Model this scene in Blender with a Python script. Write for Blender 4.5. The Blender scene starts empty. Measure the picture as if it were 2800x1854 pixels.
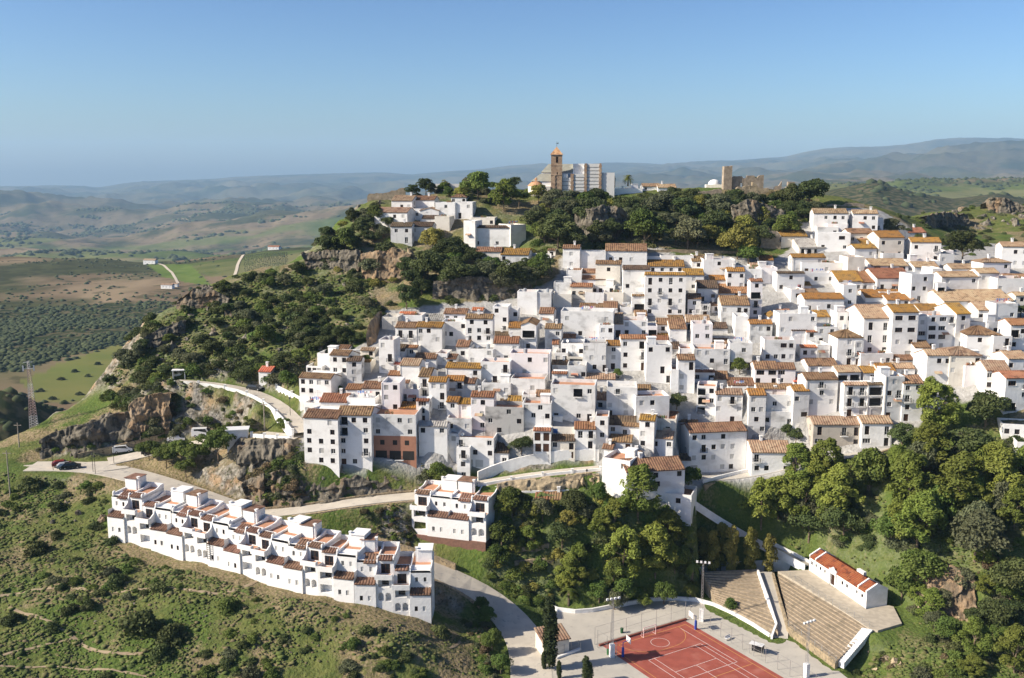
import bpy, math, random
import numpy as np
from mathutils import Vector
C = bpy.context.scene.collection
R = math.radians
FPX = 2690.0; PITCH = R(9.6); CAMZ = 100.0          # focal length in photo pixels (2800 wide), camera at the origin, 100 m above datum
SP, CP = math.sin(PITCH), math.cos(PITCH)
def ray(px, py):
    a = (px - 1400.0) / FPX; b = (927.0 - py) / FPX
    return a, CP + b * SP, -SP + b * CP
def at(px, py, Y):
    """the point seen at photo pixel (px,py) at ground distance Y"""
    dx, dy, dz = ray(px, py); t = Y / dy
    return Vector((dx * t, Y, CAMZ + dz * t))
K = 2800 / 2368.0
def atd(dx, dy, Y): return at(dx * K, dy * K, Y)
TILES = {'A': (700, 750, 800 / 2367), 'B': (1300, 750, 800 / 2367), 'C': (2000, 750, 800 / 2367), 'D': (700, 350, 1000 / 2368),
         'E': (1400, 350, 1000 / 2368), 'F': (1900, 350, 900 / 2368), 'G': (200, 1250, 1100 / 2368), 'H': (1200, 1200, 800 / 2367),
         'I': (1300, 1450, 800 / 2368), 'J': (2000, 1250, 800 / 2077), 'K': (0, 850, 1000 / 2368), 'L': (0, 1300, 800 / 2264),
         'M': (1050, 1250, 400 / 2367), 'N': (280, 1300, 480 / 2367), 'O': (700, 1400, 540 / 2365), 'Q': (1400, 380, 320 / 2367),
         'S': (1900, 420, 400 / 2367), 'd': (0, 0, K)}
def src(t, x, y):
    x0, y0, s = TILES[t]; return x0 + x * s, y0 + y * s

# ------------------------------------------------------------------ materials
def new_mat(name):
    m = bpy.data.materials.new(name); m.use_nodes = True
    nt = m.node_tree; nt.nodes.clear()
    return m, nt.nodes, nt.links
def mat(name, c1, c2=None, scale=1.0, c3=None, scale3=0.2, rough=0.85, bump=0.0, bscale=None, stretch=(1, 1, 1), rnd=0.0, rnd_hue=0.0,
        thr=(0.4, 0.6), thr3=(0.5, 0.62), coord='pos', detail=4.0, metal=0.0, transl=0.0, spec=0.25):
    m, n, l = new_mat(name)
    out = n.new('ShaderNodeOutputMaterial'); b = n.new('ShaderNodeBsdfPrincipled')
    b.inputs['Roughness'].default_value = rough; b.inputs['Metallic'].default_value = metal
    b.inputs['Specular IOR Level'].default_value = spec
    if coord == 'pos': co = n.new('ShaderNodeNewGeometry').outputs['Position']
    else: co = n.new('ShaderNodeTexCoord').outputs['Object']
    mp = n.new('ShaderNodeMapping'); mp.inputs['Scale'].default_value = stretch
    l.new(co, mp.inputs['Vector'])
    def noise(s, d=detail):
        t = n.new('ShaderNodeTexNoise'); t.inputs['Scale'].default_value = s; t.inputs['Detail'].default_value = d
        l.new(mp.outputs[0], t.inputs['Vector']); return t.outputs['Fac']
    def step(f, t):
        r = n.new('ShaderNodeMapRange'); r.inputs['From Min'].default_value = t[0]; r.inputs['From Max'].default_value = t[1]
        l.new(f, r.inputs['Value']); return r.outputs[0]
    def mix(f, a, bb):
        x = n.new('ShaderNodeMix'); x.data_type = 'RGBA'
        l.new(f, x.inputs[0])
        for s, v in ((6, a), (7, bb)):
            if isinstance(v, tuple): x.inputs[s].default_value = (*v, 1)
            else: l.new(v, x.inputs[s])
        return x.outputs[2]
    col = c1
    if c2: col = mix(step(noise(scale), thr), col, c2)
    if c3: col = mix(step(noise(scale3), thr3), col, c3)
    if rnd or rnd_hue:
        oi = n.new('ShaderNodeObjectInfo'); hs = n.new('ShaderNodeHueSaturation')
        r = n.new('ShaderNodeMapRange'); r.inputs['To Min'].default_value = 1 - rnd; r.inputs['To Max'].default_value = 1 + rnd
        l.new(oi.outputs['Random'], r.inputs['Value']); l.new(r.outputs[0], hs.inputs['Value'])
        if rnd_hue:
            mm = n.new('ShaderNodeMath'); mm.operation = 'MULTIPLY'; mm.inputs[1].default_value = 7.31; l.new(oi.outputs['Random'], mm.inputs[0])
            fr = n.new('ShaderNodeMath'); fr.operation = 'FRACT'; l.new(mm.outputs[0], fr.inputs[0])
            r2 = n.new('ShaderNodeMapRange'); r2.inputs['To Min'].default_value = .5 - rnd_hue; r2.inputs['To Max'].default_value = .5 + rnd_hue
            l.new(fr.outputs[0], r2.inputs['Value']); l.new(r2.outputs[0], hs.inputs['Hue'])
        if isinstance(col, tuple): hs.inputs['Color'].default_value = (*col, 1)
        else: l.new(col, hs.inputs['Color'])
        col = hs.outputs[0]
    if isinstance(col, tuple): b.inputs['Base Color'].default_value = (*col, 1)
    else: l.new(col, b.inputs['Base Color'])
    if bump:
        bp = n.new('ShaderNodeBump'); bp.inputs['Strength'].default_value = 1; bp.inputs['Distance'].default_value = bump
        l.new(noise(bscale or scale * 3, 6), bp.inputs['Height']); l.new(bp.outputs[0], b.inputs['Normal'])
    sh = b.outputs[0]
    if transl:
        tr = n.new('ShaderNodeBsdfTranslucent')
        if isinstance(col, tuple): tr.inputs['Color'].default_value = (*col, 1)
        else: l.new(col, tr.inputs['Color'])
        ms = n.new('ShaderNodeMixShader'); ms.inputs[0].default_value = transl
        l.new(b.outputs[0], ms.inputs[1]); l.new(tr.outputs[0], ms.inputs[2]); sh = ms.outputs[0]
    l.new(sh, out.inputs['Surface'])
    return m

# ------------------------------------------------------------------ mesh builder
class MB:
    def __init__(s): s.v = []; s.f = []; s.mi = []
    def quad(s, a, b, c, d, mi=0):
        k = len(s.v); s.v += [a, b, c, d]; s.f.append((k, k + 1, k + 2, k + 3)); s.mi.append(mi)
    def poly(s, pts, mi=0):
        k = len(s.v); s.v += list(pts); s.f.append(tuple(range(k, k + len(pts)))); s.mi.append(mi)
    def box(s, x0, x1, y0, y1, z0, z1, mi=0):
        k = len(s.v)
        s.v += [(x0, y0, z0), (x1, y0, z0), (x1, y1, z0), (x0, y1, z0), (x0, y0, z1), (x1, y0, z1), (x1, y1, z1), (x0, y1, z1)]
        for f in ((0, 3, 2, 1), (4, 5, 6, 7), (0, 1, 5, 4), (1, 2, 6, 5), (2, 3, 7, 6), (3, 0, 4, 7)):
            s.f.append(tuple(k + i for i in f)); s.mi.append(mi)
    def prism(s, base, top, mi=0, caps=True):
        """two rings of the same length"""
        n = len(base); k = len(s.v); s.v += list(base) + list(top)
        for i in range(n):
            j = (i + 1) % n; s.f.append((k + i, k + j, k + n + j, k + n + i)); s.mi.append(mi)
        if caps:
            s.f.append(tuple(k + i for i in range(n - 1, -1, -1))); s.mi.append(mi)
            s.f.append(tuple(k + n + i for i in range(n))); s.mi.append(mi)
    def extr(s, outline, y0, y1, mi=0):
        """outline in (x,z), extruded along y"""
        s.prism([(x, y0, z) for x, z in outline], [(x, y1, z) for x, z in outline], mi)
    def tube(s, p, q, r0, r1=None, n=6, mi=0):
        r1 = r0 if r1 is None else r1
        p = Vector(p); q = Vector(q); d = (q - p)
        if d.length < 1e-6: return
        d.normalize(); a = d.orthogonal().normalized(); b = d.cross(a)
        ring = lambda c, r: [tuple(c + (a * math.cos(2 * math.pi * i / n) + b * math.sin(2 * math.pi * i / n)) * r) for i in range(n)]
        s.prism(ring(p, r0), ring(q, r1), mi)
    def build(s, name, mats, parent=None, smooth=False, **kw):
        me = bpy.data.meshes.new(name); me.from_pydata(s.v, [], s.f)
        if not isinstance(mats, (list, tuple)): mats = [mats]
        for m in mats: me.materials.append(m)
        if len(mats) > 1: me.polygons.foreach_set('material_index', s.mi)
        if smooth: me.polygons.foreach_set('use_smooth', [True] * len(s.f))
        me.update()
        return link(name, me, parent, **kw)
def link(name, me, parent=None, loc=None, rz=None, sc=None):
    o = bpy.data.objects.new(name, me); C.objects.link(o)
    if parent: o.parent = parent
    if loc is not None: o.location = loc
    if rz is not None: o.rotation_euler[2] = rz
    if sc is not None: o.scale = sc
    return o
def np_mesh(name, V, F, mats, smooth=False, mi=None):
    me = bpy.data.meshes.new(name); V = np.asarray(V, np.float32); F = np.asarray(F, np.int32); k = F.shape[1]
    me.vertices.add(len(V)); me.vertices.foreach_set('co', V.ravel())
    me.loops.add(F.size); me.loops.foreach_set('vertex_index', F.ravel())
    me.polygons.add(len(F)); me.polygons.foreach_set('loop_start', np.arange(0, F.size, k, dtype=np.int32))
    if smooth: me.polygons.foreach_set('use_smooth', np.ones(len(F), bool))
    if mi is not None: me.polygons.foreach_set('material_index', np.asarray(mi, np.int32))
    for m in (mats if isinstance(mats, (list, tuple)) else [mats]): me.materials.append(m)
    me.update(calc_edges=True); me.validate()
    return me
def thing(name, label, cat, loc=(0, 0, 0), rz=0.0, group=None):
    o = bpy.data.objects.new(name, None); C.objects.link(o); o.empty_display_size = .5
    o.location = loc; o.rotation_euler[2] = rz
    return tag(o, label, cat, group)
def tag(o, label, cat, group=None, kind=None):
    o['label'] = label; o['category'] = cat
    if group: o['group'] = group
    if kind: o['kind'] = kind
    return o
def struct(o, kind='structure', label=None, cat=None):
    o['kind'] = kind
    if label: o['label'] = label
    if cat: o['category'] = cat
    return o

# ------------------------------------------------------------------ numpy noise
_rs = np.random.RandomState(5); _perm = _rs.permutation(512).astype(np.int64); _val = _rs.rand(512)
def vnoise(x, y, s=0):
    xi = np.floor(x).astype(np.int64); yi = np.floor(y).astype(np.int64); fx = x - xi; fy = y - yi
    fx = fx * fx * (3 - 2 * fx); fy = fy * fy * (3 - 2 * fy)
    def h(a, b): return _val[(_perm[(a + s * 17) & 511] + b) & 511]
    return (h(xi, yi) * (1 - fx) + h(xi + 1, yi) * fx) * (1 - fy) + (h(xi, yi + 1) * (1 - fx) + h(xi + 1, yi + 1) * fx) * fy
def fbm(x, y, o=4, s=0, g=.5):
    a = 1.0; t = 0; n = 0; f = 1.0
    for i in range(o):
        t = t + a * (vnoise(x * f, y * f, s + i) - .5); n += a; a *= g; f *= 2.03
    return t / n * 2
def ridge(x, y, o=4, s=0):
    a = 1.0; t = 0; n = 0; f = 1.0
    for i in range(o):
        t = t + a * (1 - np.abs(2 * vnoise(x * f, y * f, s + i) - 1)); n += a; a *= .5; f *= 2.1
    return t / n
def in_poly(X, Y, P):
    r = np.zeros(np.shape(X), bool); n = len(P)
    for i in range(n):
        x1, y1 = P[i][0], P[i][1]; x2, y2 = P[(i + 1) % n][0], P[(i + 1) % n][1]
        if y1 == y2: continue
        c = ((y1 > Y) != (y2 > Y)) & (X < (x2 - x1) * (Y - y1) / (y2 - y1) + x1); r ^= c
    return r
def smooth(t): t = np.clip(t, 0, 1); return t * t * (3 - 2 * t)
# ------------------------------------------------------------------ terrain control points: (display x, display y, distance) read off the photograph
CTRL = [
 # foreground slope, left
 (0,1568,156),(300,1568,157),(600,1568,158),(850,1568,158),(1050,1568,162.5),(1180,1568,164),(0,1500,163),(0,1400,175),(0,1300,188),(0,1200,205),(0,1110,220),(200,1480,167),(400,1480,166),
 (200,1350,181),(450,1350,181),(700,1400,173),(700,1500,164),(900,1480,165),(250,1250,199),(270,1255,199),(430,1300,191),(600,1345,184),(800,1400,176.5),(980,1440,175.5),(1080,1470,177),(1120,1520,170.5),(1150,1450,181),
 (150,1150,213),(60,1080,229),(160,1085,227),(290,1090,222),(400,1125,215.5),(500,1160,210.5),(590,1198,206.5),(700,1225,203),(850,1268,198.5),(1000,1312,196.5),(1040,1325,196),(1100,1345,194.5),(1180,1400,191.5),(1060,1415,187),(1110,1425,186.5),
 (560,1050,221),(450,1120,219),(620,1150,213),(330,1075,226),(650,1095,215),
 # road to the village and banks
 (700,1180,208),(800,1162,210),(950,1145,213.5),(850,1215,205),(950,1195,207),(1040,1260,201),(950,1250,201),(1130,1250,201),(1060,1310,197.5),
 (1140,1138,212.5),(1260,1130,209.5),(1380,1128,209),(1100,1110,211),(1240,1105,213),(1380,1085,213),(1150,1180,206.5),(1200,1250,202.5),(1240,1330,198),(1280,1390,195.5),(1350,1300,199),(1440,1200,205.5),(1440,1148,205.5),(1560,1170,207),
 # plaza and amphitheatre
 (1640,1305,205),(1560,1280,203),(1740,1300,206),(1840,1300,206),(1880,1310,203),(1860,1370,193),(1920,1360,193.7),(1960,1395,186.5),(2060,1410,184),(1790,1300,206),(2050,1450,180),(2000,1490,176),
 # right slope with the pines
 (1640,1192,211),(1720,1234,214),(1850,1280,211),(1980,1270,206),(2100,1280,193),(2300,1300,185),(2360,1250,188),(2150,1340,188.5),(2180,1400,182),(2250,1450,176),(2368,1440,174),(2368,1568,159),(2200,1568,161),(2080,1568,164),(2100,1480,173),
 (2300,1100,203),(2150,1150,203),(2000,1160,206),(1900,1120,209),(2368,1000,214),(2368,1150,197),
 # lower edge of the village
 (780,1085,212),(920,1065,214.5),(1000,1070,214),(1100,1108,207),(1310,1068,213.5),(1230,1060,215),(1660,1095,208),(1790,1105,207.5),(1970,1040,214.5),(2080,1000,218),(2200,930,227),(2340,945,220),
 (1180,1000,221),(1540,1000,222),(1000,980,224),(1400,980,224),(1750,980,224),(1980,950,226),
 # the village slope
 (1000,880,240),(1000,800,257),(1000,730,276),(1160,700,283),(1300,900,235),(1300,800,257),(1300,720,279),(1350,640,298),(1500,900,235),(1500,800,257),(1500,720,279),(1500,640,297),(1500,585,308),
 (1700,900,236),(1700,800,257),(1700,700,283),(1700,610,304),(1900,880,238),(1900,780,259),(1900,690,282),(1900,620,303),(1900,560,322),(2000,530,330),(2100,860,240),(2100,760,262),(2100,680,282),(2150,600,312),(2250,800,250),(2300,700,272),(2300,620,300),(2360,800,246),(2368,680,278),(2368,600,310),
 (1960,500,340),(2080,520,345),
 # cliff foot and cliff below the church
 (1320,575,311),(1450,560,318),(1600,570,315),(1750,580,318),(1820,560,328),(1240,560,318),(1220,590,311),(1420,520,336),(1560,520,336),(1700,520,338),(1800,500,346),(1880,480,352),
 (1250,640,297),(1150,660,291),(1100,690,285),(1030,640,293),(1000,600,306),(930,650,296),(850,650,299),(860,585,314),(940,575,317),(1000,565,322),(1080,590,313),(1150,585,317),
 # the hilltop
 (1290,468,362),(1420,462,362),(1200,475,356),(1100,470,352),(1000,455,362),(900,468,356),(850,462,354),(1050,440,374),(1600,448,364),(1720,450,366),(1830,450,366),(1500,440,378),(1300,440,385),(1700,436,385),(1000,510,340),(900,520,338),(1130,520,333),(1100,500,342),
 # left flank and its silhouette
 (820,480,352),(790,525,342),(730,570,333),(700,600,326),(600,625,322),(480,665,309),(390,725,298),(310,775,288),(265,830,278),(235,890,266),(225,930,258),
 (700,660,299),(600,700,288),(600,780,268),(480,760,278),(450,840,259),(350,840,265),(350,900,254),(800,700,285),(850,780,262),(700,800,262),(690,880,247),(620,860,252),(560,890,250),(480,880,251),(410,875,253),
 (680,970,231),(640,930,240),(560,960,238),(450,960,241),(700,1000,224.5),(620,1020,226),(530,1010,240),(400,1010,243),(390,960,243),(300,960,248),(300,1040,236),(400,1040,233),(200,1000,243),(120,1000,245),(60,1040,236),(140,950,256),(180,1055,231),(60,1000,247),(0,1040,238),(0,1020,246),
 # right rocks behind the village
 (2080,500,398),(2150,495,425),(2240,482,450),(2320,478,455),(2400,480,455),(2250,540,395),(2330,540,385),(2180,560,350),(2100,560,340),
]
RAW = []
def _p(dx, dy, Y): v = atd(dx, dy, Y); return (v.x, v.y, v.z)
for c in CTRL: RAW.append(_p(*c))
for dx, dy, Y in ((820,480,352),(775,525,342),(730,570,333),(600,625,322),(480,665,309),(390,725,298),(310,775,288),(235,890,266),(120,1000,250)):
    x, y, z = _p(dx, dy, Y); RAW += [(x - 15, y + 20, z - 24), (x - 45, y + 50, z - 62), (x - 85, y + 80, -55.0)]
for x in (-150, -90, -30, 30, 90): RAW += [(x, 420, 66 if x > -40 else 10), (x, 460, 10), (x, 540, -50)]
RAW += [(-100, 420, 20), (-165, 425, -45), (-165, 380, -30), (-210, 420, -60), (-130, 470, -30), (140, 430, 70), (180, 520, 30), (240, 540, 30), (150, 540, -30), (280, 460, 80), (280, 400, 70)]
RAW += [(x, 112, z) for x, z in ((-140, 0), (-70, 0), (0, 2), (70, 2), (140, 2))] + [(-250, 150, 10), (-250, 220, 10), (-250, 300, -50), (-250, 420, -55), (-190, 250, 8), (-180, 200, 20), (-170, 300, -45)]
RAW += [(280, 140, 15), (280, 200, 35), (280, 250, 60), (280, 310, 75)]
P0 = np.array(RAW)
GX0, GX1, GY0, GY1, GS = -250.0, 280.0, 112.0, 540.0, 1.1
gx = np.arange(GX0, GX1, GS); gy = np.arange(GY0, GY1, GS)
def tps_fit(P, lam=0.6):
    n = len(P); X = P[:, :2]; d2 = ((X[:, None] - X[None]) ** 2).sum(-1)
    Kk = np.where(d2 > 0, .5 * d2 * np.log(np.maximum(d2, 1e-9)), 0) + lam * np.eye(n) * 10
    A = np.zeros((n + 3, n + 3)); A[:n, :n] = Kk; A[:n, n] = 1; A[:n, n + 1:] = X; A[n, :n] = 1; A[n + 1:, :n] = X.T
    w = np.linalg.solve(A, np.concatenate([P[:, 2], np.zeros(3)])); return w
W = tps_fit(P0)
def tps_eval(XX, YY):
    out = W[-3] + W[-2] * XX + W[-1] * YY
    for (x, y, _), w in zip(P0, W[:-3]):
        d2 = (XX - x) ** 2 + (YY - y) ** 2 + 1e-9
        out = out + w * .5 * d2 * np.log(d2)
    return out
# evaluate on a coarse grid, then refine
cx_ = np.arange(GX0 - 4, GX1 + 8, 4.0); cy_ = np.arange(GY0 - 4, GY1 + 8, 4.0)
_cz = tps_eval(*np.meshgrid(cx_, cy_))
def _bil(Z, x0, y0, s, X, Y):
    fx = np.clip((X - x0) / s, 0, Z.shape[1] - 1.001); fy = np.clip((Y - y0) / s, 0, Z.shape[0] - 1.001)
    ix = fx.astype(int); iy = fy.astype(int); fx = fx - ix; fy = fy - iy
    return (Z[iy, ix] * (1 - fx) + Z[iy, ix + 1] * fx) * (1 - fy) + (Z[iy + 1, ix] * (1 - fx) + Z[iy + 1, ix + 1] * fx) * fy
XX, YY = np.meshgrid(gx, gy)
Z = _bil(_cz, cx_[0], cy_[0], 4.0, XX, YY)
Zb = Z.copy()
def ground(x, y, z=None):
    return float(_bil(Z if z is None else z, GX0, GY0, GS, np.array([x]), np.array([y]))[0])
def cast(px, py, off=0.0, ymin=120.0, ymax=535.0):
    """first point where the ray of a photo pixel meets the (smooth) ground"""
    dx, dy, dz = ray(px, py)
    Ys = np.arange(ymin, ymax, .5); t = Ys / dy
    g = _bil(Z, GX0, GY0, GS, dx * t, Ys) + off; h = CAMZ + dz * t - g
    k = np.nonzero(h <= 0)[0]
    if not len(k): k = [int(np.argmin(h))]
    i = k[0]
    if i > 0:
        f = h[i - 1] / (h[i - 1] - h[i] + 1e-9); Y = Ys[i - 1] + .5 * min(max(f, 0), 1)
    else: Y = Ys[i]
    return at(px, py, Y)
def castd(dx, dy, off=0.0, **k): return cast(dx * K, dy * K, off, **k)
calm = np.zeros_like(Z)          # where the ground is built on: no roughness there
pave = np.zeros_like(Z)          # concrete / paving weight
def carve(pts, w, fade=3.0, drop=.12, paved=True, post=None):
    """level the ground along a 3-D polyline"""
    global Z, calm, pave
    best = np.full(Z.shape, 1e9); zz = np.zeros(Z.shape)
    for a, b in zip(pts[:-1], pts[1:]):
        ax, ay, az = a; bx, by, bz = b; L2 = (bx - ax) ** 2 + (by - ay) ** 2 + 1e-9
        t = np.clip(((XX - ax) * (bx - ax) + (YY - ay) * (by - ay)) / L2, 0, 1)
        d = np.hypot(XX - ax - t * (bx - ax), YY - ay - t * (by - ay)); k = d < best
        best[k] = d[k]; zz[k] = (az + t * (bz - az))[k]
    f = 1 - smooth((best - w / 2 - .9) / fade)
    Z = Z * (1 - f) + (zz - drop) * f; calm = np.maximum(calm, 1 - smooth((best - w / 2 - .4) / 1.2))
def level(poly, z, fade=3.0, drop=.1, mark=None):
    global Z, calm
    ins = in_poly(XX, YY, poly); d = np.full(Z.shape, 1e9); n = len(poly)
    for i in range(n):
        ax, ay = poly[i][:2]; bx, by = poly[(i + 1) % n][:2]; L2 = (bx - ax) ** 2 + (by - ay) ** 2 + 1e-9
        t = np.clip(((XX - ax) * (bx - ax) + (YY - ay) * (by - ay)) / L2, 0, 1)
        d = np.minimum(d, np.hypot(XX - ax - t * (bx - ax), YY - ay - t * (by - ay)))
    d[ins] = 0
    f = 1 - smooth((d - 1.2) / fade); Z = Z * (1 - f) + (z - drop) * f; calm = np.maximum(calm, f if mark is None else (1 - smooth(d / mark)))
def resample(pts, step=3.0):
    out = [Vector(pts[0])]
    for a, b in zip(pts[:-1], pts[1:]):
        a = Vector(a); b = Vector(b); n = max(1, int((b - a).length / step))
        out += [a.lerp(b, (i + 1) / n) for i in range(n)]
    return out
def relax(pts, it=6):
    p = [Vector(q) for q in pts]
    for _ in range(it):
        p = [p[0]] + [(p[i - 1] + p[i] * 2 + p[i + 1]) / 4 for i in range(1, len(p) - 1)] + [p[-1]]
    return p
def route(dpts, step=3.0, it=8, tile='d', z=None):
    q = [cast(*src(tile, *p[:2])) for p in dpts]
    return relax(resample(q, step), it)
# ------------------------------------------------------------------ roads, plaza, court: level the ground first
PZ = 10.0                                                     # height of the plaza
def flat(t, x, y, z=PZ):
    px, py = src(t, x, y); dx, dy, dz = ray(px, py); s = (z - CAMZ) / dz
    return Vector((dx * s, dy * s, z))
plaza_poly = [flat('d', *p) for p in ((1255,1640),(1262,1480),(1290,1408),(1350,1415),(1420,1407),(1500,1392),(1560,1388),(1600,1390),(1650,1402),(1790,1478),(1855,1470),(1900,1520),(1960,1568),(2010,1640))]
park = [castd(*p) for p in ((55,1082),(150,1066),(260,1058),(300,1075),(240,1092),(150,1094))]
park_z = sum(p.z for p in park) / len(park)
level([tuple(p[:2]) for p in park], park_z, fade=5.0)
def pad(t, x0, x1, yb, front=4.0, back=3.0, fade=4.0):
    c = cast(*src(t, (x0 + x1) / 2, yb)); k = .5 * (x1 - x0) * TILES[t][2] * c.y / FPX
    level([(c.x - k, c.y - front), (c.x + k, c.y - front), (c.x + k, c.y + back), (c.x - k, c.y + back)], c.z, fade=fade, drop=.05, mark=1.2)
pad('M', 455, 1650, 1478, front=1.5, back=9.0, fade=2.0)
for q in (('A',395,672,1540),('A',668,940,1556),('A',944,1298,1500),('A',1618,1924,1560),('H',1318,1540,470),('H',1515,1985,480),('B',1725,2185,1600),('C',655,1290,1398),('C',160,480,1610),('D',1405,1655,780),('A',355,612,1045)): pad(*q, front=.8, back=4.0, fade=1.8)
hutz = castd(1960, 1400).z + .2
def plane(t, x, y, z):
    dx, dy, dz = ray(*src(t, x, y)); s = (z - CAMZ) / dz; return Vector((dx * s, dy * s, z))
road_low = route([(1230,1600),(1228,1500),(1205,1430),(1120,1365),(1040,1325),(900,1283),(760,1243),(640,1212),(560,1185),(470,1150),(390,1122),(310,1098),(230,1078),(160,1072),(70,1078)])
for i_, p_ in enumerate(road_low[:12]):
    if p_.y < 188.5: p_.z = PZ + .02
road_low = relax(road_low, 4)
road_up = route([(560,1190),(640,1192),(720,1176),(830,1158),(950,1146),(1060,1140),(1140,1138),(1260,1130),(1390,1130)])
road_side = route([(250,1068),(300,1048),(370,1022),(430,1015),(520,1012)])
for i_, p_ in enumerate(road_side): p_.z = park_z + (road_side[-1].z - park_z) * (i_ / (len(road_side) - 1)) ** 1.3
prom = route([(405,882),(470,884),(540,892),(600,908),(650,938),(680,968),(700,1000)])
walk_low = route([(600,1004),(690,1012)])
lane_up = route([(1105,1118),(1180,1103),(1260,1093),(1385,1082)])       # the upper ramp with white posts
_sw = [castd(1600, 1160), atd(1640, 1193, 210.5), atd(1720, 1233, 214)]; _e = plane('d', 1868, 1308, hutz)
stair_walk = relax(resample(_sw + [atd(1797, 1270, 212.5), _e], 3.0), 6)
street = route([(1560,1105),(1660,1108),(1730,1104),(1850,1070),(1950,1055),(2060,1040)])
for p, w in ((road_low, 8.5), (road_up, 5.0), (road_side, 7.0), (prom, 5.0), (walk_low, 5.5), (lane_up, 3.6), (stair_walk, 2.6), (street, 3.5)):
    carve(p, w)
level([tuple(p[:2]) for p in plaza_poly], PZ, fade=2.0)
level([tuple(plane('J', x, y, hutz)[:2]) for x, y in ((330,810),(560,760),(960,960),(1180,1050),(1210,1180),(1040,1230),(975,1215),(620,980))], hutz - .5, fade=3.0)
level([tuple(plane('d', x, y, PZ + .4)[:2]) for x, y in ((1652, 1402), (1795, 1474), (1775, 1340), (1630, 1335))], PZ + .2, fade=1.5)
level([tuple(plane('J', x, y, PZ + 1)[:2]) for x, y in ((408, 1200), (750, 1448), (940, 1240), (345, 850), (200, 830), (320, 1200))], PZ + .2, fade=1.5)
ZS = Z.copy()                                                # smooth ground used for placing things
# ------------------------------------------------------------------ near ground: roughness, then the mesh with ground-kind masks
def dpoly(*pts): return [tuple(castd(*p)[:2]) for p in pts]
village_poly = dpoly((690,1080),(700,880),(860,760),(890,700),(1190,690),(1290,640),(1300,575),(1480,560),(1560,590),(1790,600),(1840,560),(1870,490),(2040,490),(2110,540),(2368,560),(2420,700),(2420,920),(2200,930),(2060,1040),(1850,1090),(1640,1110),(1560,1180),(1390,1150),(1380,1060),(1240,1070),(1000,1085))
vil = in_poly(XX, YY, village_poly)
hill_poly = dpoly((380,1000),(240,920),(310,780),(480,670),(700,600),(830,480),(1000,455),(1800,450),(1880,480),(1830,560),(1480,570),(1290,590),(1280,640),(1180,690),(880,720),(850,790),(700,880),(680,960))
hil = in_poly(XX, YY, hill_poly)
gyz, gxz = np.gradient(ZS, GS); slope = np.hypot(gxz, gyz)
steep = smooth((slope - .5) / .5)
rough = np.where(vil, .12, 1.0) * (1 - calm)
rockm = np.clip(steep + hil * .25, 0, 1) * (1 - calm) * (~vil)
Z = ZS + rough * (fbm(XX / 14, YY / 14, 4, 3) * .9 + fbm(XX / 3.2, YY / 3.2, 3, 9) * .42)
Z += rockm * rough * ((ridge(XX / 11, YY / 11, 4, 21) - .5) * 4.2 + (ridge(XX / 4.0, YY / 4.0, 3, 27) - .5) * 1.9)
def gmask(poly_pts, fade=0): return in_poly(XX, YY, dpoly(*poly_pts)).astype(float)
m_pave = np.where(vil & ~hil, 1.0, 0.0)
n1 = fbm(XX / 9, YY / 9, 4, 40); n2 = fbm(XX / 25, YY / 25, 3, 50)
m_dry = smooth((n1 + n2 * .6 + .05) / .5)
m_rock = np.clip(rockm * 1.2 * smooth((fbm(XX / 6, YY / 6, 3, 60) + .35) / .4), 0, 1)
# cut bank beside the lower road and the dug earth below the terrace row
for pp, wdt in ((route([(270,1262),(430,1310),(600,1356),(800,1410),(980,1452)]), 7.0), (route([(290,1075),(400,1105),(500,1140),(560,1165)]), 9.0)):
    d = np.full(Z.shape, 1e9)
    for q in pp: d = np.minimum(d, np.hypot(XX - q.x, YY - q.y))
    m_dry = np.maximum(m_dry, (1 - smooth((d - wdt * .25 + n1 * 3) / wdt)) * 1.0)
m_lush = smooth((fbm(XX / 12, YY / 12, 3, 70) + .05) / .35) * (1 - m_rock)
_rs = ((XX > -8) & (YY < 216)).astype(float); m_rock = m_rock * (1 - .8 * _rs); m_dry = m_dry * (1 - .5 * _rs); m_lush = np.maximum(m_lush, _rs * .8)
nx, ny = len(gx), len(gy)
idx = np.arange(nx * ny).reshape(ny, nx)
F = np.stack([idx[:-1, :-1], idx[:-1, 1:], idx[1:, 1:], idx[1:, :-1]], -1).reshape(-1, 4)
V = np.stack([XX, YY, Z], -1).reshape(-1, 3)
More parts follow.
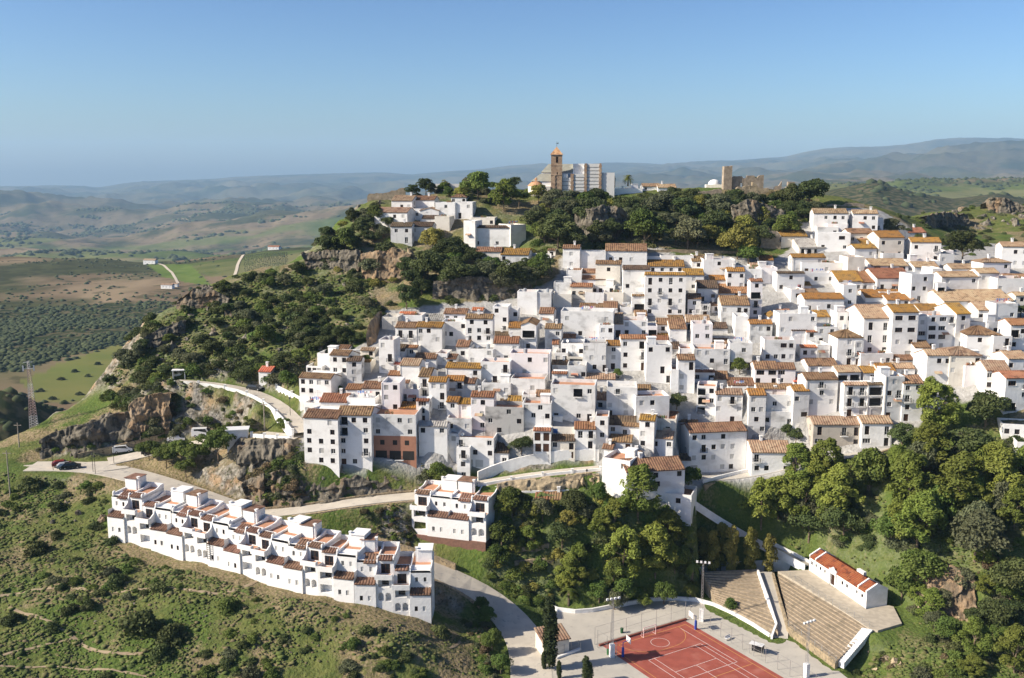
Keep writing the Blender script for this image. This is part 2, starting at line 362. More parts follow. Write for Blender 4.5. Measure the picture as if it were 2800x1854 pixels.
def ground_mat():
    m, n, l = new_mat('hillside_ground')
    out = n.new('ShaderNodeOutputMaterial'); b = n.new('ShaderNodeBsdfPrincipled'); b.inputs['Roughness'].default_value = .95; b.inputs['Specular IOR Level'].default_value = .1
    l.new(b.outputs[0], out.inputs['Surface'])
    a = n.new('ShaderNodeAttribute'); a.attribute_name = 'kind_of_ground'; sep = n.new('ShaderNodeSeparateColor'); l.new(a.outputs['Color'], sep.inputs[0])
    a2 = n.new('ShaderNodeAttribute'); a2.attribute_name = 'lush'
    pos = n.new('ShaderNodeNewGeometry').outputs['Position']
    def noise(s, d=5.0):
        t = n.new('ShaderNodeTexNoise'); t.inputs['Scale'].default_value = s; t.inputs['Detail'].default_value = d; l.new(pos, t.inputs['Vector']); return t.outputs['Fac']
    def rng(v, lo, hi, a=0., c=1.):
        r = n.new('ShaderNodeMapRange'); r.inputs[1].default_value = lo; r.inputs[2].default_value = hi; r.inputs[3].default_value = a; r.inputs[4].default_value = c; l.new(v, r.inputs[0]); return r.outputs[0]
    def mix(f, x, y):
        q = n.new('ShaderNodeMix'); q.data_type = 'RGBA'; l.new(f, q.inputs[0])
        for s, v in ((6, x), (7, y)):
            if isinstance(v, tuple): q.inputs[s].default_value = (*v, 1)
            else: l.new(v, q.inputs[s])
        return q.outputs[2]
    def mul(x, y):
        q = n.new('ShaderNodeMath'); q.operation = 'MULTIPLY'; l.new(x, q.inputs[0]); l.new(y, q.inputs[1]); return q.outputs[0]
    def add(x, y):
        q = n.new('ShaderNodeMath'); q.operation = 'ADD'; q.use_clamp = True; l.new(x, q.inputs[0]); l.new(y, q.inputs[1]); return q.outputs[0]
    fine = noise(1.9, 8); mid = noise(.55)
    grass = mix(rng(mid, .35, .65), (.080, .105, .028), (.135, .145, .044))
    lush = mix(rng(fine, .35, .65), (.062, .100, .022), (.105, .140, .032))
    grass = mix(a2.outputs['Fac'], grass, lush)
    dry = mix(rng(fine, .35, .7), (.19, .145, .078), (.28, .22, .13))
    dry = mix(rng(mid, .55, .75), dry, (.12, .10, .045))
    gr = mix(rng(add(mul(sep.outputs[1], rng(fine, .2, .6)), rng(noise(.9, 6), .60, .72, 0, .5)), .15, .75), grass, dry)
    gr = mix(rng(noise(3.3, 6), .60, .70, 0, .55), gr, (.035, .045, .012))
    rk = mix(rng(noise(.8, 9), .38, .62), (.10, .088, .066), (.33, .30, .25))
    rk = mix(rng(noise(.22, 6), .52, .66, 0, .75), rk, (.36, .235, .13))
    rk = mix(rng(noise(1.7, 6), .55, .66, 0, .9), rk, (.05, .06, .022))
    c = mix(sep.outputs[0], gr, rk)
    pv = mix(rng(noise(.5, 8), .35, .7), (.30, .29, .27), (.42, .41, .39))
    c = mix(sep.outputs[2], c, pv)
    l.new(c, b.inputs['Base Color'])
    bp = n.new('ShaderNodeBump'); bp.inputs['Distance'].default_value = .45; l.new(noise(1.4, 9), bp.inputs['Height']); l.new(bp.outputs[0], b.inputs['Normal'])
    return m
me = np_mesh('terrain', V, F, ground_mat(), smooth=True)
ca = me.color_attributes.new('kind_of_ground', 'FLOAT_COLOR', 'POINT')
ca.data.foreach_set('color', np.stack([m_rock, m_dry, m_pave, np.ones_like(m_dry)], -1).astype(np.float32).ravel())
fa = me.attributes.new('lush', 'FLOAT', 'POINT'); fa.data.foreach_set('value', m_lush.astype(np.float32).ravel())
struct(link('terrain', me), label='rocky green hillside with grassy slopes, cliffs and bare earth', cat='ground')
def gz(x, y): return ground(x, y)
# ------------------------------------------------------------------ far country: valley, fields, blue ridges, at real distances
FAR = [ # (distance, [(display x, display y) ...]) or heights relative to the camera as ('z', [(display x, z)...])
 (400, 'z', [(-900, -150), (0, -150), (300, -165), (1500, -185), (2368, -110), (3300, -100)]),
 (640, 'z', [(-900, -157), (0, -156), (300, -158), (1500, -190), (1900, -140), (2368, -120), (3300, -120)]),
 (850, 'z', [(-900, -158), (200, -157), (600, -160), (1500, -190), (1900, -130), (2368, -110), (3300, -110)]),
 (1250, 'z', [(-900, -160), (0, -160), (500, -156), (700, -150), (1500, -170), (1900, -95), (2368, -70), (3300, -70)]),
 (1700, 'd', [(-900, 600), (0, 599), (100, 600), (250, 601), (330, 604), (430, 600), (520, 589), (570, 585), (620, 578), (700, 573), (900, 570), (1500, 560), (1800, 480), (1900, 440), (2000, 419), (2090, 445), (2180, 462), (2280, 450), (2368, 470), (3300, 470)]),
 (2150, 'z', [(-900, -260), (700, -250), (1500, -200), (1950, -95), (2368, -75), (3300, -75)]),
 (2900, 'd', [(-900, 600), (0, 597), (600, 590), (800, 575), (1500, 520), (1900, 440), (2060, 425), (2200, 415), (2368, 408), (3300, 405)]),
 (3800, 'd', [(-900, 590), (0, 585), (300, 582), (700, 572), (900, 560), (1500, 500), (1900, 436), (2368, 420), (3300, 415)]),
 (4600, 'd', [(-900, 560), (0, 560), (150, 548), (300, 560), (380, 552), (470, 525), (560, 512), (680, 490), (760, 478), (830, 463), (1000, 455), (1500, 470), (1900, 436), (2368, 425), (3300, 415)]),
 (5600, 'd', [(-900, 540), (0, 535), (120, 540), (330, 520), (500, 515), (700, 500), (1000, 480), (1500, 460), (1900, 430), (2368, 420), (3300, 415)]),
 (7000, 'd', [(-900, 465), (0, 466), (40, 466), (85, 462), (125, 473), (200, 480), (300, 484), (330, 490), (450, 488), (560, 480), (700, 482), (800, 476), (1000, 470), (1500, 440), (1750, 420), (1950, 405), (2368, 400), (3300, 395)]),
 (9500, 'd', [(-900, 480), (0, 478), (300, 480), (700, 470), (1000, 455), (1400, 415), (1700, 410), (1900, 392), (2050, 372), (2200, 352), (2300, 343), (2368, 337), (3300, 330)]),
 (11500, 'd', [(-900, 465), (0, 455), (300, 452), (450, 442), (700, 440), (1000, 430), (1500, 405), (2368, 350), (3300, 340)]),
 (15000, 'd', [(-900, 433), (0, 431), (120, 430), (220, 430), (250, 433.5), (290, 428), (350, 420), (460, 416), (520, 413), (560, 409), (610, 407), (680, 405), (760, 402), (820, 400), (900, 399), (960, 404), (1010, 399), (1050, 396), (1120, 391), (1170, 384), (1250, 378), (1300, 383), (1400, 376), (1470, 377), (1520, 380), (1600, 374), (1680, 372), (1750, 366), (1800, 362), (1850, 350), (1890, 344), (1940, 341), (2020, 341), (2080, 333), (2130, 324), (2190, 320), (2250, 320), (2320, 321), (2368, 325), (3300, 330)]),
 (19000, 'z', [(-900, -400), (3300, -400)]),
]
us = np.linspace(-.86, .86, 900)
kd = us * CP * FPX / K + 1184.0       # display x of a far point (nearly independent of height)
prof = []
for Rr, kind, pts in FAR:
    xs = [p[0] for p in pts]; ys = [p[1] for p in pts]
    v = np.interp(kd, xs, ys)
    if kind == 'd':
        w = np.exp(-np.linspace(-2, 2, 9) ** 2); v = np.convolve(np.pad(v, 4, mode='edge'), w / w.sum(), 'valid') if Rr < 9000 else v
        b = (927 - v * K) / FPX; z = Rr * (-SP + b * CP) / (CP + b * SP)
    else: z = v
    prof.append(z)
prof = np.array(prof); Rs = np.array([f[0] for f in FAR], float)
Yf = np.concatenate([np.arange(400, 2200, 14), np.arange(2200, 6000, 40), np.arange(6000, 19001, 130)]).astype(float)
Zf = np.zeros((len(Yf), len(us)))
for i, y in enumerate(Yf):
    k = min(max(np.searchsorted(Rs, y) - 1, 0), len(Rs) - 2); t = (y - Rs[k]) / (Rs[k + 1] - Rs[k]); t = float(smooth(np.array(t)))
    Zf[i] = prof[k] * (1 - t) + prof[k + 1] * t
UF, YF = np.meshgrid(us, Yf); XF = UF * YF
dist_to_ridge = np.min(np.abs(YF[..., None] - np.array([1700., 15000.])[None, None]) / YF[..., None], -1)
amp = np.clip(dist_to_ridge * 5, .05, 1)
sc = np.clip(YF / 2500, .25, 3.2)
Zf += amp * (fbm(XF / 420, YF / 420, 4, 80) * 34 * sc * np.clip((YF - 1500) / 1200, .12, 1) + ridge(XF / 1300, YF / 1300, 4, 90) * 60 * np.clip((YF - 4200) / 4000, 0, 1.6) - 30 * np.clip((YF - 4200) / 4000, 0, 1.6))
Zf += fbm(XF / 160, YF / 160, 4, 95) * 4.5 * np.clip((YF - 450) / 500, .1, 1.4)
# dark rocky knoll at the far left, close behind the mast
kx, ky = atd(-20, 900, 470).x, 470.0
Zf += 46 * np.exp(-(((XF - kx) / 52) ** 2 + ((YF - ky) / 60) ** 2))
Zf += CAMZ
def farz(x, y):
    u = (x / y + .86) / (1.72) * (len(us) - 1); i = np.clip(np.searchsorted(Yf, y) - 1, 0, len(Yf) - 2)
    t = (y - Yf[i]) / (Yf[i + 1] - Yf[i]); j = int(np.clip(u, 0, len(us) - 2)); s = min(max(u - j, 0), 1)
    return float((Zf[i, j] * (1 - s) + Zf[i, j + 1] * s) * (1 - t) + (Zf[i + 1, j] * (1 - s) + Zf[i + 1, j + 1] * s) * t)
def fcast(dx, dy, ymin=520.0, ymax=6000.0):
    rx, ry, rz = ray(dx * K, dy * K); y = ymin
    while y < ymax:
        if CAMZ + rz / ry * y <= farz(rx / ry * y, y): break
        y += max(4.0, y * .004)
    return Vector((rx / ry * y, y, farz(rx / ry * y, y)))
idx = np.arange(Zf.size).reshape(Zf.shape)
F = np.stack([idx[:-1, :-1], idx[:-1, 1:], idx[1:, 1:], idx[1:, :-1]], -1).reshape(-1, 4)
def fpoly(pts): return [tuple(fcast(*p)[:2]) for p in pts]
green = np.zeros(Zf.shape); lime = np.zeros(Zf.shape); scrub = np.zeros(Zf.shape)
wx = XF + fbm(XF / 60, YF / 60, 3, 31) * 18; wy = YF + fbm(XF / 60, YF / 60, 3, 37) * 18
for pts in ([(340,612),(440,612),(480,650),(490,665),(440,655),(375,640)], [(455,690),(505,676),(520,685),(470,722)], [(565,590),(705,578),(705,640),(600,650),(545,640)], [(560,596),(565,640),(480,640),(430,612)]):
    green = np.maximum(green, in_poly(XF, YF, fpoly(pts)) * (1.0 if pts[0][0] < 500 else .45))
lime = np.maximum(lime, in_poly(wx, wy, fpoly([(30,880),(120,850),(200,822),(280,800),(340,800),(330,900),(200,935),(110,925)])) * 1.0)
scrub = np.maximum(scrub, in_poly(wx, wy, fpoly([(-300,715),(120,712),(250,700),(330,700),(400,700),(470,745),(420,800),(330,800),(200,815),(90,850),(-300,890)])) * 1.0)
valley = ((YF > 2200) & (YF < 4300) & (UF < -.02)) * smooth((fbm(XF / 300, YF / 120, 3, 33) + .1) / .3)
rightgreen = ((YF > 2000) & (YF < 4600) & (UF > .28)) * smooth((fbm(XF / 400, YF / 200, 3, 35) + .35) / .3)
green = np.maximum(green, valley * .65); green = np.maximum(green, rightgreen * .55)
darkhill = ((YF > 1300) & (YF < 2050) & (UF > .2)) * 1.0
scrub = np.maximum(scrub, darkhill); scrub = np.maximum(scrub, np.exp(-(((XF - kx) / 75) ** 2 + ((YF - ky) / 80) ** 2)) * 1.2)
scrub = np.clip(scrub, 0, 1)
def far_mat():
    m, n, l = new_mat('far_country')
    out = n.new('ShaderNodeOutputMaterial'); b = n.new('ShaderNodeBsdfPrincipled'); b.inputs['Roughness'].default_value = 1; b.inputs['Specular IOR Level'].default_value = 0
    l.new(b.outputs[0], out.inputs['Surface'])
    a = n.new('ShaderNodeAttribute'); a.attribute_name = 'fields'; sep = n.new('ShaderNodeSeparateColor'); l.new(a.outputs['Color'], sep.inputs[0])
    pos = n.new('ShaderNodeNewGeometry').outputs['Position']
    def noise(s, d=6.0, st=(1, 1, 1)):
        mp = n.new('ShaderNodeMapping'); mp.inputs['Scale'].default_value = st; l.new(pos, mp.inputs[0])
        t = n.new('ShaderNodeTexNoise'); t.inputs['Scale'].default_value = s; t.inputs['Detail'].default_value = d; l.new(mp.outputs[0], t.inputs['Vector']); return t.outputs['Fac']
    def rng(v, lo, hi, a=0., c=1.):
        r = n.new('ShaderNodeMapRange'); r.inputs[1].default_value = lo; r.inputs[2].default_value = hi; r.inputs[3].default_value = a; r.inputs[4].default_value = c; l.new(v, r.inputs[0]); return r.outputs[0]
    def mix(f, x, y):
        q = n.new('ShaderNodeMix'); q.data_type = 'RGBA'; l.new(f, q.inputs[0])
        for s, v in ((6, x), (7, y)):
            if isinstance(v, tuple): q.inputs[s].default_value = (*v, 1)
            else: l.new(v, q.inputs[s])
        return q.outputs[2]
    base = mix(rng(noise(.012, 6, (1, .5, 1)), .38, .62), (.165, .120, .074), (.235, .178, .112))
    base = mix(rng(noise(.0045, 5), .54, .66, 0, .6), base, (.095, .10, .042))
    woods = mix(rng(noise(.05, 6), .4, .6), (.020, .032, .012), (.045, .058, .022))
    base = mix(rng(noise(.0023, 7), .50, .56, 0, .85), base, woods)
    scr = mix(rng(noise(.10, 5), .46, .62), (.035, .045, .020), (.115, .098, .056))
    base = mix(rng(noise(.028, 5), .58, .64, 0, .55), base, (.035, .042, .018))
    base = mix(sep.outputs[2], base, scr)
    gre = mix(rng(noise(.03, 4), .35, .65), (.085, .130, .025), (.125, .165, .040))
    base = mix(sep.outputs[0], base, gre)
    lim = mix(rng(noise(.02, 5), .38, .62), (.165, .165, .055), (.13, .15, .045))
    base = mix(sep.outputs[1], base, lim)
    sy = n.new('ShaderNodeSeparateXYZ'); l.new(pos, sy.inputs[0])
    base = mix(rng(sy.outputs['Y'], 2600, 9000, 0, .85), base, mix(rng(noise(.0011, 8), .40, .62), (.022, .032, .018), (.085, .080, .045)))   # far ranges are wooded
    l.new(base, b.inputs['Base Color'])
    return m
me = np_mesh('hills', np.stack([XF, YF, Zf], -1).reshape(-1, 3), F, far_mat(), smooth=True)
ca = me.color_attributes.new('fields', 'FLOAT_COLOR', 'POINT')
ca.data.foreach_set('color', np.stack([green, lime, scrub, np.ones_like(lime)], -1).astype(np.float32).ravel())
struct(link('hills', me), label='wide valley of fields and scrub with blue mountain ridges beyond', cat='hills')
# ------------------------------------------------------------------ materials of the village
def wall_mat(name, c, dirt, amount, rnd=.04):
    m, n, l = new_mat(name)
    out = n.new('ShaderNodeOutputMaterial'); b = n.new('ShaderNodeBsdfPrincipled'); b.inputs['Roughness'].default_value = .9; b.inputs['Specular IOR Level'].default_value = .15
    l.new(b.outputs[0], out.inputs['Surface'])
    pos = n.new('ShaderNodeNewGeometry').outputs['Position']
    def noise(s, st, d=6):
        mp = n.new('ShaderNodeMapping'); mp.inputs['Scale'].default_value = st; l.new(pos, mp.inputs[0])
        t = n.new('ShaderNodeTexNoise'); t.inputs['Scale'].default_value = s; t.inputs['Detail'].default_value = d; l.new(mp.outputs[0], t.inputs['Vector']); return t.outputs['Fac']
    def rng(v, lo, hi, a=0., e=1.):
        r = n.new('ShaderNodeMapRange'); r.inputs[1].default_value = lo; r.inputs[2].default_value = hi; r.inputs[3].default_value = a; r.inputs[4].default_value = e; l.new(v, r.inputs[0]); return r.outputs[0]
    def mix(f, x, y):
        q = n.new('ShaderNodeMix'); q.data_type = 'RGBA'; l.new(f, q.inputs[0])
        for s, v in ((6, x), (7, y)):
            if isinstance(v, tuple): q.inputs[s].default_value = (*v, 1)
            else: l.new(v, q.inputs[s])
        return q.outputs[2]
    f = mix(rng(noise(.3, (1, 1, 1.5), 9), .50, .70, 0, amount), c, dirt)                 # broad weathering
    f = mix(rng(noise(.9, (1, 1, .16)), .60, .80, 0, amount * .8), f, tuple(v * .8 for v in dirt))   # rain streaks
    f = mix(rng(noise(.55, (1, 1, 1)), .3, .7, 0, .25), f, tuple(v * .93 for v in c))
    oi = n.new('ShaderNodeObjectInfo'); hs = n.new('ShaderNodeHueSaturation'); l.new(rng(oi.outputs['Random'], 0, 1, 1 - rnd * 1.6, 1 + rnd * .6), hs.inputs['Value']); l.new(f, hs.inputs['Color'])
    l.new(hs.outputs[0], b.inputs['Base Color'])
    bp = n.new('ShaderNodeBump'); bp.inputs['Distance'].default_value = .05; l.new(noise(1.6, (1, 1, 1), 5), bp.inputs['Height']); l.new(bp.outputs[0], b.inputs['Normal'])
    return m
WALL = {'w': wall_mat('whitewash', (.80, .785, .755), (.52, .49, .44), .6), 'p': wall_mat('pink_tinted_whitewash', (.79, .75, .735), (.60, .56, .53), .35),
        's': wall_mat('stained_whitewash', (.70, .69, .665), (.27, .26, .24), .8), 'b': wall_mat('bare_render', (.47, .42, .35), (.28, .25, .21), .7),
        'c': wall_mat('cream_wall', (.74, .69, .60), (.45, .40, .33), .6), 'k': wall_mat('blackened_wall', (.42, .41, .39), (.07, .07, .066), 1.0),
        'i': wall_mat('red_brick', (.40, .20, .13), (.26, .13, .09), .6)}
WNAME = {'w': 'white', 'p': 'pink-tinted white', 's': 'grey-stained white', 'b': 'beige', 'c': 'cream', 'k': 'black-stained', 'i': 'brick'}
def roof_mat(name, c1, c2, c3): return mat(name, c1, c2, .55, c3, .9, rough=.9, bump=.03, bscale=6, rnd=.18, rnd_hue=.012, thr=(.38, .62), thr3=(.52, .66), spec=.15)
ROOF = {'o': roof_mat('ochre_lichen_tiles', (0.247, 0.140, 0.049), (0.289, 0.149, 0.035), (0.127, 0.077, 0.039)), 'b': roof_mat('brown_tiles', (0.196, 0.114, 0.066), (0.247, 0.157, 0.088), (0.098, 0.061, 0.040)),
        'r': roof_mat('rust_red_tiles', (0.247, 0.111, 0.061), (0.289, 0.149, 0.083), (0.140, 0.068, 0.039)), 't': roof_mat('pale_tan_tiles', (0.289, 0.186, 0.118), (0.348, 0.255, 0.167), (0.178, 0.114, 0.074)),
        'd': roof_mat('dark_shadow_tiles', (0.098, 0.066, 0.045), (0.136, 0.098, 0.063), (0.059, 0.044, 0.033)), 'g': roof_mat('grey_sheet', (0.289, 0.271, 0.246), (0.356, 0.340, 0.307), (0.204, 0.186, 0.167)),  # dark tiles: brown, with shadow on the roof often put into the colour
        'x': roof_mat('red_coated_roof', (0.493, 0.144, 0.079), (0.441, 0.170, 0.105), (0.340, 0.127, 0.079))}
RNAME = {'o': 'ochre', 'b': 'brown', 'r': 'rust-red', 't': 'pale tan', 'd': 'dark', 'g': 'grey', 'x': 'bright red'}
TERR = {'w': mat('pale_terrace', (.60, .585, .56), (.45, .44, .42), .6), 'r': mat('terracotta_terrace', (.50, .25, .15), (.42, .22, .13), .8, rnd=.1), 'g': mat('grey_terrace', (.36, .35, .33), (.25, .24, .23), .5)}
M_GLASS = mat('window_glass', (.018, .02, .024), rough=.12, spec=.5)
M_DARK = mat('recess_shade', (.03, .027, .024), rough=.9)  # near-black colour stands in for the shade inside recesses
M_WOOD = mat('dark_brown_wood', (.075, .035, .02), (.05, .026, .016), 3.0, rough=.6, rnd=.3)
M_FRAME = mat('window_frame_paint', (.55, .54, .52), rough=.6, rnd=.35)
M_SHUT = mat('roller_shutter', (.50, .49, .46), (.42, .41, .39), 4.0, rough=.7, rnd=.22, stretch=(.1, .1, 6))
M_IRON = mat('black_iron', (.02, .02, .022), rough=.5)
M_BLUE = mat('blue_door', (.06, .14, .36), rough=.6)
M_WHITE = mat('white_paint', (.80, .79, .77), (.70, .69, .66), .8, rough=.8)
M_DISH = mat('dish_white', (.66, .66, .65), rough=.5)
M_TERRA = mat('terracotta_trim', (.48, .22, .13), rough=.9)
# unit openings: x -.5..+.5, z 0..1, y = 0 at the wall face, + into the house
def _unit(kind):
    f = MB(); g = MB()
    y0, y1 = .10, .17
    t = .07
    f.box(-.5, .5, y0, y1, 0, t); f.box(-.5, .5, y0, y1, 1 - t, 1); f.box(-.5, -.5 + t, y0, y1, t, 1 - t); f.box(.5 - t, .5, y0, y1, t, 1 - t)
    if kind in ('w', 't', 'b'): f.box(-.03, .03, y0 + .004, y1, t, 1 - t)
    if kind == 'W':
        for x in (-.17, .17): f.box(x - .02, x + .02, y0 + .004, y1, t, 1 - t)
    if kind in ('t', 'b'): f.box(-.5 + t, .5 - t, y0 + .008, y1, .30, .34)
    g.box(-.5 + t, .5 - t, y1 - .03, y1 + .02, t, 1 - t)
    return f, g
UM = {}
for k in 'wtbW':
    f, g = _unit(k)
    for fm, tagn in ((M_FRAME, 'l'), (M_WOOD, 'd')):
        fo = f.build('window', fm); UM[k + tagn] = fo.data; bpy.data.objects.remove(fo)
    go = g.build('pane', M_GLASS); UM[k + 'p'] = go.data; bpy.data.objects.remove(go)
def _um(key, mb, m, nm):
    o = mb.build(nm, m); UM[key] = o.data; bpy.data.objects.remove(o)
b_ = MB(); b_.box(-.5, .5, .10, .16, 0, 1); _um('s', b_, M_SHUT, 'shutter')
b_ = MB(); b_.box(-.5, .5, .10, .16, 0, 1); b_.box(-.42, -.04, .085, .1, .08, .5); b_.box(.04, .42, .085, .1, .08, .5); b_.box(-.42, -.04, .085, .1, .56, .94); b_.box(.04, .42, .085, .1, .56, .94)
_um('d', b_, M_WOOD, 'door'); _um('D', b_, M_BLUE, 'door')
b_ = MB(); b_.box(-.5, .5, .10, .16, 0, 1); [b_.box(-.5, .5, .085, .1, z, z + .03) for z in (.2, .4, .6, .8)]; _um('g', b_, M_SHUT, 'garage_door')
b_ = MB(); b_.box(-.5, .5, .9, .95, 0, 1); _um('v', b_, M_DARK, 'shade_panel')
b_ = MB()                                      # balcony railing 1.6 x .5 x .95
for i in range(11): x = -.8 + .16 * i; b_.box(x - .013, x + .013, -.5, -.475, 0, .95)
for s in (-.8, .8):
    for i in range(3): b_.box(s - .013, s + .013, -.34 + .16 * i, -.315 + .16 * i, 0, .95)
    b_.box(s - .015, s + .015, -.5, 0, .95, .98)
b_.box(-.8, .8, -.51, -.465, .95, .985); _um('rail', b_, M_IRON, 'railing')
b_ = MB(); b_.box(-.85, .85, -.55, 0, -.13, 0); _um('slab', b_, M_WHITE, 'balcony')
b_ = MB(); b_.box(-.6, .6, -.06, .10, -.07, 0); _um('sill', b_, M_WHITE, 'sill')
b_ = MB()                                      # satellite dish
for i in range(12):
    a0, a1 = 2 * math.pi * i / 12, 2 * math.pi * (i + 1) / 12
    b_.poly([(0, .12, .9), (.42 * math.cos(a0), 0, .9 + .42 * math.sin(a0)), (.42 * math.cos(a1), 0, .9 + .42 * math.sin(a1))])
b_.tube((0, .12, .9), (0, .15, 0), .03); b_.tube((0, .1, .75), (0, -.35, .85), .015); _um('dish', b_, M_DISH, 'satellite_dish')
b_ = MB(); b_.box(-.3, .3, -.3, .3, -.6, .9); b_.box(-.38, .38, -.38, .38, .9, .98)
for x in (-.25, .25):
    for y in (-.25, .25): b_.box(x - .06, x + .06, y - .06, y + .06, .98, 1.16)
b_.box(-.4, .4, -.4, .4, 1.16, 1.24); _um('chim', b_, M_WHITE, 'chimney')
b_ = MB(); b_.tube((0, 0, -.3), (0, 0, 2.4), .022, n=5)
for z, w_ in ((2.3, .5), (2.05, .62), (1.8, .74)): b_.tube((-w_, 0, z), (w_, 0, z), .013, n=4)
_um('aerial', b_, M_IRON, 'aerial')
b_ = MB(); b_.box(-1.1, 1.1, -1.0, 1.0, -.2, 2.1); b_.box(-1.25, 1.25, -1.15, 1.15, 2.1, 2.22); b_.box(-.4, .4, -1.03, -1.003, 0, 1.8); _um('stair', b_, M_WHITE, 'stair_head')
b_ = MB(); b_.tube((0, 0, -.3), (0, 0, .9), .5, n=12); b_.tube((0, 0, .9), (0, 0, 1.1), .5, .1, n=12); _um('tank', b_, mat('grey_tank', (.30, .32, .34), rough=.6), 'water_tank')
b_ = MB()
for i in range(5): x = -.8 + .4 * i; b_.tube((x, 0, .3), (x, 0, .6), .13, .18, n=6); b_.tube((x, 0, .6), (x + .05, .02, 1.0 + .1 * (i % 2)), .24, .05, n=6)
_um('pots', b_, mat('pot_plants', (.06, .11, .03), (.30, .12, .07), 1.5, rough=.9), 'plant_pots')
b_ = MB(); b_.tube((-2, 0, 0), (-2, 0, 1.7), .025, n=4); b_.tube((2, 0, 0), (2, 0, 1.7), .025, n=4); b_.tube((-2, 0, 1.65), (2, 0, 1.65), .012, n=3)
for i in range(6): x = -1.7 + .6 * i; b_.box(x, x + .42, -.01, .012, .75 + .2 * (i % 3), 1.64)
_um('line', b_, mat('washing', (.55, .16, .16), (.16, .26, .55), .9, (.75, .75, .74), .7, rough=.9, thr=(.49, .51), thr3=(.49, .51)), 'laundry')
b_ = MB(); b_.tube((0, -.06, -1), (0, -.06, 1), .045, n=5); _um('pipe', b_, mat('drainpipe_grey', (.38, .37, .35), rough=.6, rnd=.5), 'drainpipe')
b_ = MB(); b_.prism([(-.9, -.9, 0), (.9, -.9, 0), (.9, 0, .45), (-.9, 0, .45)], [(-.9, -.9, .04), (.9, -.9, .04), (.9, 0, .5), (-.9, 0, .5)]); _um('awn', b_, mat('awning_cloth', (.36, .15, .10), (.40, .33, .22), .3, rough=.9, rnd=.4), 'awning')
def sheet(mb, a, b, c, d, pitch=.58, amp=.13, mi=0, thick=.12):
    """roof-tile sheet: a-b along the eave, d-c along the ridge, rows of round tiles running down the slope"""
    a, b, c, d = map(Vector, (a, b, c, d)); n = max(1, round(((b - a).length + (c - d).length) / 2 / pitch)); nrm = (b - a).cross(d - a)
    if nrm.length < 1e-6: nrm = (c - b).cross(d - b)
    nrm.normalize(); us, hs = [], []
    for i in range(n):
        for u, h in ((0, 0), (.22, .8), (.5, 1.0), (.78, .8)): us.append((i + u) / n); hs.append(h * amp)
    us.append(1); hs.append(0)
    k = len(mb.v)
    for u, h in zip(us, hs):
        mb.v.append(tuple(a.lerp(b, u) + nrm * h)); mb.v.append(tuple(d.lerp(c, u) + nrm * h))
    for i in range(len(us) - 1):
        mb.f.append((k + 2 * i, k + 2 * i + 2, k + 2 * i + 3, k + 2 * i + 1)); mb.mi.append(mi)
    o = nrm * -thick; q = nrm * -.012                                          # board under the tiles, closed all round
    mb.prism([tuple(v + o) for v in (a, b, c, d)], [tuple(v + q) for v in (a, b, c, d)], mi)
def facade(mb, w, z0, z1, holes, deep=.17, y=0.0, mi=0):
    """wall in the plane y with rectangular openings (xc, zc, ow, oh) and their reveals"""
    rec = []
    for xc, zb, ow, oh in holes: rec.append((max(xc - ow / 2, -w / 2 + .05), min(xc + ow / 2, w / 2 - .05), max(zb, z0 + .02), min(zb + oh, z1 - .05)))
    xs = sorted({-w / 2, w / 2, *[r[0] for r in rec], *[r[1] for r in rec]}); zs = sorted({z0, z1, *[r[2] for r in rec], *[r[3] for r in rec]})
    for i in range(len(zs) - 1):
        zc = (zs[i] + zs[i + 1]) / 2; run = None
        for j in range(len(xs)):
            solid = False
            if j < len(xs) - 1:
                xc = (xs[j] + xs[j + 1]) / 2; solid = not any(r[0] < xc < r[1] and r[2] < zc < r[3] for r in rec)
            if solid and run is None: run = xs[j]
            if not solid and run is not None:
                mb.quad((run, y, zs[i]), (xs[j], y, zs[i]), (xs[j], y, zs[i + 1]), (run, y, zs[i + 1]), mi); run = None
    for x0, x1, a, b in rec:
        mb.quad((x0, y, a), (x0, y, b), (x0, y + deep, b), (x0, y + deep, a), mi); mb.quad((x1, y, a), (x1, y + deep, a), (x1, y + deep, b), (x1, y, b), mi)
        mb.quad((x0, y, b), (x1, y, b), (x1, y + deep, b), (x0, y + deep, b), mi); mb.quad((x0, y, a), (x0, y + deep, a), (x1, y + deep, a), (x1, y, a), mi)
    return rec
DIM = {'w': (1.05, 1.15), 's': (1.0, 1.15), 't': (1.05, 2.0), 'b': (1.1, 2.0), 'W': (1.9, 1.15), 'd': (1.1, 2.05), 'D': (1.1, 2.05), 'g': (2.4, 2.2), 'B': (3.2, 1.9), 'T': (1.35, 2.1)}
rng = random.Random(11)
def put(key, name, parent, loc, scale=(1, 1, 1), rz=0.0):
    return link(name, UM[key], parent, loc, rz, scale)
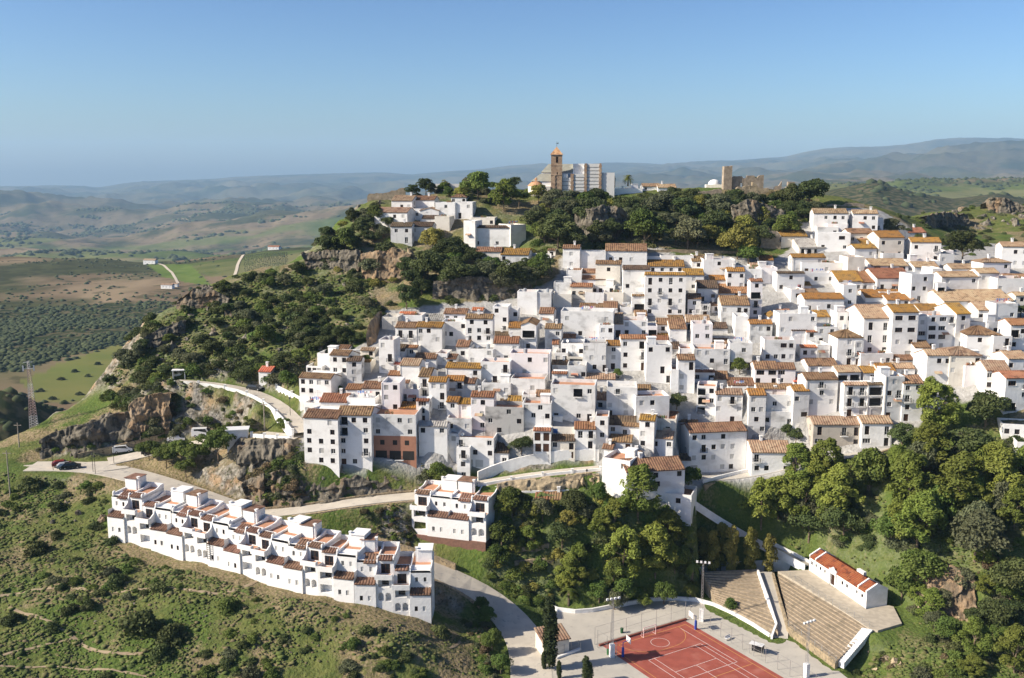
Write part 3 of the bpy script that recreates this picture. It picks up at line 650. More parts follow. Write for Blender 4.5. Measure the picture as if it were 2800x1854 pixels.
def opening(k, root, xc, zb, ow, oh, y=0.0, dark=None):
    dark = rng.random() < .6 if dark is None else dark
    if k == 't' and rng.random() < .35 and zb > 1.5: k = 'b'
    elif k == 'w' and rng.random() < .14: k = 's'
    if k in 'wtbW':
        wd = put(k + ('d' if dark else 'l'), 'window', root, (xc, y, zb), (ow, 1, oh)); put(k + 'p', 'pane', wd, (0, 0, 0))
        if k in 'wW' and rng.random() < .55: put('sill', 'sill', wd, (0, 0, 0), (1, 1, 1 / max(oh, .3)))
    elif k == 's': put('s', 'shutter', root, (xc, y, zb), (ow, 1, oh))
    elif k in 'dDg': put(k, 'garage_door' if k == 'g' else 'door', root, (xc, y, zb), (ow, 1, oh))
    elif k == 'T': put('d', 'door', root, (xc, y, zb), (ow, 1, oh))
    elif k == 'B': put('v', 'loggia', root, (xc, y, zb), (ow, 1, oh))  # near-black back panel carries the shade of the loggia
    if k == 'b':
        bl = put('slab', 'balcony', root, (xc, y, zb - .02)); put('rail', 'railing', bl, (0, 0, 0))
    if k == 'B':
        bl = put('slab', 'balcony', root, (xc, y, zb - .02), (ow / 1.7, 1, 1)); put('rail', 'railing', bl, (0, 0, 0))
HOUSES = []
def house(t, x0, x1, ye, yb, roof, yr, wins='', rc='b', wc='w', yaw=None, dep=None, lab=None, ex='', tc=None, deep_base=4.0, pitch=.33, name=None, side=None, base=None):
    """one house: facade spans x0..x1 and ye (eave) .. yb (lowest visible point) of a photo tile; it stands on the ground where yb meets it"""
    a = src(t, x0, ye); b = src(t, x1, yb); cx = (a[0] + b[0]) / 2
    p = cast(cx, b[1])
    if yaw is None:
        yaw = 7.0 if cx < 1700 else (4.0 if cx < 2150 else -1.0); yaw += rng.uniform(-2.5, 2.5)
    th = -R(yaw); az = math.atan2(p.x, p.y)
    depth = p.y * CP - (p.z - CAMZ) * SP; s = FPX / depth
    w = (b[0] - a[0]) / s / max(.5, math.cos(th + az) / math.cos(az))
    h = at(cx, a[1], p.y).z - p.z
    tall = rng.uniform
    d = 3.0
    if roof in 'mgh' and yr is not None:
        rx, ry, rz_ = ray(*((cx, src(t, x0, yr)[1]))); k = rz_ / ry
        den = pitch - k; Yr = (CAMZ - (p.z + h) + pitch * p.y) / den if abs(den) > 1e-3 else p.y + 3
        d = min(max(Yr - p.y, .9), 7.5)
    D = dep or (min(max(2 * d, 4.5), 11.0) if roof in 'mh' else rng.uniform(5.5, 8.0))
    strip = roof == 'm' and d < 1.5
    if wc == 'w' and lab is None: wc = rng.choices('wspc', (66, 18, 8, 8))[0]
    root = thing(name or 'house', '', 'house', p, th, None)
    wm = WALL[wc]
    rows = [r.replace(' ', '') for r in wins.split('/')] if wins else []
    holes = []; kinds = []
    n = len(rows)
    for i, r in enumerate(rows):
        rh = h / n; m_ = len(r)
        for j, k in enumerate(r):
            if k == '.': continue
            ow, oh = DIM[k]; ow = min(ow, w / m_ * .8); oh = min(oh, rh * .74)
            xc = -w / 2 + w * (j + .5) / m_ + rng.uniform(-.12, .12)
            zb = h - rh * (i + 1) + (rh - oh) * (.5 if k in 'wsW' else .12) + rng.uniform(-.06, .06)
            if k in 'dDgT' and i == n - 1: zb = .05
            holes.append((xc, zb, ow, oh)); kinds.append(k)
    mb = MB(); zf = -deep_base
    rec = facade(mb, w, zf, h, holes, deep=.17)
    for k, (xa, xb, za, zt) in zip(kinds, rec): opening(k, root, (xa + xb) / 2, za, xb - xa, zt - za)
    W2 = w / 2
    mb.quad((W2, 0, zf), (W2, D, zf), (W2, D, h), (W2, 0, h)); mb.quad((-W2, D, zf), (-W2, 0, zf), (-W2, 0, h), (-W2, D, h)); mb.quad((W2, D, zf), (-W2, D, zf), (-W2, D, h), (W2, D, h))
    ov = .28
    rise = d * pitch
    if roof == 'm' and not strip:
        if D < 2 * d - .01: D = 2 * d
        db = D - d; bk = max(h + rise - db * pitch, h - 1.2)
        mb.poly([(W2, 0, h), (W2, D, h), (W2, d, h + rise - .03)]); mb.poly([(-W2, D, h), (-W2, 0, h), (-W2, d, h + rise - .03)])
        rf = MB(); e = pitch * ov
        sheet(rf, (-W2 - .12, -ov, h - e + .03), (W2 + .12, -ov, h - e + .03), (W2 + .12, d, h + rise + .03), (-W2 - .12, d, h + rise + .03))
        sheet(rf, (W2 + .12, D + .1, h + .03 + (rise - db * pitch)), (-W2 - .12, D + .1, h + .03 + (rise - db * pitch)), (-W2 - .12, d, h + rise + .03), (W2 + .12, d, h + rise + .03))
        rf.tube((-W2 - .12, d, h + rise + .06), (W2 + .12, d, h + rise + .06), .13, n=6)
        rf.build('roof', ROOF[rc], root)
        mb.quad((-W2, 0, h - .02), (W2, 0, h - .02), (W2, D, h - .02), (-W2, D, h - .02))
    elif strip:
        rf = MB(); sheet(rf, (-W2 - .05, -.35, h - .1), (W2 + .05, -.35, h - .1), (W2 + .05, d, h + d * .3), (-W2 - .05, d, h + d * .3)); rf.build('roof', ROOF[rc], root)
        for x in (-W2, W2): mb.poly([(x, 0, h), (x, d, h), (x, d, h + d * .3 - .05)])
        mb.quad((-W2, d, h), (W2, d, h), (W2, d, h + d * .3 - .02), (-W2, d, h + d * .3 - .02))
        mb.quad((-W2, 0, h - .02), (W2, 0, h - .02), (W2, D, h - .02), (-W2, D, h - .02))
    elif roof == 'g':                              # gable end towards the viewer
        rise = min(max(d * pitch, .8), W2 * .5)
        mb.poly([(-W2, 0, h), (W2, 0, h), (0, 0, h + rise)]); mb.poly([(W2, D, h), (-W2, D, h), (0, D, h + rise)])
        rf = MB(); q = rise / W2 * .2
        sheet(rf, (W2 + .2, -.18, h - q + .03), (W2 + .2, D + .1, h - q + .03), (0, D + .1, h + rise + .03), (0, -.18, h + rise + .03))
        sheet(rf, (-W2 - .2, D + .1, h - q + .03), (-W2 - .2, -.18, h - q + .03), (0, -.18, h + rise + .03), (0, D + .1, h + rise + .03))
        rf.tube((0, -.18, h + rise + .06), (0, D + .1, h + rise + .06), .13); rf.build('roof', ROOF[rc], root)
    elif roof == 'h':
        rise = d * pitch; r0 = min(d, W2 * .9, D / 2); a_ = W2 + .25
        rf = MB(); e = -.05; f0 = (-a_, -.25, h + e); f1 = (a_, -.25, h + e); f2 = (a_, D + .25, h + e); f3 = (-a_, D + .25, h + e); t0 = (-W2 + r0, D / 2, h + rise); t1 = (W2 - r0, D / 2, h + rise)
        sheet(rf, f0, f1, t1, t0); sheet(rf, f2, f3, t0, t1); sheet(rf, f1, f2, t1, t1); sheet(rf, f3, f0, t0, t0); rf.build('roof', ROOF[rc], root)
        mb.quad((-W2, 0, h - .02), (W2, 0, h - .02), (W2, D, h - .02), (-W2, D, h - .02))
    else:                                          # flat terrace behind a parapet
        ph = min(.85, h * .3); t_ = .24
        mb.quad((-W2, 0, h), (W2, 0, h), (W2 - t_, t_, h), (-W2 + t_, t_, h)); mb.quad((W2, 0, h), (W2, D, h), (W2 - t_, D - t_, h), (W2 - t_, t_, h))
        mb.quad((W2, D, h), (-W2, D, h), (-W2 + t_, D - t_, h), (W2 - t_, D - t_, h)); mb.quad((-W2, D, h), (-W2, 0, h), (-W2 + t_, t_, h), (-W2 + t_, D - t_, h))
        i0, i1, j0, j1 = -W2 + t_, W2 - t_, t_, D - t_; zt = h - ph
        mb.quad((i0, j0, h), (i1, j0, h), (i1, j0, zt), (i0, j0, zt)); mb.quad((i1, j0, h), (i1, j1, h), (i1, j1, zt), (i1, j0, zt))
        mb.quad((i1, j1, h), (i0, j1, h), (i0, j1, zt), (i1, j1, zt)); mb.quad((i0, j1, h), (i0, j0, h), (i0, j0, zt), (i0, j1, zt))
        tf = MB(); tf.quad((i0, j0, zt + .004), (i1, j0, zt + .004), (i1, j1, zt + .004), (i0, j1, zt + .004)); tf.build('terrace', TERR[tc or rng.choice('wwrrg')], root)
    mb.build('wall', wm, root)
    # small openings on the flank that the camera sees
    if side is None: side = rng.choice(['', '', 'w', 'w/w']) if h > 3.6 else ''
    if side:
        sx = -W2 if p.x > w * .3 else W2; sr = side.split('/')
        for i, r in enumerate(sr):
            if r == '.': continue
            ow, oh = DIM[r]; fr = MB(); zc = h - h / len(sr) * (i + .5) - oh / 2; yc = min(D * .4, 2.6)
            sg = -1 if sx < 0 else 1; xo = sx + sg * .03
            wo = put('wd', 'window', root, (xo + sg * .1, yc, zc), (ow, 1, oh), rz=sg * R(90)); put('wp', 'pane', wo, (0, 0, 0))
    if base:                                       # differently coloured ground floor band, 3 mm proud
        for xk in (-.3, .02, .32): put('v', 'bay_shade_panel', root, (w * xk, -.915, -.02), (w * .26, 1, base[0] * .38)); put('v', 'bay_shade_panel', root, (w * xk * .9, -.915, base[0] * .62), (w * .1, 1, base[0] * .2))  # dark panels on the band paint the shade of its openings
        bm = MB(); bm.box(-W2 - .003, W2 + .003, -.003, .06, zf, base[0]); bm.build('base', base[1] if not isinstance(base[1], str) else WALL[base[1]], root)
    if lab is None or not ex:
        if roof == 'f' and w > 3.5 and D > 4.5:
            q = rng.random()
            if q < .30: put('stair', 'stair_head', root, (W2 * rng.choice([-.5, .5]), D * .62, h - min(.85, h * .3)))
            elif q < .45: put('tank', 'water_tank', root, (W2 * rng.uniform(-.5, .5), D * .6, h - .5))
            elif q < .60: put('pots', 'plant_pots', root, (W2 * rng.uniform(-.4, .4), .5, h - .3))
            elif q < .70: put('line', 'laundry', root, (0, D * .4, h - .6), (min(1, w / 6), 1, 1))
            if rng.random() < .45: ex += rng.choice('aas')
        elif roof in 'mh' and rng.random() < .55: ex += rng.choice('cca')
        if rng.random() < .2 and h > 3: put('pipe', 'drainpipe', root, (W2 * rng.choice([-.92, .92]), 0, 0), (1, 1, h))
        if rng.random() < .12 and h > 3: put('awn', 'awning', root, (W2 * rng.uniform(-.4, .4), 0, h * .45))
    if 'c' in ex:
        xx = W2 * rng.uniform(-.6, .6); put('chim', 'chimney', root, (xx, d if roof in 'mh' else D * .7, h + (rise if roof in 'mh' else 0)))
    if 'a' in ex: put('aerial', 'aerial', root, (W2 * rng.uniform(-.7, .7), D * .6, h + (rise * .6 if roof in 'mh' else 0)))
    if 's' in ex: put('dish', 'satellite_dish', root, (W2 * rng.uniform(-.8, .8), .4 if roof not in 'mh' else d, h + (rise if roof in 'mh' else -.3)), rz=rng.uniform(-.6, .6))
    nw = sum(k in 'wsWtbTB' for k in kinds)
    HOUSES.append(dict(o=root, px=cx, py=(a[1] + b[1]) / 2, w=w, h=h, rows=max(n, 1), roof=roof, rc=rc, wc=wc, nw=nw, lab=lab, strip=strip, kinds=''.join(kinds)))
    return root
# ------------------------------------------------------------------ the village, house by house (photo tile, left, right, eave, lowest point, roof kind, ridge, openings)
H = house
# --- tile A: left end
H('A',1020,1150,345,450,'f',0,'.s')
H('A',1145,1345,330,400,'f',0,'',tc='r',lab='white flat-roofed house under a red terrace hut at the top left of the village')
H('A',1160,1290,318,356,'m',300,'d.',rc='x',wc='i',lab='small red brick hut with a red roof on a white terrace')
H('A',1385,1515,372,400,'m',322,'',rc='g',lab='low white outbuilding under a pale grey sloping sheet roof')
H('A',1130,1300,430,604,'m',386,'bb/ss',rc='b')
H('A',1298,1505,426,622,'m',386,'ww./w.w/...',rc='o',wc='s',ex='a')
H('A',1503,1702,385,580,'f',0,'...w/ww../..w.',ex='s')
H('A',1520,1705,318,392,'m',277,'wt.',rc='b',ex='c')
H('A',1696,1915,357,610,'m',323,'ww/twt/www/wtw',rc='b',lab='tall white four-row house with brown shutters and brown roof at upper left')
H('A',1748,1836,290,330,'m',270,'.',rc='x')
H('A',1915,2040,262,470,'f',0,'w./.w/.w')
H('A',2035,2118,285,440,'f',0,'.w/..')
H('A',1620,1722,585,690,'m',532,'w',rc='b')
H('A',1718,1925,604,725,'f',0,'..s/s.s')
H('A',1925,2125,556,715,'m',503,'..s/sbs',rc='r')
H('A',1915,2040,505,520,'m',465,'',rc='d')
H('A',998,1118,530,800,'f',0,'s./.b/s.',tc='r',lab='tall white end house with one balcony at the left edge of the upper rows')
H('A',1120,1202,617,700,'m',568,'s',rc='d')
H('A',1200,1308,590,665,'m',570,'w',rc='r')
H('A',1285,1458,680,760,'m',638,'w..',rc='b')
H('A',1455,1548,640,735,'f',0,'.s')
H('A',1543,1618,682,740,'m',646,'w',rc='b')
H('A',1536,1820,757,905,'m',716,'..w/...',rc='o',lab='wide white house with long ochre roof strip and one dark window')
H('A',1168,1322,735,900,'m',682,'',rc='t')
H('A',1112,1168,722,800,'m',710,'g',rc='x')
H('A',1318,1412,826,1000,'m',756,'b/b',rc='b',lab='narrow white house with two black balconies stacked one above the other')
H('A',1072,1168,815,885,'m',780,'w',rc='r',wc='p')
H('A',1018,1166,878,1110,'f',0,'sw/s./.w',wc='p')
H('A',1400,1542,868,1090,'m',830,'ss/.t/.b',rc='o')
H('A',1540,1682,860,1000,'m',820,'.b/.s',rc='o')
H('A',1676,1772,880,995,'m',838,'',rc='b',wc='s')
H('A',858,1024,922,1010,'m',866,'ww',rc='b')
H('A',728,864,930,1000,'m',888,'..',rc='r')
H('A',1164,1318,930,1040,'f',0,'tt',ex='a')
H('A',1166,1240,874,930,'m',852,'',rc='b')
H('A',518,735,1032,1130,'m',964,'',rc='r',wc='w')
H('A',392,530,1040,1150,'f',0,'w..')
H('A',735,965,1000,1085,'f',0,'...',ex='s')
H('A',395,672,1160,1540,'m',1094,'.s/w.w/www/www/.ww',rc='b',yaw=10,dep=11,lab='tall white apartment block with small square windows at the left end of the village',deep_base=7)
H('A',668,940,1137,1556,'m',1067,'Bww/B.w/w.w/w.b/dw.',rc='b',yaw=4,dep=11,lab='tall white apartment block with long dark balconies above a line of laundry',deep_base=7)
H('A',944,1298,1135,1500,'f',0,'ssws/w..w/..../gBBg',wc='s',tc='r',yaw=5,dep=10,base=(5.6,'i'),lab='grey-stained flat block standing on an open red brick ground floor',deep_base=6)
H('A',1155,1290,1082,1140,'m',1033,'.d',rc='o',wc='p')
H('A',1298,1402,1020,1185,'m',1003,'W/w/d',rc='r')
H('A',1318,1548,1228,1440,'m',1190,'w.w/.../...',rc='g',lab='white house with grey lean-to roof and two windows beside the brick-based block')
H('A',1543,1640,1030,1165,'m',990,'w/.',rc='o')
H('A',1632,1745,1046,1170,'m',1003,'w/.',rc='o')
H('A',1740,1925,990,1265,'m',946,'sw./.s./.w.',rc='r',wc='p')
H('A',1543,1745,1165,1290,'f',0,'w.s',tc='r')
H('A',1555,1640,1290,1520,'f',0,'s/./.')
H('A',1618,1924,1322,1560,'f',0,'t..w/..w.w/tdg.',wc='w',yaw=9,ex='sa',tc='r',lab='white flat-roofed house with rooftop dishes above the condominium')
H('H',148,252,70,335,'f',0,'t/w/w',yaw=9,lab='slim white corner house with one iron balcony, lowest of the middle houses')
H('A',1918,2045,1440,1565,'m',1350,'.w',rc='d',yaw=6)
H('A',1855,2165,1075,1300,'f',0,'..w./w..w/.w..',wc='k',lab='old house wall blackened with mould in the lower middle of the village')
H('A',1895,1970,1140,1280,'f',0,'w/W')
H('A',1968,2035,1050,1080,'m',1010,'',rc='d')
H('A',2033,2152,1046,1085,'m',985,'',rc='o')
# left outlying cluster
H('A',355,612,838,1045,'m',800,'wwww/ww../.w..',rc='b',yaw=12,dep=9,lab='white villa with four windows under a brown roof strip at the left edge',deep_base=6)
H('A',408,535,742,810,'f',0,'www',yaw=12)
H('A',605,755,652,895,'m',612,'ww/ww/.s',rc='b',yaw=12,dep=8)
H('A',735,855,700,880,'m',664,'w/w/s',rc='d',yaw=2)
H('A',498,612,640,760,'f',0,'',yaw=12)
H('A',590,740,612,650,'m',572,'',rc='b',yaw=12)
H('A',855,928,705,800,'m',688,'',rc='o')
H('A',845,960,612,670,'m',590,'.w',rc='t',wc='c')
H('A',25,126,786,892,'m',746,'w',rc='x',yaw=10,lab='small white hut with bright red roof beside the promenade trees')
# --- tile B: middle
H('B',338,498,140,325,'f',0,'')
H('B',495,612,146,330,'f',0,'')
H('B',625,775,160,270,'f',0,'..')
H('B',768,945,100,200,'m',72,'ww.',rc='r')
H('B',942,1125,98,160,'f',0,'ww.w')
H('B',848,1048,40,82,'m',12,'..w',rc='b')
H('B',885,1040,148,240,'f',0,'')
H('B',1036,1195,146,245,'f',0,'')
H('B',688,1112,300,535,'f',0,'s..s/.w..',wc='s',lab='big blank whitewashed wall of a house crossed by a diagonal shadow')
H('B',838,1040,290,330,'m',235,'',rc='b')
H('B',1036,1150,278,325,'m',222,'s',rc='b',ex='s')
H('B',514,632,316,410,'m',270,'s.',rc='b')
H('B',268,378,432,510,'m',385,'',rc='o')
H('B',368,490,408,635,'g',372,'B/w',rc='b')
H('B',562,694,438,605,'m',400,'.w/.w',rc='b')
H('B',672,806,520,560,'m',440,'B',rc='b',wc='c')
H('B',622,674,565,640,'m',530,'',rc='r')
H('B',690,880,560,680,'f',0,'w..w',wc='w',ex='s')
H('B',880,1000,520,570,'f',0,'.',tc='r')
H('B',998,1118,412,575,'f',0,'ww/t.')
H('B',1110,1192,400,515,'m',312,'T',rc='t',wc='p')
H('B',1188,1392,372,500,'f',0,'w.s/w.t',wc='w',tc='r',lab='white terrace house with red and blue laundry drying on its roof')
H('B',1290,1390,336,385,'m',292,'ww',rc='b')
H('B',1388,1470,418,510,'f',0,'B',tc='g')
H('B',1466,1574,405,470,'m',356,'w',rc='b')
H('B',1560,1682,360,385,'m',332,'',rc='b')
H('B',1570,1706,440,545,'m',365,'',rc='b')
H('B',1704,1898,388,460,'m',330,'BT',rc='t',tc='r')
H('B',1752,1914,400,600,'f',0,'.s/ww/..',wc='p',tc='r',ex='c')
H('B',1900,2040,436,480,'m',390,'',rc='d')
H('B',1714,1824,197,335,'m',158,'w/ww',rc='b')
H('B',1795,1962,110,245,'m',50,'t w',rc='d')
H('B',1820,1900,240,340,'f',0,'b/d')
H('B',1952,2214,150,185,'m',80,'..w.',rc='r')
H('B',1984,2214,248,415,'m',174,'s.tw/s..s',rc='b',ex='a')
H('B',1908,1990,250,310,'m',226,'w',rc='b')
H('B',2216,2312,55,345,'m',36,'w/B/b/w',rc='r',wc='p',lab='slim pinkish tower house with terracotta awning and stacked balconies')
H('B',2098,2204,340,520,'f',0,'')
H('B',1056,1174,574,770,'m',536,'w/s/t',rc='o')
H('B',868,1062,558,790,'f',0,'w.../.s.s/..w.t',wc='s',tc='g')
H('B',1172,1388,520,780,'m',490,'w.B/w.b/w.d',rc='r',lab='three-row white house with orange-brown roof and a loggia on the top right')
H('B',1378,1584,572,880,'f',0,'w.w/..../..t./...t',tc='w',ex='a',side='w/w')
H('B',1432,1562,537,580,'m',497,'ww',rc='r')
H('B',1376,1560,490,500,'m',474,'',rc='o')
H('B',1568,1652,600,660,'m',548,'s',rc='d')
H('B',1648,1766,600,700,'f',0,'.s',tc='r')
H('B',1632,1770,690,960,'m',648,'.t/s./s.',rc='b')
H('B',1578,1640,770,960,'f',0,'',tc='r')
H('B',1766,2054,604,790,'f',0,'ss.w/..w.t/',wc='s',tc='r')
H('B',1912,2054,573,620,'m',520,'',rc='b')
H('B',2050,2234,556,780,'f',0,'..w./t..t',wc='s',tc='g',lab='stained white house above a small hanging garden')
H('B',1764,1934,786,880,'m',770,'W.W',rc='r')
H('B',1930,2046,846,900,'m',784,'',rc='b')
H('B',2044,2272,898,930,'m',838,'.',rc='b')
H('B',620,742,726,800,'m',695,'w.',rc='b')
H('B',618,742,800,975,'m',786,'s/b/w',rc='r')
H('B',740,895,740,880,'f',0,'..w',wc='s',tc='g')
H('B',640,745,635,720,'f',0,'ww')
H('B',736,890,668,745,'f',0,'B',wc='c',tc='g')
H('B',42,280,708,890,'f',0,'s.b/.b.')
H('B',275,600,640,840,'f',0,'..w.w/.s..',wc='p',tc='r',lab='wide pale pink house with a long terrace in the middle of the village')
H('B',282,562,846,985,'f',0,'s.s.',tc='r',wc='s')
H('B',50,285,880,990,'f',0,'s.s',wc='s')
H('B',890,1132,846,900,'m',803,'',rc='t')
H('B',606,965,895,1195,'f',0,'s.Bw/..../w.wt',wc='s',lab='broad weathered white house with one deep loggia in the lower middle')
H('B',486,612,985,1060,'m',937,'.w',rc='b')
H('B',375,490,975,1060,'f',0,'B')
H('B',378,612,1045,1240,'f',0,'s.w./.w.w/....',wc='s')
H('B',956,1066,1012,1100,'m',952,'w',rc='t')
H('B',1058,1305,915,1150,'f',0,'.t../..../s.s./w.s.')
H('B',1298,1420,938,975,'m',893,'',rc='b')
H('B',1294,1565,985,1200,'f',0,'ww./...',tc='r',yaw=-6,lab='flat-roofed white house with two blue shutters facing the road trees')
H('B',1070,1296,1215,1300,'m',1146,'w.w',rc='d')
H('B',964,1074,1150,1450,'f',0,'w/w/s',tc='r')
H('B',800,970,1250,1490,'m',1193,'tt/.t/ddd',rc='r',lab='white street house with three wooden doors and rust-red roof',yaw=4)
H('B',606,804,1345,1490,'m',1288,'w.t/.dd',rc='d',yaw=4)
H('B',610,810,1235,1300,'f',0,'D..',wc='c')
H('B',468,610,1262,1525,'m',1238,'TT/TT/TT',rc='r',yaw=5,tc='r',lab='white house with six tall brown-shuttered doors in three rows')
H('B',472,612,1165,1240,'f',0,'.',tc='r',wc='p')
H('B',1088,1264,1355,1420,'m',1298,'w.d',rc='b',yaw=10)
H('B',1322,1448,1180,1405,'m',1134,'w/w./w.',rc='o',yaw=14,dep=7)
H('B',1180,1325,1225,1330,'m',1198,'w..',rc='b',yaw=14)
H('B',1538,1622,1155,1235,'m',1110,'w',rc='r',yaw=18)
H('B',1610,1795,1190,1350,'m',1172,'.t./.w.',rc='b',yaw=12)
H('B',1440,1620,1170,1330,'f',0,'..w.',yaw=12)
H('B',1428,1592,1325,1520,'m',1268,'w.w/W..',rc='t',yaw=14)
H('B',1725,2185,1272,1600,'m',1200,'ww.w../.twww./wws.s./g..ww.',rc='b',yaw=-8,dep=8,lab='long white house with brown roof and four rows of windows in the lower right',deep_base=6)
H('B',1150,1330,1480,1560,'m',1425,'',rc='b',yaw=16)
H('B',1025,1110,1410,1560,'m',1375,'w',rc='b',yaw=16)
H('B',1595,1740,1500,1560,'m',1452,'',rc='d')
H('H',1318,1540,165,470,'f',0,'.w/../..',yaw=28,dep=8,deep_base=6,lab='bright white terraced house corner at the road bend beside the big pine')
H('H',1515,1985,255,480,'m',152,'..w.w/..W../.....',rc='b',yaw=-10,dep=9,lab='long-roofed white house behind the tall roadside pine',deep_base=6,ex='c')
H('H',1690,2040,440,545,'f',0,'.w.w.',yaw=20,lab='low white annexe with two small windows beneath the long-roofed house')
H('B',1938,2155,970,1210,'m',925,'s.tw/s..s/..t.',rc='t',wc='w',lab='white house with pale tan hipped roof left of the ochre-roofed house')
H('B',1786,1942,905,1135,'f',0,'Bw/Bw/B.',yaw=14,lab='rounded white house with three tiers of arched loggias')
H('B',1850,1945,905,940,'m',880,'W',rc='b')
# --- tile C: right
H('C',144,325,400,555,'m',368,'ssw/s.d',rc='o')
H('C',302,390,345,420,'g',285,'',rc='o')
H('C',380,680,318,575,'f',0,'.s..w/s..../..w..',wc='w')
H('C',378,480,320,345,'m',282,'',rc='r')
H('C',482,606,452,575,'m',412,'ss/.w',rc='d')
H('C',600,690,464,580,'m',448,'w/.',rc='r')
H('C',676,790,342,430,'m',292,'.',rc='o')
H('C',680,852,425,575,'f',0,'sw/bd',side='')
H('C',848,1058,310,490,'f',0,'ww./.ww',ex='s')
H('C',900,1010,312,330,'m',290,'',rc='t')
H('C',848,1048,512,735,'h',442,'.w./.b./.t.',rc='b',dep=7,lab='white tower house with brown hipped roof standing alone in the right half')
H('C',990,1060,540,735,'f',0,'w/b/d')
H('C',262,512,530,710,'f',0,'..Ww/wwww',wc='s',ex='sa')
H('C',186,372,765,890,'m',704,'WW/w.w',rc='b',wc='p')
H('C',368,514,765,890,'m',716,'W./w.',rc='b',wc='p')
H('C',556,694,588,680,'m',568,'ww',rc='x')
H('C',690,795,570,680,'f',0,'g',wc='s')
H('C',618,858,738,810,'m',680,'s.s',rc='b')
H('C',592,848,850,1140,'m',794,'.b./.w./s.s/...',rc='b')
H('C',505,590,868,905,'m',838,'w',rc='x')
H('C',205,500,925,990,'m',884,'..s.s',rc='b')
H('C',494,620,942,1195,'m',894,'w./.W',rc='o')
H('C',262,500,975,1120,'f',0,'.w.w',tc='r',lab='white house with laundry hanging between two windows and a slim chimney',ex='c')
H('C',258,500,1112,1245,'f',0,'w..t',wc='s')
H('C',132,268,975,1290,'m',926,'s./ws/.w./w.w',rc='o')
H('C',0,135,910,960,'f',0,'')
H('C',856,1044,790,880,'m',737,'BB',rc='t')
H('C',900,1095,893,1160,'m',868,'bb/bb/ds',rc='t',lab='white house with four black balconies in two rows and pale tile eave')
H('C',1090,1235,890,1160,'m',872,'B/B/g',rc='d',wc='w',lab='white house with glazed loggia and rolled awning beside four black balconies')
H('C',1068,1205,795,870,'m',744,'w',rc='o')
H('C',1186,1325,780,880,'m',718,'B',rc='o')
H('C',1300,1480,760,830,'m',718,'s',rc='t')
H('C',1226,1380,825,1185,'f',0,'s/wb/w./d.')
H('C',1372,1536,880,1190,'m',815,'ww/b./w./d.',rc='b')
H('C',655,1052,1215,1400,'m',1150,'t.tt/Wd.w',rc='t',wc='b',yaw=2,dep=9,lab='beige house with three balcony doors under a pale tiled roof',ex='c')
H('C',1048,1294,1205,1395,'m',1144,'t.t/W.t',rc='t',yaw=2,dep=9,lab='white house with pale tiled roof adjoining the beige house')
H('C',160,480,1440,1610,'m',1345,'b..b/ww.w',rc='t',yaw=2,dep=9,lab='white house with broad pale red roof just above the pines',deep_base=6)
H('C',1568,1765,655,920,'m',608,'.ww/.../b..',rc='t',yaw=2,dep=9)
H('C',1752,2004,655,900,'h',588,'w..w/s..s/....',rc='t',yaw=4,dep=9)
H('C',1895,2170,490,660,'h',415,'.w../...s',rc='b',yaw=6,dep=9,lab='cream-lit white house with brown hipped roof near the right edge',wc='w')
H('C',2110,2260,500,665,'f',0,'.t/w.')
H('C',1055,1290,355,660,'m',215,'tt/tt/ww',rc='t',yaw=0,dep=11,lab='large white apartment house with pinkish roof and brown shutters, right of centre')
H('C',1284,1490,305,690,'m',243,'WW/WW/ww/.g',rc='o',yaw=0,dep=9,ex='c',lab='large white apartment house with ochre roof and wide brown windows, right of centre')
H('C',1485,1570,340,620,'f',0,'w/W/t',tc='r')
H('C',1575,1810,330,610,'f',0,'wWb/WW./WW./ww.',yaw=-5,lab='white apartment block with rounded balcony fronts in the right half',tc='r')
H('C',1530,1760,300,345,'m',240,'',rc='o')
H('C',1802,1915,318,600,'m',232,'w/s/w/s',rc='o',yaw=-5)
H('C',1836,2046,215,300,'h',178,'.s.',rc='t')
H('C',1992,2145,290,390,'m',222,'w.W',rc='t')
H('C',1908,2244,385,520,'f',0,'sW.W.',yaw=-5)
H('C',2125,2305,235,420,'f',0,'.w',yaw=-2)
H('C',1715,2275,215,300,'m',125,'',rc='t',dep=10,yaw=-4,name='chapel',lab='white chapel with very long tan roof and a slim bell gable')
H('C',1656,1728,70,260,'f',0,'B/.',dep=1.6,yaw=-2,name='bell_gable',lab='slim white bell gable with one arched opening beside the chapel roof')
H('C',1085,1400,185,220,'m',124,'',rc='o')
H('C',1258,1446,207,260,'m',162,'.ww',rc='o',ex='c')
H('C',1440,1510,215,260,'g',190,'',rc='t')
H('C',586,905,198,320,'m',152,'t.w.',rc='o')
H('C',560,712,160,200,'m',118,'',rc='b')
H('C',480,590,122,220,'f',0,'w')
H('C',898,1008,86,275,'f',0,'w/w',wc='w')
H('C',1042,1304,640,750,'f',0,'..w',tc='r')
H('C',1478,1608,592,720,'m',535,'s',rc='b')
H('C',1300,1500,692,730,'m',652,'',rc='b')
H('C',2050,2245,780,1010,'m',698,'w.ss/w.../..w.',rc='t',yaw=6,dep=8,lab='white house with tan roof and iron balcony beside the autumn tree')
H('C',2200,2420,838,1110,'m',782,'Wb/.W/B.',rc='r',yaw=-4,lab='modern white house with wide glazing at the right edge of the photo')
H('C',2245,2400,410,620,'m',358,'BW/w.',rc='r')
H('C',2235,2400,682,790,'m',618,'w.w',rc='t')
H('C',2185,2420,1215,1330,'f',0,'ww.',tc='g',yaw=14,lab='white terraced house at the right edge below the pines')
H('C',2300,2420,1360,1480,'f',0,'.',tc='g',yaw=14)
H('C',1880,2020,740,900,'f',0,'.')
H('C',1985,2140,690,760,'f',0,'..')
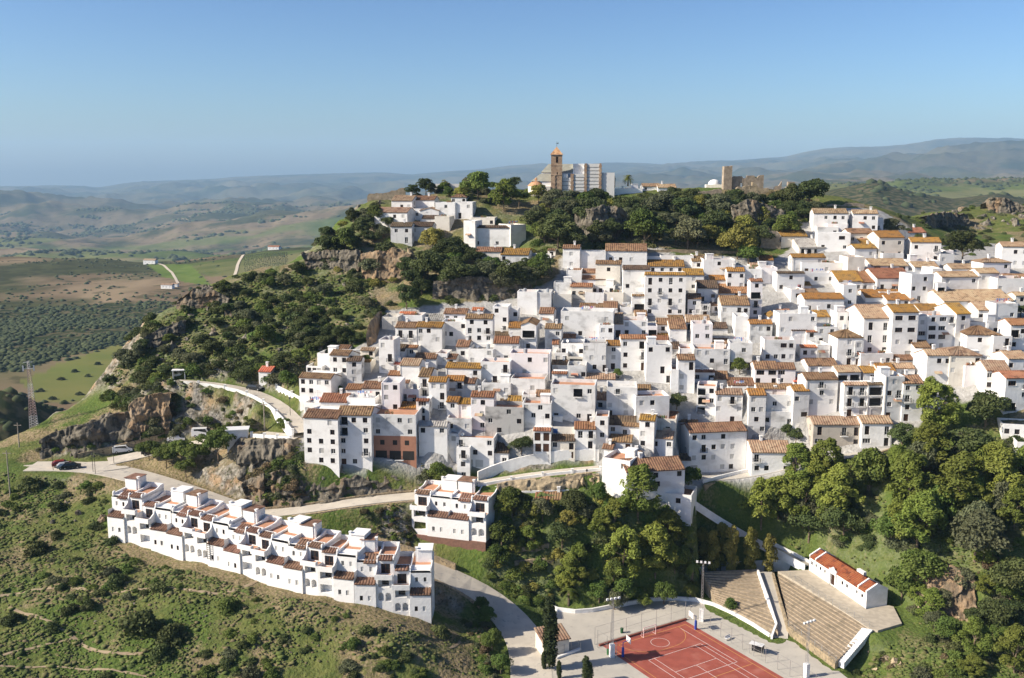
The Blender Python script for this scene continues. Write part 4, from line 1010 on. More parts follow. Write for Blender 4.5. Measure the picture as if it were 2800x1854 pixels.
# --- tile F: upper right
H('F',848,1094,612,740,'m',580,'.www/..w.',rc='t',yaw=8,dep=8,ex='c',lab='white house with tan roof highest on the right, below the ruined wall')
H('F',1130,1312,615,745,'m',590,'.ww/..w',rc='t',yaw=10,dep=8,lab='white cube-shaped house with tan roof and bright left wall at upper right')
H('F',1205,1352,648,750,'f',0,'.b')
H('F',878,1115,755,890,'f',0,'.W/w.w',yaw=8)
H('F',880,1030,712,790,'f',0,'..w',yaw=8)
H('F',950,1100,690,760,'f',0,'.',yaw=8)
H('F',620,808,778,850,'m',735,'.w.',rc='o',wc='c')
H('F',750,940,860,905,'m',795,'BB',rc='g',wc='c')
H('F',1105,1285,757,840,'m',724,'ww.',rc='b',wc='c')
H('F',1318,1498,786,940,'m',740,'w.w/t.w',rc='o',wc='c',lab='cream house with bright ochre roof below the cube-shaped white house')
H('F',1195,1325,832,880,'m',782,'',rc='o')
H('F',1148,1305,865,940,'m',836,'.s',rc='o')
H('F',1548,1764,820,970,'m',788,'w.b/w.b',rc='o',yaw=8,dep=8,lab='white house with ochre roof and two balconies below the rocky hill')
H('F',1760,1862,905,985,'f',0,'w.',tc='g')
H('F',1528,1665,752,785,'m',716,'w',rc='r',lab='low white house with rust roof at the foot of the rocky hill')
H('F',2200,2400,852,1010,'m',820,'.ww/.ss',rc='t',yaw=10,lab='white house with pale roof under the dark tree at the far right')
H('F',698,935,930,1050,'m',906,'..s/s..',rc='o')
H('F',765,1055,968,1060,'f',0,'d.s.',tc='r')
H('F',905,1050,985,1010,'m',965,'B',rc='o')
H('F',466,565,950,1010,'m',918,'s',rc='o',yaw=4)
H('F',468,590,1005,1120,'f',0,'../..',yaw=4)
H('F',60,288,945,1070,'f',0,'.ww/...')
H('F',400,470,1000,1050,'m',972,'w',rc='t')
H('F',228,355,1030,1160,'m',1004,'w.w/w.w',rc='o')
H('F',352,480,1015,1130,'f',0,'.w.')
H('F',588,785,1042,1175,'m',1030,'.w./w.t',rc='d')
H('F',788,1004,1042,1125,'f',0,'.w.w',tc='w',lab='low flat white house with blue washing on its terrace')
H('F',732,835,1130,1160,'m',1108,'',rc='o')
H('F',1030,1205,1102,1185,'m',1028,'w.w',rc='o')
H('F',1095,1215,928,1090,'f',0,'./.W')
H('F',1270,1535,990,1030,'m',940,'WwW',rc='t')
H('F',1305,1560,1080,1180,'m',1008,'bbb',rc='r',dep=9,yaw=-3,lab='hotel-like white house with dormers on its rust-red roof')
H('F',1325,1552,1178,1215,'f',0,'w.w.')
H('F',1200,1330,1110,1180,'m',1030,'w.w',rc='r',ex='c')
H('F',1548,1706,1050,1260,'f',0,'..w./w.w./.t.w',yaw=-8,tc='g',lab='curved white house with dark terrace rail near the chapel')
H('F',1700,1770,1010,1150,'f',0,'w/b')
H('F',1580,1755,1000,1040,'m',962,'.',rc='t')
H('F',1770,2045,1070,1190,'m',1032,'w.w/...',rc='t',yaw=-3)
H('F',2035,2180,1042,1180,'m',1008,'w./.w',rc='t',yaw=-3)
H('F',2066,2265,966,1090,'h',935,'..w/..w',rc='t',dep=7,ex='c')
H('F',1845,2015,1012,1050,'m',976,'',rc='t')
H('F',2168,2400,1082,1220,'f',0,'w...w')
H('F',2240,2400,1080,1120,'m',1050,'',rc='b')
H('F',2305,2400,1205,1260,'m',1180,'w',rc='t')
H('F',1000,1110,1110,1130,'m',1095,'',rc='b')
H('F',110,225,1092,1120,'m',1060,'',rc='o')
H('F',1350,1500,900,960,'f',0,'.')
H('F',1550,1760,955,1010,'f',0,'')
H('F',1800,1860,880,910,'f',0,'')
# --- tile E: upper middle
H('E',328,438,780,912,'m',757,'w/w',rc='b')
H('E',428,605,800,912,'f',0,'')
H('E',604,872,795,905,'m',750,'www.',rc='b',yaw=6,dep=8,lab='white house with brown roof and three windows alone below the church cliff')
H('E',540,705,880,1020,'m',858,'.w./...',rc='b',yaw=8)
H('E',395,545,937,975,'m',912,'',rc='b')
H('E',442,605,978,1010,'m',955,'w.',rc='b')
H('E',350,450,920,1010,'f',0,'')
H('E',270,385,1000,1080,'f',0,'',wc='s')
H('E',716,890,915,1130,'m',890,'.../w.s/..s',rc='d')
H('E',884,1116,895,940,'m',855,'wwtt',rc='o')
H('E',856,1120,950,1220,'m',935,'twtw/wtww/tsts/w.ww',rc='o',yaw=6,dep=10,lab='tall white four-storey block with ochre roof, tallest in the upper village')
H('E',1108,1240,950,1050,'m',912,'w/w',rc='o')
H('E',1165,1245,862,910,'m',826,'w',rc='b')
H('E',1240,1440,855,960,'f',0,'.ww.',tc='g')
H('E',870,985,830,860,'f',0,'')
H('E',960,1175,825,880,'f',0,'')
H('E',1500,1610,900,960,'f',0,'..')
H('E',1440,1545,890,930,'f',0,'')
H('E',775,880,1085,1190,'m',1082,'B',rc='b')
H('E',700,780,1160,1200,'f',0,'',tc='g')
# --- tile D: houses on the left shoulder of the hill
H('D',768,980,545,648,'m',515,'..ww/....',rc='t',yaw=14,dep=8,lab='white house with pale tan roof at the left edge of the hilltop group')
H('D',878,1012,470,545,'m',438,'.ww',rc='t',yaw=10)
H('D',1003,1155,465,530,'m',441,'',rc='b',yaw=10,dep=7)
H('D',975,1065,522,595,'f',0,'.w')
H('D',1062,1185,535,600,'g',515,'.',rc='t',wc='w')
H('D',1162,1295,482,590,'f',0,'.w./...')
H('D',1264,1360,448,490,'h',420,'w.w',rc='b',dep=6,lab='small white tower with hipped brown roof above the hilltop houses')
H('D',1290,1402,480,590,'f',0,'.w/t.')
H('D',873,1010,637,748,'m',612,'ww/.t',rc='d',wc='s')
H('D',1005,1142,637,735,'m',610,'w.w/..s',rc='d',wc='s')
H('D',1158,1258,572,660,'f',0,'',wc='w')
H('D',1075,1175,585,620,'m',563,'',rc='d')
H('D',1405,1655,645,780,'m',632,'..../w.w.',rc='d',yaw=8,dep=11,lab='big blank-walled white house with dark coping on the hill shoulder',deep_base=6)
H('D',1650,1748,625,780,'f',0,'',yaw=-30,dep=8,deep_base=6)
H('D',1345,1420,600,770,'f',0,'',yaw=20)
H('D',1390,1545,580,640,'f',0,'w..w')
H('D',1425,1590,800,895,'m',772,'w.w',rc='b',wc='c')
H('D',1585,1764,820,915,'m',780,'w.../.w.w',rc='o',wc='s',lab='old grey-stained house with long ochre roof on the cliff edge')
H('D',1888,1938,790,835,'m',780,'w',rc='b')
H('D',1240,1350,800,835,'f',0,'w',wc='b',lab='roofless stone ruin beside the cliff-edge houses')
# ------------------------------------------------------------------ labels that single each house out
LAND = [('church', 1560, 480), ('four-storey block', 1820, 800), ('chapel', 2680, 810), ('beige house', 2290, 1190), ('pink terrace house', 1440, 1000), ('brick-based block', 1080, 1200), ('big blank wall', 1600, 890),
        ('hipped tower house', 2320, 960), ('castle ruin', 2060, 500), ('hotel-like house', 2440, 790), ('blue-shuttered house', 1780, 1120), ('six-door house', 1480, 1230), ('cube-shaped house', 2360, 610), ('cliff-edge house', 1410, 710), ('tall apartment blocks', 920, 1210), ('biggest pine', 2560, 1120)]
NUM = ['no', 'one', 'two', 'three', 'four', 'five', 'six', 'seven', 'eight', 'nine', 'ten', 'eleven', 'twelve', 'thirteen', 'fourteen', 'fifteen', 'sixteen']
ORD = ['first', 'second', 'third', 'fourth', 'fifth', 'sixth', 'seventh', 'eighth', 'ninth', 'tenth']
def describe(h, full):
    size = 'narrow ' if h['w'] < 5.2 else ('wide ' if h['w'] > 10.5 else ('tall ' if h['h'] > 8 else ('low ' if h['h'] < 3.2 else '')))
    rf = 'flat roof' if h['roof'] == 'f' else f"{RNAME[h['rc']]} {'hipped' if h['roof'] == 'h' else 'tiled' if h['rc'] != 'g' else 'sheet'} roof"
    wn = f"{NUM[h['nw']]} window{'s' if h['nw'] != 1 else ''}" if h['nw'] else 'blank front'
    s = f"{size}{WNAME[h['wc']]} house, {rf}, {wn}"
    if full:
        b_ = min(LAND, key=lambda q: math.hypot(q[1] - h['px'], (q[2] - h['py']) * 1.5)); dx = h['px'] - b_[1]; dy = (h['py'] - b_[2]) * 1.5
        s += ', ' + (('right of' if dx > 0 else 'left of') if abs(dx) > abs(dy) else ('below' if dy > 0 else 'above')) + ' the ' + b_[0]
    return s
from collections import defaultdict
g1 = defaultdict(list)
for h in HOUSES:
    if not h['lab']: g1[describe(h, True)].append(h)
for s, hs in g1.items():
    hs.sort(key=lambda h: h['px'])
    for i, h in enumerate(hs):
        h['lab'] = s if len(hs) == 1 else f"{s}, {'leftmost' if i == 0 else 'rightmost' if i == len(hs) - 1 else ORD[i] + ' from left'}"
for h in HOUSES:
    h['o']['label'] = h['lab']; h['o']['group'] = 'white houses of the hill village'
    if len(h['lab'].split()) > 16: print('LONG', h['lab'])
# ------------------------------------------------------------------ road surfaces, walls
M_CONC = mat('worn_concrete', (.52, .47, .39), (.45, .405, .34), .35, (.33, .31, .28), 1.1, rough=.95, bump=.01, thr3=(.60, .72))
M_PLAZA = mat('plaza_concrete', (.46, .425, .365), (.41, .38, .33), .25, (.34, .315, .275), .8, rough=.95, thr3=(.58, .74))
M_DIRT = mat('trodden_earth', (.27, .205, .13), (.34, .265, .17), .8, rough=1)
M_STONE = mat('rubble_stone', (.36, .28, .175), (.24, .19, .125), 1.1, (.12, .10, .07), 2.2, rough=.95, bump=.12, bscale=2.4, thr=(.4, .6), thr3=(.56, .66))
M_PALEROCK = mat('pale_rock', (.42, .33, .21), (.27, .215, .14), .7, (.13, .11, .075), 1.6, rough=.95, bump=.15, bscale=1.8, thr3=(.58, .68))
def side_of(pts, i):
    a = pts[max(i - 1, 0)]; b = pts[min(i + 1, len(pts) - 1)]; d = Vector((b[0] - a[0], b[1] - a[1], 0)); d.normalize(); return Vector((d.y, -d.x, 0))
def ribbon(name, pts, w, m, lift=.02, label=None, cat='road', skirt=.3, cross=2):
    mb = MB(); L = []
    for i, p in enumerate(pts):
        s = side_of(pts, i); p = Vector(p); L.append((p - s * w / 2 + Vector((0, 0, lift)), p + s * w / 2 + Vector((0, 0, lift))))
    for (a, b), (c, d) in zip(L[:-1], L[1:]):
        mb.quad(tuple(a), tuple(c), tuple(d), tuple(b))
        dz = Vector((0, 0, -skirt)); mb.quad(tuple(a), tuple(a + dz), tuple(c + dz), tuple(c)); mb.quad(tuple(b), tuple(d), tuple(d + dz), tuple(b + dz))
    return struct(mb.build(name, m), label=label, cat=cat)
ribbon('road', road_low, 7.6, M_CONC, .03, 'pale concrete road running behind the terraced row up to the car park')
ribbon('road', road_up, 5.0, M_CONC, .045, 'pale concrete road climbing from the bend to the village')
ribbon('road', road_side, 6.6, M_CONC, .06, 'concrete side road past the cliff wall')
ribbon('path', prom, 4.6, M_CONC, .02, 'promenade curving above the rocky bank', 'path')
ribbon('path', walk_low, 5.2, M_CONC, .05, 'paved viewpoint terrace beside the apartment block', 'path')
ribbon('path', lane_up, 3.4, M_CONC, .03, 'ramp lane above the pale rocks', 'path')
ribbon('path', stair_walk, 2.4, M_PLAZA, .03, 'stepped walkway descending through the trees to the amphitheatre', 'path')
ribbon('path', street, 3.4, M_PLAZA, .03, 'street along the foot of the lowest right-hand houses', 'path')
pk = MB(); zz = park_z; pk.prism([(p.x, p.y, zz - .5) for p in park], [(p.x, p.y, zz + .005) for p in park]); struct(pk.build('car_park', M_CONC), label='pale concrete car park at the left end of the road', cat='car park')
pl = MB(); pl.prism([(p.x, p.y, PZ - .6) for p in plaza_poly], [(p.x, p.y, PZ) for p in plaza_poly]); struct(pl.build('plaza', M_PLAZA), label='pale concrete plaza around the red sports court', cat='plaza')
def foot(pts, w=.9, n='path', lab='trodden earth footpath across the grass slope'):
    q = relax(resample([castd(*p) for p in pts], 1.2), 3); mb = MB(); L = []
    for i, p in enumerate(q):
        s = side_of(q, i); ww = w * rng.uniform(.16, .36); a = p - s * ww; b = p + s * ww
        c = lambda v: (v.x, v.y, max(gz(v.x, v.y), gz(p.x, p.y) - .1) + .07)
        L.append((c(a), (p.x, p.y, gz(p.x, p.y) + .09), c(b)))
    for u, v in zip(L[:-1], L[1:]): mb.quad(u[0], v[0], v[1], u[1]); mb.quad(u[1], v[1], v[2], u[2])
    struct(mb.build(n, M_DIRT), label=lab, cat='path')
foot([(0,1378),(60,1368),(150,1358),(260,1372),(330,1362),(400,1358),(440,1366),(520,1375),(560,1362),(600,1340)], 1.3)
foot([(20,1405),(80,1425),(130,1445),(165,1470),(200,1500),(260,1512),(330,1512)], 1.2, lab='trodden earth footpath winding down below the big dark bushes')
foot([(165,1478),(110,1490),(50,1502),(0,1518)], .8, lab='thin footpath branching left near the bottom corner')
foot([(0,1540),(130,1540),(260,1548),(340,1565)], .8, lab='thin footpath along the bottom edge of the slope')
foot([(1005,1448),(1040,1460),(1070,1470),(1062,1492),(1040,1500)], 1.0, lab='short stony footpath right of the terraced row')
def wall(name, pts, h, th, m, label, cat='wall', down=.8, posts=None, post_h=.35, rail=False, group=None):
    """a wall along a 3-D line; posts = spacing of capped posts"""
    root = thing(name, label, cat, tuple(pts[0]), 0, group); o = Vector(pts[0]); mb = MB()
    for i in range(len(pts) - 1):
        a = Vector(pts[i]) - o; b = Vector(pts[i + 1]) - o; sa = side_of(pts, i) * th / 2; sb = side_of(pts, i + 1) * th / 2
        z0 = Vector((0, 0, -down)); z1 = Vector((0, 0, h))
        mb.prism([tuple(a - sa + z0), tuple(b - sb + z0), tuple(b + sb + z0), tuple(a + sa + z0)], [tuple(a - sa + z1), tuple(b - sb + z1), tuple(b + sb + z1), tuple(a + sa + z1)])
    mb.build('wall', m, root)
    if posts:
        acc = 0; last = Vector(pts[0]); nx = 0
        pm = MB(); t = th / 2 + .09; pm.box(-t, t, -t, t, -.3, h + post_h); pm.box(-t - .06, t + .06, -t - .06, t + .06, h + post_h, h + post_h + .1); me = None
        for i, p in enumerate(pts):
            p = Vector(p); acc += (p - last).length; last = p
            if acc >= nx or i == len(pts) - 1:
                nx = acc + posts
                if me is None: ob = pm.build('post', m, root); me = ob.data; ob.location = p - o
                else: link('post', me, root, p - o)
    return root
def shift(pts, d): return [Vector(p) + side_of(pts, i) * d for i, p in enumerate(pts)]
def dline(*p, step=2.0, it=2): return relax(resample([castd(*q) for q in p], step), it)
wall('promenade_wall', shift(prom, 2.4), .75, .35, M_WHITE, 'white parapet with evenly spaced posts along the outer edge of the promenade', posts=4.2, down=2.0)
wall('viewpoint_wall', shift(walk_low, 2.7), .8, .35, M_WHITE, 'white parapet with posts around the viewpoint terrace', posts=3.6, down=1.0)
wall('retaining_wall', shift(walk_low, 2.95), -.2, .3, M_STONE, 'grey rubble retaining wall under the viewpoint parapet', down=4.0)
wall('ramp_wall', shift(lane_up, 1.8), .5, .3, M_WHITE, 'low white wall with posts along the ramp above the pale rocks', posts=4.5, down=.6)
wall('retaining_wall', shift(lane_up, 2.0), -.1, .4, M_STONE, 'brown stone retaining wall under the ramp', down=1.6)
wall('street_wall', dline((1105,1112),(1135,1098),(1200,1078),(1290,1062),(1385,1060)), 2.2, .4, WALL['w'], 'long white wall curving up behind the ramp', down=1.5)
wall('stair_wall', shift(stair_walk, 1.35), .75, .28, M_WHITE, 'white parapet on the lower side of the stepped walkway', down=1.2)
wall('stair_wall', shift(stair_walk, -1.35), .75, .28, M_WHITE, 'white parapet on the upper side of the stepped walkway', down=1.2)
wall('bend_wall', shift(road_up[-12:], 2.7), .7, .3, M_WHITE, 'white roadside wall left of the corner house at the bend', down=1.4)
wall('roadside_wall', shift(road_up[:12], -2.75), .45, .3, M_STONE, 'low stone kerb wall on the upper side of the climbing road', down=.6)
wall('retaining_wall', shift(road_up[3:13], 3.0), -.05, .8, M_STONE, 'tall rubble retaining wall holding up the climbing road', down=3.0)
i0 = 4
wall('retaining_wall', shift(road_low[13:24], 3.9), 1.3, .7, M_STONE, 'tan rubble wall beside the road above the terraced row', down=1.0)
wall('retaining_wall', shift(road_low[10:15], -3.7), .1, .8, M_STONE, 'dark block retaining wall under the road at the right end of the terraced row', down=5.0)
wall('plaza_wall', [flat('d', *p) for p in ((1262,1402),(1290,1413),(1330,1418),(1370,1415),(1420,1405),(1500,1390),(1560,1387),(1610,1391),(1650,1402),(1690,1420),(1740,1448),(1780,1474))], .8, .4, M_WHITE, 'curving white wall at the back of the plaza', down=.8)
wall('amphitheatre_wall', [castd(*p) for p in ((1618,1320),(1650,1304),(1660,1306),(1740,1304),(1830,1300))], .7, .4, M_WHITE, 'white wall along the top of the left amphitheatre block', down=2.0)
wall('car_park_wall', dline((180,1060),(240,1047),(310,1030),(375,1014)), 1.2, .4, M_STONE, 'tan wall behind the parked white van', down=.8)
wall('bank_wall', dline((640,900),(672,908),(712,938), step=6.0, it=3), 1.1, .3, M_WHITE, 'white garden wall joining the promenade to the villa', down=1.5, posts=3.5)
wall('street_rail_wall', dline((1625,1118),(1690,1100),(1738,1090)), .8, .3, M_WHITE, 'white wall above the stone bank at the foot of the long white house', down=1.2)
wall('retaining_wall', shift(dline((1625,1120),(1690,1103),(1738,1094)), .5), .0, .5, M_STONE, 'grey stone bank wall left of the pale-roofed house', down=3.0)
wall('retaining_wall', dline((1960,1075),(2010,1060),(2065,1040)), .6, .5, M_STONE, 'dark stone wall below the beige house', down=3.5)
wall('hill_path_wall', dline((1480,585),(1560,582),(1640,585),(1740,588)), .8, .4, M_PALEROCK, 'low mossy wall along the foot of the church cliff', down=.8)
wall('white_wall', dline((1222,595),(1250,600),(1275,598)), 1.6, .3, M_WHITE, 'white wall linking the cliff-edge house to the small white gatehouse', down=1.5)
wall('garden_terrace_wall', dline((1190,1305),(1230,1300),(1280,1298)), .8, .5, M_STONE, 'stone edge of the lower garden terrace below the ivy', down=1.0)
wall('garden_terrace_wall', dline((1195,1272),(1240,1270),(1270,1262)), .6, .5, M_STONE, 'stone edge of the upper garden terrace below the ivy', down=1.0)
# ------------------------------------------------------------------ sports court
T = flat('d', 1585, 1436); Rr = flat('d', 1813, 1568); Lf = flat('d', 1385, 1488)
vv = Vector((Rr - T)).normalized(); uu = Vector((vv.y, -vv.x, 0)); uu = uu if uu.dot(Lf - T) > 0 else -uu
CW = min(max((Lf - T).dot(uu), 18), 24); CL = 42.0
def cp(u, v, z=0.0): q = T + uu * u + vv * v; return (q.x, q.y, PZ + .012 + z)
M_RED = mat('red_court_paint', (.32, .085, .06), (.28, .074, .052), .5, (.37, .13, .095), .3, rough=.8, thr3=(.55, .75))
M_LW = mat('white_line_paint', (.70, .62, .58), rough=.8); M_LY = mat('yellow_line_paint', (.62, .34, .10), rough=.8)
cb = MB(); cb.prism([cp(0, 0, -.3), cp(CW, 0, -.3), cp(CW, CL, -.3), cp(0, CL, -.3)], [cp(0, 0), cp(CW, 0), cp(CW, CL), cp(0, CL)])
court = struct(cb.build('sports_court', M_RED), label='red painted sports court with white and yellow lines', cat='court')
def lines(name, m, segs, z, w=.09):
    mb = MB()
    for pts in segs:
        for a, b in zip(pts[:-1], pts[1:]):
            d = Vector((b[0] - a[0], b[1] - a[1], 0)); L = d.length; d.normalize(); s = Vector((-d.y, d.x, 0)) * w / 2; e = d * w / 2
            a2 = Vector((a[0], a[1], 0)) - e; b2 = Vector((b[0], b[1], 0)) + e
            mb.quad(*[cp(q.x, q.y, z) for q in (a2 - s, b2 - s, b2 + s, a2 + s)])
    struct(mb.build(name, m, court))
def arc(cu, cv, r, a0, a1, n=18): return [(cu + r * math.cos(R(a0 + (a1 - a0) * i / n)), cv + r * math.sin(R(a0 + (a1 - a0) * i / n))) for i in range(n + 1)]
c2 = CW / 2
lines('yellow_line', M_LY, [[(1, 1.2), (CW - 1, 1.2), (CW - 1, CL - 1), (1, CL - 1), (1, 1.2)], arc(c2 - 1.5, 1.2, 6, 90, 180) , arc(c2 + 1.5, 1.2, 6, 0, 90), [(c2 - 1.5, 7.2), (c2 + 1.5, 7.2)], [(1, 20), (CW - 1, 20)]], .004)
lines('white_line', M_LW, [[(4, 9), (CW - 4, 9), (CW - 4, 33), (4, 33), (4, 9)], [(5.4, 9), (5.4, 33)], [(CW - 5.4, 9), (CW - 5.4, 33)], [(5.4, 15), (CW - 5.4, 15)], [(c2, 15), (c2, 27)], arc(c2, 4.6, 1.8, 0, 360, 24), [(3, 2), (3, 18), (CW - 3, 18)]], .008)
ch = MB(); ch.prism([cp(-.5, -.5, -.3), cp(CW + .6, -.5, -.3), cp(CW + .6, -.1, -.3), cp(-.5, -.1, -.3)], [cp(-.5, -.5, .35), cp(CW + .6, -.5, .35), cp(CW + .6, -.1, .35), cp(-.5, -.1, .35)])
tag(ch.build('kerb_wall', mat('dark_red_kerb', (.20, .07, .05), rough=.8)), 'low dark red kerb wall along the back edge of the court', 'kerb wall')
M_STEEL = mat('galvanised_steel', (.42, .42, .41), rough=.45, metal=.6); M_BLUEPOST = mat('blue_pad', (.03, .07, .35), rough=.5)
def fence(pts, h, label, gap=4.0, name='fence'):
    o = Vector(pts[0]); root = thing(name, label, 'fence', o); me = None; rl = MB()
    for a, b in zip(pts[:-1], pts[1:]):
        a = Vector(a); b = Vector(b); n = max(1, round((b - a).length / gap))
        for z in (.05, h * .5, h): rl.tube(a - o + Vector((0, 0, z)), b - o + Vector((0, 0, z)), .022, n=4)
        for i in range(n + 1):
            q = a.lerp(b, i / n) - o
            if me is None:
                pm = MB(); pm.tube((0, 0, -.3), (0, 0, h), .045, n=6); ob = pm.build('post', M_STEEL, root); me = ob.data; ob.location = q
            elif i or a == Vector(pts[0]): link('post', me, root, q)
    rl.build('rail', M_STEEL, root); return root
fence([cp(-1, -1.2), cp(CW + 1, -1.2)], 3.6, 'tall thin steel fence at the back edge of the red court')
fence([cp(-1.2, 0), cp(-1.2, CL - 6)], 3.2, 'thin steel fence along the right side of the red court', 3.0)
fence([cp(CW + 1.2, 0), cp(CW + 1.2, 6)], 3.6, 'short steel fence at the left back corner of the red court', 3.0)
def goal(v, flip, lab):
    r = thing('handball_goal', lab, 'goal', cp(c2, v), math.atan2(uu.y, uu.x)); f = MB()
    for x in (-1.5, 1.5): f.box(x - .05, x + .05, -.05, .05, 0, 2.05); f.tube((x, 0, 2.0), (x, -.9 * flip, 0.05), .03); f.tube((x, 0, .05), (x, -.9 * flip, .05), .03)
    f.box(-1.55, 1.55, -.05, .05, 2.0, 2.1); f.build('frame', mat('goal_paint', (.75, .55, .52), rough=.5), r)
    n_ = MB()
    for i in range(12): x = -1.45 + i * .264; n_.tube((x, 0, 2.0), (x, -.9 * flip, .06), .008, n=3)
    for i in range(6): z = .3 + i * .3; n_.tube((-1.5, -.9 * flip * (1 - z / 2.05), z), (1.5, -.9 * flip * (1 - z / 2.05), z), .008, n=3)
    n_.build('net', M_DISH, r)
sgn = 1 if (Vector((-uu.y, uu.x, 0)).dot(vv) > 0) else -1
goal(1.4, sgn, 'white handball goal at the back end of the red court')
def hoop(p, face, lab):
    r = thing('basketball_hoop', lab, 'basketball hoop', p, math.atan2(face.y, face.x) - math.pi / 2)
    f = MB(); f.box(-.18, .18, -.18, .18, 0, 1.9); f.build('padding', M_BLUEPOST, r)
    f = MB(); f.tube((0, 0, 1.9), (0, 0, 2.9), .08); f.tube((0, 0, 2.9), (0, 1.1, 3.2), .06); f.build('post', M_BLUEPOST, r)
    f = MB(); f.box(-.9, .9, 1.1, 1.15, 2.75, 3.9); b = f.build('backboard', M_DISH, r)
    f = MB(); ring = [(.23 * math.cos(R(30 * i)), 1.4 + .23 * math.sin(R(30 * i)), 3.05) for i in range(13)]
    for a, b2 in zip(ring[:-1], ring[1:]): f.tube(a, b2, .015, n=4)
    f.build('rim', mat('orange_rim', (.6, .16, .04), rough=.5), b)
hoop(flat('I', 1193, 1025), vv * .2 - uu, 'basketball hoop with blue padded post at the left edge of the court')
hoop(flat('I', 1782, 803), -(vv * .2 - uu), 'basketball hoop with blue padded post at the right back edge of the court')
def mast(p, h, lab, az=0):
    r = thing('floodlight_mast', lab, 'floodlight', p, az)
    f = MB(); f.box(-.42, .42, -.42, .42, -.3, 2.6); f.build('pedestal', M_WHITE, r)
    f = MB()
    for x in (-.2, .2):
        for y in (-.2, .2): f.tube((x, y, 2.6), (x * .6, y * .6, h), .03, n=4)
    n = int((h - 2.6) / .7)
    for i in range(n):
        z0 = 2.6 + i * .7; k = 1 - .4 * i / n
        for s in ((-1, -1, 1, -1), (1, -1, 1, 1), (1, 1, -1, 1), (-1, 1, -1, -1)): f.tube((.2 * k * s[0], .2 * k * s[1], z0), (.2 * k * s[2], .2 * k * s[3], z0 + .7), .015, n=3)
    f.tube((-1.3, 0, h), (1.3, 0, h), .05); f.build('mast', M_STEEL, r)
    for x in (-1.2, -.4, .4, 1.2):
        f = MB(); f.box(x - .2, x + .2, -.3, .05, h + .02, h + .38); f.build('lamp', M_DISH, r)
mast(flat('I', 1105, 1025), 11.5, 'floodlight mast on a white pedestal at the left edge of the red court', R(20))
mast(flat('I', 1828, 735), 12.5, 'floodlight mast on a white pedestal behind the red court', R(-15))
mast(flat('J', 530, 1560), 10.5, 'floodlight mast on a white pedestal right of the red court near the bottom edge', R(30))
def bin_(p, lab, m):
    r = MB(); r.tube((0, 0, 0), (0, 0, .95), .28, .34, n=10); r.tube((0, 0, .95), (0, 0, 1.02), .36, .3, n=10); o = r.build('litter_bin', m); o.location = p; tag(o, lab, 'bin')
bin_(flat('I', 1185, 830), 'dark green litter bin on the plaza behind the court', mat('green_bin', (.02, .08, .03), rough=.5))
bin_(flat('I', 1075, 1005), 'green litter bin beside the left floodlight pedestal', mat('green_bin', (.03, .12, .04), rough=.5))
def bench(p, rz, lab):
    r = thing('bench', lab, 'bench', p, rz)
    f = MB(); f.box(-.8, .8, -.22, .22, .42, .48); f.build('seat', M_DISH, r)
    f = MB(); f.box(-.8, .8, .2, .25, .55, .9); f.build('backrest', M_DISH, r)
    for x in (-.65, .65): f = MB(); f.box(x - .05, x + .05, -.2, .22, 0, .42); f.build('leg', M_STEEL, r)
bench(flat('I', 2045, 885), R(40), 'pale bench right of the court behind the thin fence')
sh = thing('dugout_shelter', 'small open shelter with dark panel beside the right side of the court', 'shelter', flat('I', 2265, 1010), R(-35))
f = MB()
for x in (-1.2, 1.2):
    for y in (0, 1.2): f.tube((x, y, 0), (x, y, 2.0), .04)
f.build('frame', M_STEEL, sh); f = MB(); f.box(-1.25, 1.25, 1.2, 1.26, .1, 1.9); f.build('panel', M_IRON, sh); f = MB(); f.box(-1.3, 1.3, -.1, 1.3, 2.0, 2.06); f.build('roof', M_DISH, sh)
# small changing hut
hp = flat('I', 655, 1010); hs = thing('changing_hut', 'cream hut with pale red tiled roof behind the tall cypress', 'hut', hp, R(20))
f = MB(); hw, hd, hh = 5.2, 4.2, 3.0
facade(f, hw, -.5, hh, [], y=0); f2 = f
f.quad((hw / 2, 0, -.5), (hw / 2, hd, -.5), (hw / 2, hd, hh), (hw / 2, 0, hh)); f.quad((-hw / 2, hd, -.5), (-hw / 2, 0, -.5), (-hw / 2, 0, hh), (-hw / 2, hd, hh)); f.quad((hw / 2, hd, -.5), (-hw / 2, hd, -.5), (-hw / 2, hd, hh + .9), (hw / 2, hd, hh + .9))
for x in (-hw / 2, hw / 2): f.poly([(x, 0, hh), (x, hd, hh), (x, hd, hh + .9)])
f.build('wall', WALL['c'], hs); f = MB(); sheet(f, (-hw / 2 - .3, -.3, hh - .03), (hw / 2 + .3, -.3, hh - .03), (hw / 2 + .3, hd + .2, hh + .95), (-hw / 2 - .3, hd + .2, hh + .95)); f.build('roof', ROOF['t'], hs)
put('d', 'door', hs, (-hw / 2 - .04, 1.2, 0), (1.0, 1, 2.0), rz=R(-90))
fence([tuple(flat('I', 660, 1020)), tuple(flat('I', 835, 960)), tuple(flat('I', 850, 985))], 1.8, 'short steel fence in front of the changing hut', 2.0)
wall('hut_wall', [flat('I', 655, 1040), flat('I', 720, 1015), flat('I', 850, 968)], .4, .5, M_WHITE, 'low white wall in front of the changing hut', down=.4)
